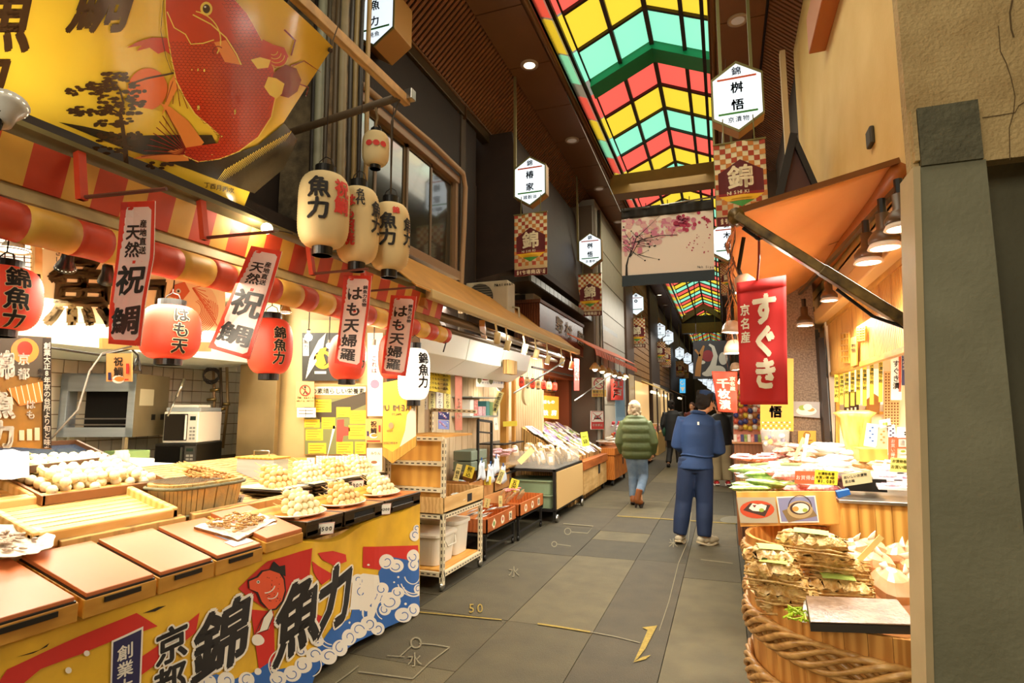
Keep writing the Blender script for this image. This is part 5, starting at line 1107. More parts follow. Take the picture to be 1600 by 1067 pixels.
CHK = M('flag_cream', '#e0cfa4', .8, vary=.15, vscale=9); CHR = M('flag_rust', '#a5432a', .8); CHO = M('flag_tan', '#c07a3a', .8); CHD = M('flag_crimson', '#5c0f10', .7); CHM = M('flag_maroon', '#8a1c1a', .7)
def flag(px0, px1, py0, py1, Y, label, detail=2):
    tl, tr, bl = at(px0, py0, Y=Y), at(px1, py0, Y=Y), at(px0, py1, Y=Y)
    c = (tl+at(px1, py1, Y=Y))/2; w = abs(at(px1, (py0+py1)/2, Y=Y).x-at(px0, (py0+py1)/2, Y=Y).x); h = abs((at((px0+px1)/2, py0, Y=Y)-at((px0+px1)/2, py1, Y=Y)).z)
    t = thing('street_flag', c-Vector((0, 0, h/2)), label, 'banner', 'checked crimson street flags')
    wv = lambda x: .01*math.sin(x*9)
    MB().grid(lambda u, v: c+Vector(((u-.5)*w, wv(u), (.5-v)*h)), 10, 2).build('cloth', CHK, t, smooth=True, solid=.004)
    MB().tube([c+Vector((-w/2-.01, 0, h/2)), c+Vector((w/2+.01, 0, h/2))], .01, 6).build('top_bar', SFR, t)
    MB().tube([c+Vector((-w*.3, 0, h/2)), c+Vector((-w*.3, .02, h/2+.26))], .006, 5).tube([c+Vector((w*.3, 0, h/2)), c+Vector((w*.3, .02, h/2+.26))], .006, 5).build('hanger', SFR, t)
    f = lambda x, y, o=0: c+Vector((x*w, wv(x+.5)-.003-o, -y*w))
    H2 = h/w/2; a = Art(); n = 9
    rows = int(2*H2*n)
    for i in range(n):
        for j in range(rows):
            if (i+j) % 2 == 0 and j < rows-2:
                a.rect(-.5+i/n, -H2+j/n, -.5+(i+1)/n, -H2+(j+1)/n, CHR if (i*3+j) % 4 < 2 else CHO, 1)
    a.rect(-.5, H2-.2, .5, H2, CHD, 2); a.text('錦市場商店街', -.36, H2-.105, .14, CREAM, vert=False, off=.02, lv=3)
    a.poly([(0, -.50), (.44, -.25), (.44, .26), (0, .52), (-.44, .26), (-.44, -.25)], CHM, 2)
    a.poly([(0, -.50), (.44, -.25), (.44, .20), (-.44, .20), (-.44, -.25)], CHD, 2.5); a.poly([(-.44, .26), (.44, .26), (.28, .36), (-.28, .36)], YEL, 3); a.poly([(-.24, .385), (.24, .385), (0, .52)], GREEN, 3); a.poly([(-.36, .32), (.36, .32), (.27, .375), (-.27, .375)], YEL, 3)
    a.ch('錦', 0, -.13, .52, CREAM, 4, .03); a.text('NISHIKI', -.25, .20, .10, CREAM, vert=False, off=.02, lv=4, step=1.1)
    a.build('print', t, f, cuts_x=[-.4+.1*k for k in range(9)])
hexsign(586, 22, .46, None, 4.58, '魚力', '焼魚', 'lit hexagonal sign at the top edge above the pole and pipes', pole=None, dep=.34)
hexsign(828, 283, .47, -2.42, None, '椿家', '雑穀油', 'lit hexagonal sign on a tall pole left of the roof light', pole=805)
hexsign(922, 391, .47, -2.42, None, '桝悟', '京漬物', 'lit hexagonal sign, second on the left side of the lane', pole=903)
hexsign(994, 475, .47, -2.42, None, '◎', '', 'lit hexagonal sign with a round drawing under the cherry banner', pole=988)
hexsign(1031, 517, .47, -2.42, None, 'まつ', '', 'small lit hexagonal sign, fourth down the left side', pole=1028)
hexsign(1044, 527, .5, None, 27.5, '山', '', 'small lit sign partly behind the fourth left sign')
hexsign(1062, 552, .5, None, 33, 'ふじ', '', 'tiny lit sign with thin lettering, fifth down the left side', pole=1062)
hexsign(1074, 560, .5, None, 36, '川', '', 'tiny lit sign just behind the fifth left sign')
hexsign(1152, 151, .47, None, 5.7, '桝悟', '京漬物', 'large lit hexagonal sign at upper right beside the roof light', dep=.16)
hexsign(1136, 376, .42, None, 9.0, '木村', '', 'lit sign mostly hidden behind the orange awning edge')
for k in range(7): 
    q = k/6; hexsign(1082+q*44, 575+q*38, .5, None, 40-k*1.2, '', '', 'tiny far lit sign in the row along the lane', full=False)
flag(804, 855, 334, 431, 7.2, 'checked crimson flag under the tall-pole sign on the left')
flag(904, 940, 428, 494, 11.1, 'checked crimson flag under the second left sign')
flag(982, 1008, 497, 543, 17.6, 'checked crimson flag under the round-drawing sign')
flag(1021, 1040, 534, 566, 24.3, 'small checked flag under the fourth left sign')
flag(1034, 1048, 543, 574, 26, 'small checked flag partly behind the fourth flag')
flag(1056, 1069, 564, 589, 32, 'tiny checked flag under the fifth left sign')
flag(1067, 1076, 569, 592, 34, 'tiny checked flag just behind the fifth flag')
flag(1118, 1199, 222, 352, 5.65, 'large checked crimson flag at right under the upper right sign')
flag(1126, 1146, 410, 462, 9.2, 'narrow checked flag behind the orange awning edge')
# the cherry blossom banner across the lane
YB = 8.0
t = thing('cherry_banner', at(1044, 445, Y=YB), 'white cherry-blossom painted banner with black bands hung across the lane', 'banner')
P = [at(971, 343, Y=YB), at(1114, 328, Y=YB), at(1117, 437, Y=YB), at(972, 447, Y=YB)]
board('cloth', P, .006, M('banner_white', '#efe3d6', .8), parent=t)
f = lambda px, py, o=0: at(px, py, Y=YB-.003-o)
BB = M('banner_black', '#1b170e', .7); BG = M('banner_slate', '#2c3a44', .7)
MB().grid(lambda u, v: at(971+143*u, 326-14*u+17*v-u*1, Y=YB-.01+.03*math.sin(u*30)*(1-v*.6)), 60, 4).build('top_band', BB, t, smooth=True, solid=.004)
MB().grid(lambda u, v: at(972+145*u, 431-10*u+17*v, Y=YB-.012), 6, 2).build('bottom_band', BG, t, solid=.004)
a = Art(); rc = random.Random(9)
PKS = [M('blossom_pale', '#dcb0b0', .8), M('blossom_pink', '#cf7f9a', .8), M('blossom_crimson', '#b53a5c', .8), M('blossom_peach', '#e0bcab', .8)]
for k in range(150):
    q = rc.random(); x = 974+q*90+rc.gauss(0, 8); y = 345+rc.random()*(55*(1-q*.7))+rc.gauss(0, 4); m_ = PKS[rc.choice((0, 0, 3, 1, 1))]
    if 973 < x < 1112 and 342 < y < 425: a.disc(x, y, rc.uniform(1.5, 6), m_, 1+rc.random(), ry=rc.uniform(1.5, 5), n=8)
for k in range(30): a.disc(1060+rc.gauss(8, 9), 345+rc.gauss(3, 6), rc.uniform(1, 5), PKS[2 if k % 3 else 1], 2.2, n=7)
for k in range(10): a.disc(1101+rc.gauss(0, 4), 343+rc.gauss(0, 5), rc.uniform(1, 4), PKS[2], 2.2, n=7)
for k in range(26): a.disc(rc.uniform(1070, 1110), rc.uniform(342, 395), rc.uniform(.5, 1.4), PKS[2], 2.2, n=6)
a.line([(979, 432), (979, 415), (982, 402), (986, 392)], 4, INK, 3, taper=True); a.line([(984, 402), (994, 372), (1012, 355), (1030, 338)], 1.8, INK, 3, taper=True); a.line([(986, 400), (1000, 375), (1030, 368), (1058, 367)], 1.2, INK, 3)
for k in range(22):
    x0, y0 = rc.uniform(982, 1000), rc.uniform(365, 400); q = rc.uniform(-2.6, .9); L_ = rc.uniform(12, 40); x1, y1 = x0+L_*math.cos(q), y0+L_*math.sin(q)*.7
    a.line([(x0, y0), ((x0+x1)/2+rc.uniform(-3, 3), (y0+y1)/2), (x1, y1)], 1.1, INK, 3, taper=True); a.disc(x1, y1, rc.uniform(.5, 1.6), INK, 3.2, n=6)
a.text('Noh Siyuk', 1091, 417, 5, INK, vert=False, off=.01); a.build('print', t, f, clip=(972, 330, 1116, 440))
MB().tube([at(970, 331, Y=YB), at(1125, 306, Y=YB)], .012, 6).build('rod', STEEL, t, smooth=True)
for x_, y_ in ((970, 331), (1125, 306)): p = at(x_, y_, Y=YB); MB().tube([p, Vector((p.x+(-.8 if x_ < 1000 else .15), p.y, 6.31))], .004, 5).build('wire', STEEL, t)
for k in range(5): p = at(975+k*34, 328-k*5.3, Y=YB); MB().tube([p+Vector((0, 0, .05)), p-Vector((0, 0, .05))], .006, 5).build('hook', DARK, t)
# ================================================================== LEFT: SECOND AND THIRD SHOPS
WPL = M('pale_planks', '#cdb591', .6, wood=1, c2='#b89c74', stretch=(1, 1, .2))
w2 = S('wall_shop_two', MB().bx((-3.6, 4.4, 0), (-3.42, 10.0, 2.5)), DARK)
for k in range(24): MB().bx((-3.42, 5.0+k*.19, .0), (-3.40, 5.0+k*.19+.182, 2.35)).build('plank', WPL, w2)
S('wall_shop_two_end', MB().bx((-3.42, 9.4, 0), (-2.9, 9.5, 2.4)), WPL)
AWC = M('awning_case_white', '#e8ece2', .35)
t = thing('awning_case', (-2.9, 6.4, 1.94), 'long white chamfered awning case over the second shop', 'awning case')
for k in range(3): MB().prism([(-3.4, 4.75+k*1.08, 2.34), (-3.4, 4.75+k*1.08, 1.95), (-2.95, 4.75+k*1.08, 1.90), (-2.68, 4.75+k*1.08, 2.05), (-2.62, 4.75+k*1.08, 2.34)], (0, 1.07, 0)).build('case_panel', AWC, t, bevel=.006)
q = at(797, 574, X=-2.6); MB().bx((-2.64, q.y-.16, q.z-.09), (-2.56, q.y+.16, q.z+.09)).build('wooden_plaque', OLDWOOD, t)
TAN = M('mustard_canvas', '#cf9238', .6, c2='#b67f2d', vscale=3)
t = thing('canvas_awning', (-2.3, 6.5, 2.4), 'mustard canvas awning of the second shop with a pale front rail', 'awning')
MB().slab([(-2.26, 3.95, 2.475), (-2.26, 9.4, 2.475), (-2.95, 9.4, 3.02), (-2.95, 3.95, 3.02)], (0, 0, .012)).build('canvas', TAN, t)
MB().slab([(-2.24, 4.2, 2.42), (-2.24, 9.45, 2.42), (-2.24, 9.45, 2.50), (-2.24, 4.2, 2.50)], (-.07, 0, 0)).build('front_rail', M('cream_rail', '#c9b683', .5), t, bevel=.01)
for (y0, y1) in ((4.2, 5.3), (5.5, 6.4)): MB().bar((-2.35, y0, 2.40), (-2.7, y1, 2.34), .06, .07).build('folding_arm', M('varnished_arm', '#b87a34', .4), t, bevel=.005)
MB().tube([(-2.5, 4.3, 2.38), (-2.5, 9.3, 2.38)], .045, 10).build('roller_tube', M('brown_roller', '#6d5f4d', .4, .3), t, smooth=True)
MB().tube([(-2.62, 4.3, 2.31), (-2.62, 9.3, 2.31)], .03, 8).build('roller_tube', M('brown_roller'), t, smooth=True)
GLW = M('spot_glow_cool', '#f4fbff', .3, emit=14)
for k, (px, py) in enumerate(((777, 528), (793, 540), (820, 545), (838, 553), (856, 562), (878, 566), (893, 571))):
    c = at(px, py, X=-2.27); aim = Vector((-.25, -.05 if k else .5, -1)).normalized(); R = aim.to_track_quat('-Z', 'Y').to_matrix()
    t = thing('track_spotlight', c, ['first track spotlight on the mustard awning rail, pointing sideways', 'second track spotlight on the awning rail', 'third track spotlight on the awning rail', 'fourth track spotlight, before the wooden plaque end', 'fifth track spotlight on the awning rail', 'sixth track spotlight on the awning rail', 'last track spotlight before the orange awning'][k], 'spotlight', 'track spotlights on the awning rail')
    MB().lathe([(.03, .06), (.036, .055), (.036, -.06), (.03, -.062)], c, 16, R=R).build('shade', M('spot_cream', '#d6c08a', .4), t, smooth=True)
    MB().lathe([(.0, -.066), (.03, -.064), (.03, -.058)], c, 14, R=R).build('lamp_glass', GLW if k else LOFF, t)
    MB().bar(c+Vector((0, 0, .03)), (c.x, c.y-.06, 2.43), .012, .03).build('arm', M('spot_cream'), t)
for y in (6.6, 8.4): light('SPOT', (-2.27, y, 2.2), 40, NEUT, .05, (-2.7, y, .8), spot=2.0, name='spot_light')
# air conditioners and the wooden shop box
ACW = M('aged_white_casing', '#b9ad92', .5, vary=.1)
c0 = at(728, 442, Y=7.2); c1 = at(793, 437, Y=7.2); cb = at(793, 487, Y=7.2)
t = thing('outdoor_unit', (c0.x+.3, 7.4, cb.z), 'cream air-conditioner outdoor unit with a round fan grille', 'air conditioner')
MB().bx((c0.x, 7.2, cb.z), (c1.x, 7.5, c1.z)).build('casing', ACW, t, bevel=.012)
fc = Vector((c0.x+(c1.x-c0.x)*.36, 7.19, (cb.z+c1.z)/2)); fr_ = (c1.z-cb.z)*.43
RX = Matrix.Rotation(PI/2, 3, 'X')
MB().lathe([(.0, .0), (fr_, 0), (fr_, .012)], fc, 28, R=RX).build('fan_opening', M('fan_dark', '#2a251c', .6), t)
mb = MB()
for k in range(11): z = fc.z-fr_+.02+k*fr_*.18; ww = math.sqrt(max(0, fr_**2-(z-fc.z)**2)); mb.bar((fc.x-ww, 7.172, z), (fc.x+ww, 7.172, z), .008)
mb.build('grille', M('grille_grey', '#6a5f4c', .5), t)
a = Art(); a.text('National', 0, 0, .055, INK, vert=False, off=.03); a.build('lettering', t, lambda x, y, o=0: Vector((c0.x+(c1.x-c0.x)*.72+x, 7.197-o, c1.z-.06-y)))
MB().bx((c0.x, 7.22, 2.62), (c0.x+.04, 7.48, cb.z)).bx((c1.x-.05, 7.22, 2.62), (c1.x-.01, 7.48, cb.z)).build('bracket', DARK, t)
MB().tube([(c1.x, 7.4, cb.z+.1), (c1.x+.09, 7.4, cb.z+.08), (c1.x+.1, 7.4, cb.z-.08), (c1.x+.03, 7.42, cb.z-.16)], .014, 7).build('pipe', ACW, t, smooth=True)
A, B = at(808, 458, Y=8.6), at(834, 470, Y=8.6)
t = thing('outdoor_unit', (A.x, 8.7, B.z), 'small second air-conditioner unit behind the larger one', 'air conditioner'); MB().bx((A.x-.3, 8.6, B.z-.02), (B.x, 9.0, A.z)).build('casing', ACW, t, bevel=.01); MB().bx((A.x-.28, 8.592, B.z+.01), (B.x-.14, 8.6, A.z-.03)).build('fan_opening', M('fan_dark'), t)
Xs = -2.58
A, B, C, D = at(843, 472, X=Xs), at(925, 522, X=Xs), at(926, 552, X=Xs), at(843, 548, X=Xs)
t = thing('wooden_signbox', (Xs-.2, A.y, D.z), 'long polished reddish-brown wooden signbox with carved gold characters', 'sign')
ztop, zbt = A.z, 2.52
MB().bx((Xs-.42, A.y, zbt), (Xs, B.y*.93, ztop)).build('box', M('polished_redwood', '#6b3a22', .25, coat=.25, wood=1, c2='#4a2412', stretch=(1, .6, .3)), t, bevel=.01)
MB().bx((Xs-.44, A.y-.02, ztop), (Xs+.02, B.y*.93+.02, ztop+.05)).build('cap', BROWN, t)
a = Art(); GLD = M('gold_carving', '#a8813c', .4, .3)
for c_, px, py in (('野', 875, 508), ('村', 889, 517), ('屋', 908, 530)): a.ch(c_, px, py, 24, GLD, 8, .03, sx=.42, shy=-.4)
a.build('lettering', t, lambda px, py, o=0: at(px, py, X=Xs+.004+o))
# slotted white steel rack
RCK = M('slotted_white_steel', '#e2d5b4', .45, vary=.1)
t = thing('steel_rack', (-2.55, 4.9, 0), 'white slotted-steel rack on casters with orange plywood ends', 'rack')
HOL = M('slot_dark', '#4a4030', .8)
def slotted(a, b, nm='post', w=.035):
    o = MB().bar(a, b, w, w).build(nm, RCK, t); a, b = Vector(a), Vector(b); n = int((b-a).length/.055); mb = MB(); d = (b-a).normalized()
    for k in range(n):
        p = a+d*(.03+k*.055)
        if abs(d.z) > .5: mb.bx((p.x-.005, p.y-w/2-.001, p.z), (p.x+.005, p.y-w/2, p.z+.03)); mb.bx((p.x+w/2, p.y-.005, p.z), (p.x+w/2+.001, p.y+.005, p.z+.03))
        elif abs(d.x) > .5: mb.bx((p.x, p.y-w/2-.001, p.z-.005), (p.x+.03, p.y-w/2, p.z+.005))
        else: mb.bx((p.x+w/2, p.y, p.z-.005), (p.x+w/2+.001, p.y+.03, p.z+.005))
    mb.build('slots', HOL, o, kind='stuff')
x0, x1, y0, y1 = -2.82, -2.27, 4.5, 5.3
z_t = at(697, 690, X=x1, Y=None).z if False else 1.24
slotted((x1, y0, .05), (x1, y0, 1.25)); slotted((x0, y0, .05), (x0, y0, 1.50)); slotted((x1, y1, .05), (x1, y1, .66)); slotted((x0, y1, .05), (x0, y1, 1.5))
for z in (.13, .60): slotted((x1, y0, z), (x1, y1, z), 'side_rail'); slotted((x0, y0, z), (x1, y0, z), 'end_rail'); slotted((x0, y1, z), (x1, y1, z), 'end_rail')
for z in (.82, 1.04, 1.25): slotted((x0, y0-.01, z), (x1, y0-.01, z), 'end_rail')
slotted((x0, y1, 1.5), (x0+.5, y1, 1.48), 'end_rail')
MB().bx((x0+.02, y0+.02, .145), (x1-.02, y1-.02, .16)).build('lower_shelf', PLY, t); MB().bx((x0+.02, y0+.02, .612), (x1-.02, y1-.02, .62)).build('upper_shelf', PLY, t)
for z0_, z1_ in ((.635, .80), (.84, 1.02), (1.06, 1.23)): MB().bx((x0+.02, y0+.02, z0_), (x1-.02, y0+.032, z1_)).build('end_panel', PLY, t)
for (x, y) in ((x1, y0), (x1, y1), (x0, y1), (x0, y0)): MB().lathe([(.012, -.015), (.035, -.013), (.035, .013), (.012, .015)], (x, y, .036), 16, R=Matrix.Rotation(PI/2, 3, 'Y')).build('caster', STEEL, t, smooth=True)
MB().bx((-2.8, 4.56, 1.255), (-2.32, 5.2, 1.275)).build('top_boards', PLY, t)
PB = M('translucent_bin', '#e6e0cf', .3)
t = thing('storage_bin', (-2.55, 4.75, .17), 'white translucent plastic bin with a clip lid on the lower rack shelf', 'bin')
MB().loft([(-2.56, 4.76, .165, .19, .17, 6), (-2.56, 4.76, .40, .215, .19, 6)], 32).build('body', PB, t); MB().loft([(-2.56, 4.76, .40, .235, .205, 6), (-2.56, 4.76, .425, .235, .205, 6), (-2.56, 4.76, .435, .2, .17, 6)], 32).build('lid', PB, t, bevel=.004)
MB().tube([(-2.33, 4.66, .38), (-2.31, 4.68, .32), (-2.31, 4.84, .32), (-2.33, 4.86, .38)], .006, 6).build('clip_handle', PB, t, smooth=True)
t = thing('storage_bin', (-2.6, 5.12, .17), 'second white bin behind the first on the rack', 'bin')
MB().loft([(-2.56, 5.12, .165, .18, .14, 6), (-2.56, 5.12, .44, .2, .155, 6)], 32).build('body', PB, t); MB().loft([(-2.56, 5.12, .44, .215, .165, 6), (-2.56, 5.12, .47, .215, .165, 6)], 32).build('lid', PB, t)
CRT = M('crate_pine', '#dfb777', .6, wood=1, c2='#c79a5a', stretch=(1, .2, 1))
t = thing('wooden_crate', (-2.55, 4.9, .62), 'shallow pale wooden crate of flat packs on the upper rack shelf', 'crate')
xa, xb, ya, yb2, z0_, z1_ = -2.83, -2.25, 4.47, 5.34, .63, .76
MB().bx((xb-.012, ya, z0_), (xb, yb2, z1_)).build('side_board', CRT, t); MB().bx((xa, ya, z0_), (xa+.012, yb2, z1_)).build('side_board', CRT, t); MB().bx((xa, ya, z0_), (xb, ya+.012, z1_)).build('end_board', CRT, t); MB().bx((xa, yb2-.012, z0_), (xb, yb2, z1_)).build('end_board', CRT, t); MB().bx((xa, ya, z0_), (xb, yb2, z0_+.01)).build('base', CRT, t)
MB().bx((xb, 5.0-.05, z0_+.03), (xb+.002, 5.05, z0_+.10)).build('stamp', INK, t)
# ---- goods: packs copied in loops
PK = {}
def pack_proto(mats, L_, W_, H_, label, group, nm='goods_pack', cat='pack', seed=1, band=None, crumple=0):
    g = random.Random(seed); t = thing(nm, (0, 0, 0), label, cat, group)
    def f(s, r=1):
        return lambda u, v: Vector(((u-.5)*L_, (v-.5)*W_*(1-.25*abs(2*u-1)**3), s*H_/2*(max(0, (1-abs(2*u-1)**4)*(1-abs(2*v-1)**4)))**.6+r*g.uniform(-1, 1)*H_*.14*(0 < u < 1 and 0 < v < 1)))
    if crumple:
        def fc(s):
            def h(u, v):
                e = f(s, .5)(u, v); q = .010*(0 < u < 1 and 0 < v < 1)+.007
                return e+Vector((g.uniform(-q, q), g.uniform(-q, q), g.uniform(-1, 1)*H_*.10+.006*math.sin(u*31+v*17+seed)))
            return h
        mb = MB().use(mats[0]).grid(fc(1), 16, 10); mb.grid(fc(-1), 16, 10)
        for k in range(5): mb.tube([Vector((L_*(-.5+.25*j)+g.uniform(-.01, .01), (-.5+.06*k)*W_+g.uniform(-.008, .008), H_*(-.4+.2*k)+g.uniform(-.006, .006))) for j in range(5)], [.004, .006, .005, .006, .004], 5)
        mb.build('wrapper', mats[0], t, smooth=True)
    else:
        mb = MB().use(mats[0]).grid(f(1), 8, 5); mb.grid(f(-1), 8, 5); mb.build('wrapper', mats[0], t, smooth=True)
    if len(mats) > 1: MB().grid(lambda u, v: f(1, 0)(.25+u*.5, .08+v*.6)+Vector((0, 0, H_*.16+.001)), 4, 3).build('label_sheet', mats[1], t, smooth=True)
    return t
def scatter(mats, n, area, label, group, L_=.16, W_=.08, H_=.025, seed=1, jit=.3, layers=2, nm='goods_pack', yaw=0, zf=None, tilt=0):
    """area: x0,x1,y0,y1,z0,z1 (z along x, or zf)"""
    g = random.Random(seed); x0, x1, y0, y1, z0, z1 = area; p = pack_proto(mats, L_, W_, H_, label, group, nm, seed=seed); sp = []
    for k in range(n):
        x, y = g.uniform(x0, x1), g.uniform(y0, y1); f_ = (x-x0)/(x1-x0+1e-6); z = z0+(z1-z0)*f_ if zf is None else zf(x, y)
        sp.append(((x, y, z+H_*.5+(k % layers)*H_*.75), (g.uniform(-.12, .12)+(0), tilt+g.uniform(-.12, .12), yaw+g.uniform(-jit, jit)), None))
    spawn(p, sp)
gl = lambda nm, c, **k: M(nm, c, .25, coat=.5, **k)
PW, PP, PG2, PR2, PBG, PPK, PVI = gl('pack_white', '#f3efe6', vary=.1), gl('pack_purple', '#b9a2c4', c2='#7d5a86', vscale=30), gl('pack_green', '#a9c06a', c2='#5e8a3a', vscale=30), gl('pack_red', '#cf4a4a', c2='#f0c0b4', vscale=35), gl('pack_beige', '#dcbf8e', c2='#b58f5a', vscale=30), gl('pack_pink', '#e7a0ae', c2='#f6dfe2', vscale=30), gl('pack_violet_meat', '#c27a95', c2='#f0dbe0', vscale=45)
scatter([PW, M('pack_blue_label', '#bcd3cf', .4)], 16, (-2.78, -2.32, 4.55, 5.28, .65, .65), 'flat white-green pack in the pale wooden crate of the rack', 'packs in the rack crate', .15, .11, .02, 3, layers=3, nm='flat_pack')
# orange shallow boxes on black wheeled stands
OB = M('orange_red_board', '#bf6a30', .45, wood=1, c2='#a35420', stretch=(1, .2, 1))
def obox(y0, y1, xb, z0, label, deco):
    xa = xb-.48; t = thing('display_box', (xb-.24, (y0+y1)/2, z0), label, 'box', 'orange-brown display boxes')
    MB().bx((xb-.014, y0, z0), (xb, y1, z0+.15)).build('front_board', OB, t); MB().bx((xa, y0, z0), (xb, y0+.014, z0+.14)).build('end_board', OB, t); MB().bx((xa, y1-.014, z0), (xb, y1, z0+.15)).build('end_board', OB, t); MB().bx((xa, y0, z0), (xb, y1, z0+.012)).build('base', OB, t); MB().bx((xa, y0, z0), (xa+.014, y1, z0+.2)).build('back_board', CARD, t)
    a = Art(down=False)
    for k, s in enumerate(deco):
        yy = y0+(y1-y0)*(.22+.28*k)
        if s == 'd': a.poly([(yy-.07, z0+.07), (yy, z0+.13), (yy+.05, z0+.08), (yy-.01, z0+.02)], CREAM, 1); a.disc(yy-.01, z0+.075, .025, M('sticker_green', '#6b8f4a', .6), 2)
        elif s == 'o': a.disc(yy, z0+.075, .05, CREAM, 1, ry=.045); a.disc(yy, z0+.08, .022, M('sticker_red', '#b04a30', .6), 2)
        else: a.rect(yy-.045, z0+.03, yy+.045, z0+.12, CREAM, 1); a.ch('楽', yy, z0+.075, .07, INK, 2)
    a.build('sticker', t, lambda y, z, o=0: Vector((xb+.0005+o, y, z)))
    # stand
    s_ = thing('wheeled_stand', (xb-.24, (y0+y1)/2, 0), 'black wheeled stand under the '+label.split(',')[0], 'stand', 'black wheeled stands')
    mb = MB()
    for x in (xb-.03, xa+.03):
        for y in (y0+.02, y1-.02): mb.bar((x, y, .05), (x, y, z0), .025)
        mb.bar((x, y0, z0-.015), (x, y1, z0-.015), .025); mb.bar((x, y0, .09), (x, y1, .09), .02)
    for y in (y0+.02, y1-.02): mb.bar((xa, y, z0-.015), (xb, y, z0-.015), .025)
    mb.build('frame', M('black_steel', '#17130f', .5), s_)
    for x in (xb-.03, xa+.03):
        for y in (y0+.02, y1-.02): MB().lathe([(.01, -.01), (.03, -.01), (.03, .01), (.01, .01)], (x, y, .031), 14, R=Matrix.Rotation(PI/2, 3, 'Y')).build('caster', BLACK, s_, smooth=True)
obox(5.50, 6.36, -2.28, .26, 'nearer orange-brown display box with three stickers, white cards inside', 'dos')
obox(6.44, 7.35, -2.26, .27, 'farther orange-brown display box with round stickers, upright packs inside', 'oos')
scatter([PW, M('pack_sky_label', '#a7c6d6', .4)], 14, (-2.68, -2.36, 5.58, 6.28, .41, .39), 'white and pale blue card pack in the nearer orange-brown box', 'card packs in the nearer orange box', .13, .09, .012, 5, layers=4, jit=.15, tilt=-.4)
scatter([PBG, PW], 16, (-2.66, -2.34, 6.5, 7.0, .45, .43), 'beige upright snack pack in the farther orange-brown box', 'snack packs in the farther orange box', .12, .07, .02, 6, layers=3, tilt=-.9)
scatter([PR2], 7, (-2.6, -2.45, 6.75, 7.05, .50, .50), 'orange-red pack behind the upright snack packs', 'orange packs in the farther orange box', .10, .05, .02, 16, layers=2)
# cardboard step boxes behind them, with bags and yellow tags
for k, (y0, y1, z, lb) in enumerate(((5.45, 6.1, .50, 'nearest cardboard tray behind the orange-brown boxes'), (6.15, 6.9, .56, 'middle cardboard tray behind the orange-brown boxes'), (6.95, 7.5, .58, 'far cardboard tray behind the orange-brown boxes'))):
    t = thing('cardboard_tray', (-3.0, (y0+y1)/2, z-.1), lb, 'box', 'cardboard trays')
    xb, xa = -2.78, -3.2
    MB().bx((xb-.01, y0, z-.12), (xb, y1, z+.10)).bx((xa, y0, z-.12), (xb, y0+.01, z+.12)).bx((xa, y1-.01, z-.12), (xb, y1, z+.12)).bx((xa, y0, z-.12), (xb, y1, z-.11)).build('tray_walls', CARD, t)
    scatter([[PW, PP, PBG][k], M('pack_blue_label')], 8, (xa+.06, xb-.06, y0+.08, y1-.08, z, z), ['white', 'purple', 'beige'][k]+' pack in the '+lb.split(' behind')[0], 'packs in the %s' % lb.split(' behind')[0], .15, .08, .03, 30+k, layers=3)
mb = MB().bx((-3.3, 5.4, 0), (-2.75, 7.55, .36)); mb.build('low_bench', M('dark_low_bench', '#2c241b', .7), label='dark low bench under the cardboard trays', cat='bench')
def stick_tag(px, py, w, h, X, label, col_=YEL, txt='特', rot=0, nm='price_stick', Y=None, dark=INK):
    c = at(px, py, X=X) if Y is None else at(px, py, Y=Y); d = depth(c); k = d/FPX
    view = (EYE-c); view.z = 0; view.normalize(); r_ = Vector((-view.y, view.x, 0)); up = Vector((0, 0, 1))
    U = r_*math.cos(rot)+up*math.sin(rot); V = -r_*math.sin(rot)*-1*-1+up*-math.cos(rot); V = (r_*math.sin(rot)-up*math.cos(rot))
    W_, H_ = w*k, h*k; tl = c-U*W_/2-V*H_/2
    t = thing(nm, c+V*H_/2, label, 'price tag', 'yellow price sticks' if col_ is YEL or col_ is YTG else None)
    board('card', (tl, tl+U*W_, tl+U*W_+V*H_, tl+V*H_), .002, col_, parent=t)
    if txt:
        a = Art(); n = len(txt); sz = min(W_*.7, H_*.9/n)
        a.text(txt, W_/2, H_/2-(n-1)*sz*.5, sz, dark, step=1.0); q = quadmap((tl, tl+U*W_, tl+U*W_+V*H_, tl+V*H_), W_, H_); a.build('lettering', t, q)
    return t
YTG = M('tag_yellow', '#e8d440', .6); LYT = M('tag_pale', '#f0e59a', .6)
stick_tag(715, 738, 9, 26, -2.8, 'tall pale-yellow price stick at the rack post', LYT, '一袋五', -.25); stick_tag(733, 737, 15, 18, -2.75, 'square yellow price card above the first cardboard tray', YTG, '税込', -.3)
stick_tag(762, 751, 11, 13, -2.72, 'small yellow price card between the bags and trays', YTG, '三百', 0); stick_tag(782, 745, 8, 22, -2.6, 'narrow yellow price stick leaning over the beige packs', LYT, '四百円', -.35)
stick_tag(803, 758, 13, 19, -2.5, 'yellow price card at the farther orange-brown box', YTG, '五百', -.3); stick_tag(761, 786, 9, 14, -2.5, 'pale price card standing in the nearer orange-brown box', LYT, '120', -.2); stick_tag(782, 783, 6, 17, -2.45, 'pale upright card in the farther orange-brown box', LYT, '二百', 0)
stick_tag(777, 628, 10, 34, -3.1, 'long leaning yellow strip card on the rear shelf', LYT, '京都名物漬', -.35); stick_tag(775, 662, 6, 19, -2.9, 'short pale strip card below the long leaning one', PAPER, '上', .1); stick_tag(797, 662, 22, 8, -2.9, 'low yellow card on the black shelf edge', YTG, '', .05)
stick_tag(822, 712, 9, 30, -2.5, 'long pale yellow stick slanting over the acrylic bin', LYT, '', -.8); stick_tag(914, 686, 11, 22, -2.3, 'bright yellow-green price card on a thin rod over the white packs', M('tag_lime', '#d8e03a', .6), '一袋', .15)
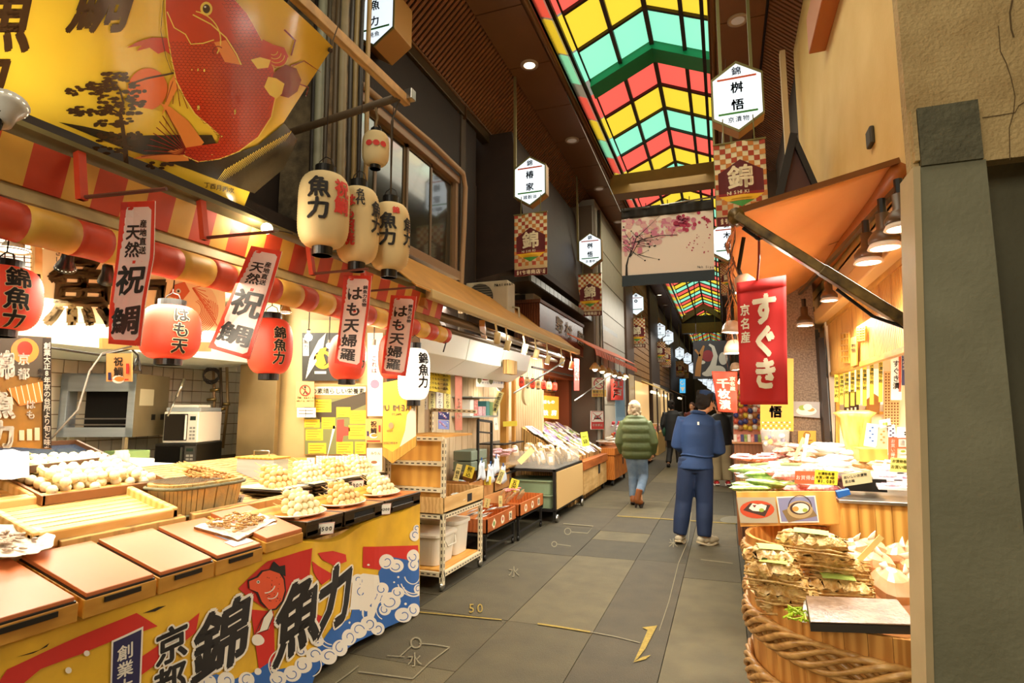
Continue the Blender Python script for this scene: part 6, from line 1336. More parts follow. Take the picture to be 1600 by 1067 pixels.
# hanging bags on hooks and black frame
BS = M('black_steel')
t = thing('upright_rack', at(755, 760, X=-3.0), 'black steel upright frame holding a small shelf behind the bags', 'rack')
A, B = at(747, 656, X=-2.95), at(768, 659, X=-2.95); zb_ = .45
MB().bar((A.x, A.y, zb_), A, .03).bar((B.x, B.y, zb_), B, .03).bar(A, B, .03).bar(A-Vector((0, 0, .15)), B-Vector((0, 0, .15)), .02).build('uprights', BS, t)
MB().bx((-3.3, A.y, .72), (-2.75, 8.3, .74)).build('shelf', OLDWOOD, t); MB().bar((-2.75, A.y, .66), (-2.75, 8.3, .66), .02).build('hook_rail', BS, t)
BAG = M('pale_blue_bag', '#cdd8e2', .4, vary=.1)
for k, (px, py) in enumerate(((752, 735), (766, 740), (786, 742), (775, 728))):
    p = at(px, py, X=-2.72); t = thing('hanging_bag', p-Vector((0, 0, .08)), 'pale %s shopping bag hanging on the hook rail' % ['leftmost', 'second', 'third', 'raised'][k], 'bag', 'bags on the hook rail')
    g = random.Random(k); MB().grid(lambda u, v: Vector((p.x+.01*math.sin(u*9), p.y+(u-.5)*.24*(.5+.5*v)+.02*g.uniform(-1, 1), p.z+.10-.2*v+.02*math.sin(u*6+k))), 6, 5).build('bag_sheet', BAG, t, smooth=True, solid=.01)
    MB().tube([(p.x, p.y, p.z+.09), (p.x, p.y+.01, p.z+.15)], .008, 6).build('hook', M('blue_hook', '#2a5a9a', .4), t)
# rear shelf unit with small packs, lamp, posters and strips on the plank wall
t = thing('wall_shelf', at(745, 650, X=-3.3), 'grey steel wall shelf with small pink, white and green boxes', 'shelf')
p0, p1 = at(722, 621, X=-3.25), at(764, 621, X=-3.25); p2 = at(722, 650, X=-3.25); zt_, zb_ = p0.z, p2.z-.02
MB().bx((-3.4, p0.y, zb_), (-3.1, p1.y, zb_+.02)).bx((-3.4, p0.y, zt_), (-3.1, p1.y, zt_+.015)).bx((-3.12, p1.y-.02, zb_), (-3.1, p1.y, zt_)).build('frame', M('shelf_grey', '#9aa19c', .4), t)
g = random.Random(2); y = p0.y+.06
for k, m_ in enumerate((PW, PR2, PPK, PPK, M('pack_teal', '#5ba6a8', .4), M('pack_lime', '#9ac28a', .4), M('pack_ice', '#c3d8d8', .4), M('pack_ice'), M('pack_dark', '#3b4044', .4))):
    if y > p1.y-.12: break
    h = g.uniform(.12, .22); tag(MB().bx((-3.34, y, zb_+.021), (-3.16, y+.12, zb_+.021+h)).build('small_box', m_), ['white', 'red', 'deep pink', 'pale pink', 'teal', 'lime', 'ice blue', 'pale ice blue', 'dark'][k]+' small box on the grey wall shelf', 'box', 'boxes on the wall shelf'); y += .14
YCL = M('yellow_cloth', '#dcc22c', .6)
t, f = pb('yellow_menu_cloth', 668, 572, 704, 610, YCL, 'yellow cloth of fine black writing left of the plank wall', 'banner', Y=None, X=-3.2, dy=6)
a = Art()
for r_ in range(4): a.text('とりもも一品丸'[:7], 672, 584+r_*7, 4.4, INK, vert=False, step=1.0, dir=(.99, .1))
a.build('lettering', t, f)
for k in range(4):
    t, f = pb('paper_strip', 658+k*12, 612, 668+k*12, 639, LYT if k % 2 else PAPER, ['leftmost', 'second', 'third', 'rightmost'][k]+' pale paper strip under the yellow menu cloth', 'note', X=-3.395, dy=1)
    a = Art(); a.text('たこわさ', 663+k*12, 617, 5.5, INK); a.build('lettering', t, f)
for k, (y0, c) in enumerate(((641, '#2b2a66'), (656, '#8a93d0'))):
    t, f = pb('small_poster', 685, y0, 702, y0+14, M('poster_blue_%d' % k, c, .5), ['dark blue', 'lavender'][k]+' small poster low on the plank wall', 'poster', X=-3.395, dy=1)
    a = Art()
    for j in range(14): a.disc(687+(j*5.1) % 13, y0+3+(j*3.7) % 9, 1.4, [PINK, PAPER, BLUE][j % 3], 1, n=7)
    a.build('print', t, f)
t, f = pb('red_strip_banner', 711, 580, 722, 672, M('faded_red_cloth', '#b56a50', .7, vary=.3), 'narrow faded red strip hanging from the awning case', 'banner', X=-3.0)
a = Art(); a.text('とようけ', 717, 625, 8, CREAM); a.build('lettering', t, f)
t, f = pb('advert_strip', 744, 588, 787, 604, PAPER, 'white advert strip with small pictures under the awning case', 'sign', X=-3.0, dy=2)
a = Art(); a.poly([(746, 589), (752, 589), (752, 596), (749, 600), (746, 596)], M('olive', '#6b6a2a', .6)); a.poly([(764, 591), (770, 591), (770, 598), (767, 601), (764, 598)], M('olive')); a.rect(754, 590, 762, 594, RED); a.text('サービス', 754, 598, 4, INK, vert=False); a.text('クール便', 771, 598, 4, BLUE, vert=False); a.build('print', t, f)
cone_lamp(778, 609, 'small chrome clamp lamp at the edge of the plank wall', -3.1, 0, .06, .09, '#b9b4a8', 6, (-.6, -.3, -.6))
S('trim_15', MB().bx((-3.1, 7.95, 0), (-3.0, 8.05, 1.95)).bx((-3.05, 8.3, 0), (-3.0, 8.36, 2.2)), M('honey_post', '#c08a3e', .5))
t = thing('black_shelf', (-3.1, 8.2, .5), 'black two-tier shelf with pink packs behind the acrylic bin', 'shelf')
MB().bx((-3.35, 9.25, .5), (-3.0, 9.38, .52)).build('board', BS, t); MB().bx((-3.35, 7.7, 1.0), (-2.95, 8.6, 1.02)).build('board', BS, t)
scatter([PPK], 12, (-3.1, -2.75, 7.3, 7.8, .86, .86), 'bright pink pack on the shelf behind the acrylic bin', 'pink packs on the rear shelf', .14, .08, .04, 41, layers=3)
t = thing('grey_crate_stack', (-3.0, 6.3, .6), 'two grey-green plastic crates under the counter of the second shop', 'crate'); 
for k in range(2): MB().bx((-3.2, 6.6, .74+k*.13), (-2.95, 7.1, .86+k*.13)).build('crate', M('grey_green_plastic', '#6d7866', .5), t, bevel=.01)
# black cart with the acrylic bin
t = thing('black_cart', (-2.55, 8.4, 0), 'black wheeled cart with a tan side panel and green bins below', 'cart')
xb, xa, y0, y1, zt_ = -2.17, -2.95, 7.62, 9.2, .68
mb = MB()
for x in (xb-.02, xa+.02):
    for y in (y0+.02, y1-.02): mb.bar((x, y, .06), (x, y, zt_), .035)
for z in (zt_, .16):
    mb.bar((xb-.02, y0, z), (xb-.02, y1, z), .035); mb.bar((xa, y0+.02, z), (xb, y0+.02, z), .035); mb.bar((xa, y1-.02, z), (xb, y1-.02, z), .035)
mb.bx((xa, y0, zt_-.01), (xb, y1, zt_+.015)); mb.bx((xa, y0, .14), (xb, y1, .155)); mb.build('frame', BS, t)
MB().bx((xb, y0+.05, .17), (xb+.012, y1-.03, zt_-.02)).build('side_panel', M('tan_panel', '#d9b274', .6), t)
for y in (y0+.06, y1-.06): MB().lathe([(.015, -.02), (.05, -.018), (.05, .018), (.015, .02)], (xb, y, .05), 18, R=Matrix.Rotation(PI/2, 3, 'Y')).build('caster', STEEL, t, smooth=True)
for k in range(2):
    s_ = MB().loft([(-2.55, 7.95, .165+k*.19, .30, .26, 8), (-2.55, 7.95, .33+k*.19, .32, .28, 8), (-2.55, 7.95, .335+k*.19, .34, .30, 8), (-2.55, 7.95, .35+k*.19, .34, .30, 8)], 32).build('green_bin', M('sage_bin', '#8fa07c', .5)); tag(s_, ['lower', 'upper'][k]+' sage-green lidded bin inside the black cart', 'bin', 'sage-green bins in the cart')
t = thing('acrylic_bin', (-2.5, 8.3, .70), 'clear acrylic bin crammed with small snack bags on the black cart', 'bin')
ACR = M('clear_acrylic', '#f5f0e4', .05, alpha=.22)
x0_, x1_ = -2.9, -2.2
mb = MB().bx((x1_-.006, 7.66, .70), (x1_, 9.1, .93)).bx((x0_, 7.66, .70), (x1_, 7.666, .93)).bx((x0_, 9.09, .70), (x1_, 9.1, .93)); mb.build('walls', ACR, t)
scatter([PBG, PW], 60, (x0_+.08, x1_-.08, 7.75, 9.0, .86, .76), 'small bag of snacks standing in the clear acrylic bin', 'snack bags in the acrylic bin', .16, .10, .035, 50, nm='snack_bag', layers=3, tilt=1.2, jit=1.2)
# raised display boards with white packs (cart back, wooden crate counters)
mb = MB().use(OLDWOOD); mb.prism([(-2.3, 8.9, 0), (-2.3, 8.9, .72), (-3.1, 8.9, 1.22), (-3.1, 8.9, 0)], (0, 2.4, 0)); tag(mb.build('sloping_stand', None), 'sloping wooden stand under the piled white packs', 'stand')
zf = lambda x, y: .74+(-2.3-x)*.62
for k, (m_, n_, lb) in enumerate((([PW, PP], 34, 'white pack with a lilac label'), ([PW, PG2], 22, 'white pack with a green label'), ([PBG, PW], 24, 'long beige pack'), ([PP], 16, 'lilac pack'), ([PW], 24, 'plain white pack'))):
    scatter(m_, n_, (-3.05, -2.34, 8.95, 11.2, 0, 0), lb+' piled on the sloping stand of the third shop', 'piled packs: '+lb, .24, .10, .03, 60+k, nm='piled_pack', layers=2, zf=zf, tilt=.55, jit=.5)
stand_names = (('wooden_counter', -2.2, -2.95, 9.35, 11.3, .66, CRT, 'pale wooden crate counter beside the black cart'), ('wooden_counter', -2.1, -2.53, 11.6, 13.2, .74, M('orange_varnish', '#c9782a', .4, wood=1, c2='#b5641c'), 'orange-varnished wooden counter with dark slots'))
for (nm, xb, xa, y0, y1, zt_, m_, lb) in stand_names:
    t = thing(nm, (xb-.3, (y0+y1)/2, 0), lb, 'counter')
    MB().bx((xa, y0, .12), (xb, y1, zt_-.14)).build('body', m_, t); MB().bx((xa, y0-.03, zt_-.14), (xb+.03, y1+.03, zt_)).build('top_board', OB if m_ is CRT else m_, t, bevel=.006)
    for k in range(5): MB().bx((xb, y0+.02+k*(y1-y0)/5, .13), (xb+.01, y0+(k+1)*(y1-y0)/5-.01, zt_-.15)).build('front_plank', m_, t)
    MB().bx((xb+.01, y0+(y1-y0)*.6, .35), (xb+.014, y0+(y1-y0)*.68, .52)).build('stencil', INK, t)
    for y in (y0+.1, y1-.1): MB().lathe([(.01, -.02), (.055, -.02), (.055, .02), (.01, .02)], (xb-.05, y, .056), 14, R=Matrix.Rotation(PI/2, 3, 'Y')).build('caster', BLACK, t)
scatter([PW, PBG], 30, (-2.48, -2.15, 11.7, 13.1, .82, .76), 'white and beige pack on the orange-varnished counter', 'packs on the orange counter', .2, .1, .04, 71, layers=3)
scatter([PR2], 8, (-2.25, -2.1, 12.4, 13.2, .76, .76), 'small red pack at the front of the orange-varnished counter', 'red packs on the orange counter', .14, .08, .05, 72, layers=2)
# third shop: bricks, glowing sign, lanterns, orange awning
BRK = [M('brick_%d' % k, c, .5, vary=.15) for k, c in enumerate(('#c98a4a', '#b8763a', '#d49a5a'))]
bk = S('wall_shop_three', MB().bx((-3.5, 9.5, 0), (-3.32, 12.0, 2.5)), M('brick_mortar', '#5a3a1e', .9))
for j in range(12):
    for i in range(10): MB().bx((-3.32, 9.7+i*.23+(j % 2)*.1, 1.05+j*.115), (-3.30, 9.7+i*.23+(j % 2)*.1+.215, 1.05+j*.115+.1)).build('brick', BRK[(i*7+j*3) % 3], bk)
S('trim_16', MB().bx((-3.3, 9.5, 0), (-3.1, 9.75, 2.4)).bx((-3.3, 11.6, 0), (-3.0, 11.8, 2.4)).bx((-3.3, 9.5, 2.1), (-2.9, 11.9, 2.5)), M('rust_brown', '#8a4520', .5))
t, f = pb('glowing_sign', 844, 617, 873, 652, M('amber_glow', '#f09a30', .4, emit=1.4), 'glowing amber square sign with white characters on the brick wall', 'sign', X=-3.1, dy=3, th=.05)
a = Art(); LW2 = M('white_glow', '#fff6e0', .5, emit=1.5); a.text('錦もの', 851, 628, 6, LW2, vert=False); a.text('麩房', 852, 645, 9, LW2, vert=False, step=1.5); a.build('lettering', t, f)
for k in range(7):
    px = 815+k*8.6; lantern(px-4.5, px+4.5, 588+k*1.4, 606+k*.9, ['first', 'second', 'third', 'fourth', 'fifth', 'sixth', 'last'][k]+' small red and white lantern from the left in the row of the third shop', LP if k % 2 == 0 else LW, [('口', 0, 0, .9, LINK, 'n')], X=-2.75, hang=.05, ribs=8, group='row of small lanterns at the third shop', capr=.6)
tag(MB().bar((-2.75, 8.4, 2.15), (-2.75, 11.6, 2.15), .03).build('lantern_rail', DARK), 'dark rail carrying the row of small lanterns', 'rail')
p = at(819, 617, X=-2.8); t = thing('round_clock', p, 'round pale wall dial hanging left of the amber sign', 'clock'); MB().lathe([(.0, .0), (.13, 0), (.15, .02), (.15, .05)], p, 28, R=Matrix.Rotation(PI/2, 3, 'Y') @ Matrix.Rotation(0, 3, 'Z')).build('dial', M('dial_cream', '#e6cf9a', .5), t, smooth=False)
OAW = M('orange_canvas', '#d8622a', .6, c2='#c24f1e', vscale=4)
t = thing('orange_awning', (-2.1, 11.5, 2.5), 'small orange scalloped awning of the third shop', 'awning')
MB().slab([(-2.02, 9.6, 2.52), (-2.02, 14.6, 2.60), (-2.5, 14.6, 2.88), (-2.5, 9.6, 2.8)], (0, 0, .015)).build('canvas', OAW, t)
mb = MB()
for k in range(20): y = 9.6+k*.25; mb.slab([(-2.02, y, 2.53), (-2.02, y+.24, 2.53), (-2.0, y+.2, 2.42), (-2.0, y+.04, 2.42)], (-.006, 0, 0))
mb.build('scallop', OAW, t)
for k in range(6):
    y = 10.2+k*.65; tt = thing('bell_lamp', (-2.15, y, 2.3), ['first', 'second', 'third', 'fourth', 'fifth', 'last'][k]+' small bell lamp glowing under the orange awning', 'lamp', 'bell lamps under the orange awning')
    MB().lathe([(.02, .12), (.04, .1), (.1, .02), (.1, 0)], (-2.15, y, 2.22), 16).build('shade', M('shade_c9a86a', '#c9a86a', .4), tt, smooth=True); MB().ball((-2.15, y, 2.23), .05, n=10).build('bulb', BUL, tt); MB().tube([(-2.15, y, 2.33), (-2.15, y, 2.62)], .006, 5).build('cord', DARK, tt)
for (x0_, y0_, x1_, y1_, X_, nm, lb, m_, txt) in ((897, 560, 905, 610, -2.2, 'red_strip_banner', 'narrow red strip banner hanging at the orange awning corner', M('red_cloth', '#d0382a', .6), '今月の品'), (955, 592, 974, 625, -2.45, 'red_poster', 'red square poster with white brush writing on the grey front', M('red_cloth'), '江戸'), (845, 0, 0, 0, 0, '', '', None, '')):
    if not m_: continue
    t, f = pb(nm, x0_, y0_, x1_, y1_, m_, lb, 'banner' if 'strip' in nm else 'poster', X=X_); a = Art(); w_ = x1_-x0_; a.text(txt, (x0_+x1_)/2, y0_+(y1_-y0_)*.22, min(w_*.8, (y1_-y0_)/len(txt)*.9), PAPER, off=.03); a.build('lettering', t, f)
t, f = pb('no_smoking_sign', 925, 590, 947, 620, M('sign_cream', '#efe0b8', .5), 'cream no-smoking sign with a red ring and a yellow foot', 'sign', X=-2.42)
a = Art(); a.arc(936, 599, 8, 0, 2*PI, 2, RED, 2, n=20); a.line([(930, 593), (942, 605)], 1.6, RED, 3); a.line([(931, 600), (941, 599)], 1.6, INK, 2.5); a.rect(925, 609, 947, 620, YEL, 1); a.text('禁煙です', 928, 612, 4.5, INK, vert=False); a.text('禁煙です', 928, 617, 4, RED, vert=False); a.build('print', t, f)
t, f = pb('no_food_sign', 923, 642, 944, 671, PAPER, 'white and red sign with a crossed-out burger', 'sign', X=-2.42)
a = Art(); a.line([(924, 643), (943, 643), (943, 670), (924, 670), (924, 643)], 1, RED, 2); a.disc(933.5, 651, 5, INK, 1, ry=2, a0=PI, a1=2*PI); a.rect(928, 652, 939, 655, INK, 1); a.line([(926, 645), (941, 657)], 1, RED, 3); a.line([(941, 645), (926, 657)], 1, RED, 3); a.rect(924, 659, 943, 670, RED, 1); a.text('飲食禁止', 927, 664, 4, PAPER, vert=False, lv=4); a.build('print', t, f)
for (q0, q1, X0_, lb_) in (((803, 614), (880, 566), -2.5, 'thin steel strut slanting up to the end of the mustard awning'), ((898, 626), (958, 583), -2.3, 'thin steel strut slanting up to the orange awning front')):
    tag(MB().tube([at(*q0, X=X0_), at(*q1, X=-2.15)], .012, 6).build('awning_strut', STEEL, smooth=True), lb_, 'strut')
# further display: glass case, round posters, pots
t = thing('glass_display_case', (-2.3, 16.5, 0), 'slanting glass display case with a red base further down the lane', 'case')
MB().bx((-2.44, 15.0, .1), (-2.0, 18.0, .62)).build('base', M('case_red', '#8a2a2a', .4), t, bevel=.01); MB().prism([(-2.44, 15.0, .63), (-2.0, 15.0, .63), (-2.3, 15.0, 1.3), (-2.44, 15.0, 1.3)], (0, 3, 0)).build('glass', M('case_glass', '#9fb0b5', .08, emit=.15), t); MB().bx((-2.0, 15.0, .2), (-1.98, 18.0, .26)).build('steel_strip', STEEL, t)
t = thing('flower_pots', (-2.35, 14.2, .7), 'bunch of orange and red flowers and jars behind the green jacket', 'flowers')
g = random.Random(4)
for k in range(40): MB().ball((-2.35+g.uniform(-.25, .25), 14.0+g.uniform(-.5, .5), .75+g.uniform(0, .45)), g.uniform(.03, .06), n=6).build('flower', [M('flower_orange', '#e07a3a', .6), M('flower_red', '#c8404a', .6), M('flower_pale', '#d9cbd8', .5)][k % 3], t, smooth=True)
# far lane: low glowing stalls, street awnings and the painted panel
for k, (x, y, w_, c, lb) in enumerate(((-2.1, 21, 1.2, '#d9b26a', 'pale yellow box-front stall far down the left side'), (-2.2, 26, 1.3, '#8c6b4a', 'brown stall far down the left side'), (-2.0, 32, 1.3, '#c9a57a', 'farthest stall on the left side'), (.15, 13, 1.2, '#8a4a2c', 'dark red stall beyond the right counter'), (.1, 18, 1.2, '#6b4a33', 'brown stall further down the right side'), (.0, 26, 1.2, '#a3805a', 'farthest stall on the right side'))):
    t = thing('market_stall', (x, y, 0), lb, 'stall'); s_ = -1 if x < -1 else 1
    MB().bx((x+s_*.7, y-w_, 0), (x, y+w_, .75)).build('counter', M('stall_%d' % k, c, .5), t, bevel=.01)
    MB().slab([(x-s_*.05, y-w_, 2.2), (x-s_*.05, y+w_, 2.2), (x+s_*.8, y+w_, 2.6), (x+s_*.8, y-w_, 2.6)], (0, 0, .03)).build('canopy', M('canopy_%d' % k, ['#e0c070', '#5a4a3a', '#7a5a40', '#9a3a20', '#6b3a2a', '#4a5a4a'][k], .6), t)
    MB().bar((x, y-w_+.04, .7), (x, y-w_+.04, 2.2), .05).bar((x, y+w_-.04, .7), (x, y+w_-.04, 2.2), .05).build('post', DARK, t)
    for j in range(4): MB().ball((x+s_*.2, y-w_+.3+j*.6, 2.1), .05, n=8).build('bulb', M('bulb_far', '#ffe2a8', .3, emit=5), t)
    for j in range(7): MB().bx((x+s_*.1, y-w_+.1+j*.32, .76), (x+s_*.4, y-w_+.33+j*.32, .85+.08*(j % 3))).build('goods_box', [PW, PR2, PBG, PG2, PPK][(j+k) % 5], t)
t, f = pb('blue_arrow_sign', 1062, 592, 1071, 614, M('arrow_blue', '#3aa0d8', .4, emit=.8), 'small lit blue and white arrow sign far down the lane', 'sign', Y=20)
a = Art(); a.arc(1066, 598, 2.5, 0, 5, 1, PAPER, 1); a.poly([(1063, 605), (1070, 605), (1066.5, 612)], PAPER, 1); a.build('print', t, f)
YD = 21.0
t, f = pb('painted_panel', 1083, 532, 1140, 592, M('panel_dark', '#2a2a2e', .6), 'dark painted panel of a crane, red sun and white clouds hung over the lane', 'panel', Y=YD, th=.05)
a = Art(); CLD = M('cloud_grey', '#b9b8ac', .6); a.disc(1106, 556, 9, M('dull_red_sun', '#7d1f26', .6), 1, n=24)
a.line([(1090, 588), (1092, 568), (1096, 550), (1100, 540)], 7, M('ochre_trunk', '#9a6a30', .6), 2, taper=[1.3, 1.2, .8, .4]); a.line([(1094, 556), (1086, 546)], 3, M('ochre_trunk'), 2)
a.line([(1106, 585), (1114, 572), (1118, 556), (1114, 542), (1108, 538)], 5, CLD, 2, taper=[2.4, 2, 1.4, 1, .6]); a.disc(1122, 580, 12, CLD, 1.5, ry=9); a.disc(1096, 566, 6, CLD, 1.5, ry=3); a.disc(1130, 560, 7, CLD, 1.4, ry=10); a.disc(1105, 584, 8, CLD, 1.6, ry=4)
a.build('print', t, f)
for x_ in (1088, 1134): p = at(x_, 534, Y=YD); MB().tube([p, p+Vector((0, 0, 2.6))], .015, 6).build('hanger', DARK, t)
# ================================================================== RIGHT: THE PICKLE SHOP
# wooden tubs bound with straw rope
TUBW = M('tub_cedar', '#dd9f50', .5, wood=1, c2='#bd7c34', stretch=(1, 1, .15)); ROP = M('twisted_straw', '#e3b067', .45, c2='#a5702f', vscale=18, stretch=(1, 1, 3), coat=.3)
def tub(cx, cy, r, h, label, hoops, n=44):
    t = thing('pickle_tub', (cx, cy, 0), label, 'tub', 'rope-bound cedar tubs')
    for k in range(n):
        a0, a1 = 2*PI*(k+.01)/n, 2*PI*(k+.99)/n; vs = []
        for (rr_, z) in ((r*.93, .02), (r, h), (r-.028, h), (r*.93-.028, .02)):
            for q in (a0, a1): vs.append((cx+rr_*math.cos(q), cy+rr_*math.sin(q), z))
        MB().add(vs, [(0, 1, 3, 2), (2, 3, 5, 4), (4, 5, 7, 6), (6, 7, 1, 0), (0, 2, 4, 6), (1, 7, 5, 3)]).build('stave', TUBW, t)
    MB().lathe([(0, h-.16), (r-.03, h-.16), (r-.03, h-.13), (0, h-.13)], (cx, cy, 0), 32).build('inner_lid', M('tub_inside', '#9a6226', .7), t)
    for (zc, am, tilt) in hoops:
        for s_ in range(7):
            pts = []; rad = []
            for k in range(97):
                q = 2*PI*k/96; w_ = math.sin(6*q+s_*2*PI/7); w2 = math.cos(6*q+s_*2*PI/7)
                pts.append((cx+(r*.97+.022+.014*w2)*math.cos(q), cy+(r*.97+.022+.014*w2)*math.sin(q), zc+am*w_-tilt*math.cos(q-.3))); rad.append(.0135+.003*math.sin(13*q+s_))
            MB().tube(pts, rad, 7).build('rope_strand', ROP, t, smooth=True)
    return t
tub(.66, 3.30, .59, .62, 'large rope-bound cedar tub in the foreground full of wrapped pickles', [(.44, .055, .05), (.22, .055, .02)])
tub(.52, 4.42, .42, .66, 'second rope-bound cedar tub under the photo board', [(.56, .035, 0), (.3, .04, 0)])
# counter behind
CW = M('worn_orange_wood', '#e6b75c', .55, wood=1, c2='#b98434', stretch=(1, 1, .18), wscale=5)
t = thing('pickle_counter', (.7, 5.4, 0), 'worn orange wooden counter of the pickle shop', 'counter')
A, B = at(1312, 785, Y=4.2), at(1440, 785, Y=4.2)
MB().bx((A.x, 4.2, 0), (1.3, 4.9, A.z)).build('box', CW, t, bevel=.006)
for k in range(7): x = A.x+.01+k*.09; MB().bx((x, 4.192, .02), (x+.086, 4.2, A.z-.01)).build('front_plank', CW, t)
MB().bx((A.x-.01, 4.17, A.z), (1.3, 4.95, A.z+.02)).build('steel_top', STEEL, t, bevel=.003)
MB().bx((.12, 4.62, .70), (A.x, 6.35, .88)).build('rear_case', CW, t); MB().bx((.12, 4.95, .88), (1.85, 6.35, .93)).build('deck', CW, t)
for (x, y) in ((.15, 4.66), (.15, 6.5), (1.2, 6.5)): MB().bar((x, y, 0), (x, y, .72), .06).build('leg', BROWN, t)
# photo board hanging at the front
P = [at(1150, 768, Y=4.02), at(1305, 767, Y=4.02), at(1312, 819, Y=4.0), at(1157, 823, Y=4.0)]
t = thing('photo_board', (P[2]+P[3])/2, 'yellow wooden board with two food photographs over the second tub', 'board')
board('plank', P, .02, PLY, parent=t, bevel=.003)
f = lambda px, py, o=0: at(px, py, Y=3.995-o)
a = Art(); a.poly([(1151, 777), (1211, 777), (1216, 817), (1157, 817)], M('photo_grey', '#b5ad92', .35), 1); a.disc(1183, 796, 27, M('photo_red', '#cf5230', .4), 2, ry=14); a.poly([(1161, 797), (1172, 786), (1204, 789), (1195, 807)], M('photo_plate', '#4a3630', .4), 3)
a.poly([(1170, 794), (1176, 786), (1184, 788), (1190, 787), (1198, 790), (1196, 797), (1186, 799), (1176, 798)], M('photo_food_white', '#f4efe0', .5), 4); a.disc(1190, 797, 4, M('photo_food_green', '#9fb84a', .5), 5, ry=3); a.poly([(1176, 789), (1182, 789), (1179, 793)], M('dull_red_sun'), 5)
a.poly([(1213, 776), (1274, 774), (1280, 816), (1219, 817)], PAPER, 1); a.poly([(1215, 778), (1272, 776), (1278, 814), (1221, 815)], M('photo_blue', '#8c90b4', .4), 2); a.poly([(1222, 798), (1262, 784), (1277, 806), (1232, 816)], M('photo_mat', '#8a7550', .4), 3)
a.disc(1250, 796, 20, M('photo_basket', '#b8a476', .4), 4, ry=14); a.disc(1250, 794, 16, M('photo_plate'), 4.5, ry=10); a.disc(1251, 794, 13, M('photo_food_white'), 5, ry=8); a.disc(1243, 795, 5, M('photo_food_orange', '#e0a050', .5), 6, ry=4); a.disc(1258, 797, 4, M('photo_food_green'), 6, ry=3); a.arc(1250, 792, 18, PI, 2*PI, 1.2, M('photo_plate'), 6, r2=18)
a.build('photo_print', t, f)
tag(MB().slab([at(1306, 768, Y=4.0), at(1327, 764, Y=4.0), at(1330, 773, Y=4.0), at(1310, 779, Y=4.0)], (0, .05, 0)).build('blue_clamp', M('blue_plastic', '#1f5fae', .35), bevel=.004), 'blue plastic clamp at the corner of the photo board', 'clamp')
# wrapped pickles in the tub
BRP = gl('wrap_amber', '#f7d184', c2='#bf8236', vscale=30, bump=1.0, bscale=70); LBG = M('leaf_label', '#c4e070', .7, vary=.1)
def pk_at(mats, px, py, Z, L_, W_, H_, label, group=None, yaw=0, tiltv=(0, 0), seed=0, nm='pickle_pack'):
    p = at(px, py, Z=Z); t = pack_proto(mats, L_, W_, H_, label, group, nm, seed=seed, cat='pack', crumple=1); t.location = p; t.rotation_euler = (tiltv[0], tiltv[1], yaw)
PLb = [('topmost amber pickle pack at the back of the stack', 1268, 848, .86, .30), ('second amber pickle pack of the back stack', 1272, 868, .80, .31), ('amber pickle pack at the upper left of the tub', 1202, 872, .80, .22), ('amber pickle pack, second down the left pile', 1208, 893, .75, .24), ('amber pickle pack, third down the left pile', 1215, 909, .70, .25), ('amber pickle pack with a pointed wrapper, low in the left pile', 1226, 926, .66, .26), ('lowest amber pickle pack of the left pile, against the tub wall', 1230, 942, .61, .26), ('upper amber pickle pack of the middle pile', 1302, 884, .75, .28), ('second amber pickle pack of the middle pile', 1308, 900, .70, .29), ('amber pickle pack just behind the flat box', 1306, 918, .67, .28), ('lower amber pickle pack behind the flat box', 1312, 930, .63, .28)]
for k, (lb, px, py, Z, L_) in enumerate(PLb): pk_at([BRP, LBG], px, py, Z, L_, .18, .095, lb, 'amber pickle packs in the tub', yaw=(-.15, .1, .12, -.05)[k % 4], tiltv=(-.12, .03), seed=90+k)
BGB = gl('bag_tan', '#ecc49a', c2='#dca878', vscale=9); BGT = gl('bag_clear_top', '#f0ddc4', vary=.1)
for k, (px, py, Z, r_) in enumerate(((1336, 875, .74, .075), (1374, 878, .73, .085), (1396, 912, .67, .105), (1362, 853, .78, .07), (1402, 862, .76, .07), (1432, 884, .72, .075), (1436, 852, .78, .06), (1424, 905, .69, .06), (1335, 852, .79, .06))):
    p = at(px, py, Z=Z); lb = ['tan bag of miso at the left of the bag pile', 'tan bag in the middle of the pile behind the largest one', 'largest faceted tan bag, nearest the flat box', 'small pale bag below the slanting price stick', 'small bag behind the middle tan bags', 'tan bag beside the pillar', 'back tan bag beside the pillar', 'small tan bag between the largest bag and the pillar', 'back left pale bag under the price stick'][k]
    t = thing('miso_bag', p, lb, 'bag', 'tan bags in the tub'); g = random.Random(k+5)
    ring = [(0, 0, -r_*.7, r_*.6, r_*.55, 3), (0, 0, -r_*.45, r_*.95, r_*.8, 3.4), (.0, 0, 0, r_*1.05, r_*.85, 2.6), (r_*.1, 0, r_*.4, r_*.7, r_*.55, 2.4), (r_*.15, 0, r_*.6, r_*.25, r_*.2)]
    o = MB().loft(ring, 12).build('bag_body', BGB, t, world=False); o.rotation_euler = (g.uniform(-.3, .3), g.uniform(-.4, .4), g.uniform(0, 3)); o.scale = (1, 1, 1)
    o = MB().loft([(r_*.15, 0, r_*.5, r_*.22, r_*.2), (r_*.2, 0, r_*.75, r_*.4, r_*.12), (r_*.22, 0, r_*.95, r_*.55, r_*.05)], 12).build('twisted_top', BGT, t, world=False, smooth=True); o.rotation_euler = (g.uniform(-.6, .6), g.uniform(-.6, .6), g.uniform(0, 3))
t = thing('flat_box', at(1340, 955, Z=.66), 'flat grey box under clear wrap lying at the front of the tub', 'box')
Q = [at(1259, 933, Z=.685), at(1402, 939, Z=.685), at(1434, 979, Z=.66), at(1266, 974, Z=.66)]
MB().slab(Q, (0, 0, -.03)).build('tray', M('dark_box', '#3a3430', .4), t); MB().slab([q+Vector((0, 0, .002)) for q in Q], (0, 0, .006)).build('contents', gl('kelp_brown', '#a88a70', c2='#7d6450', vscale=22, bump=.5), t, bevel=.003)
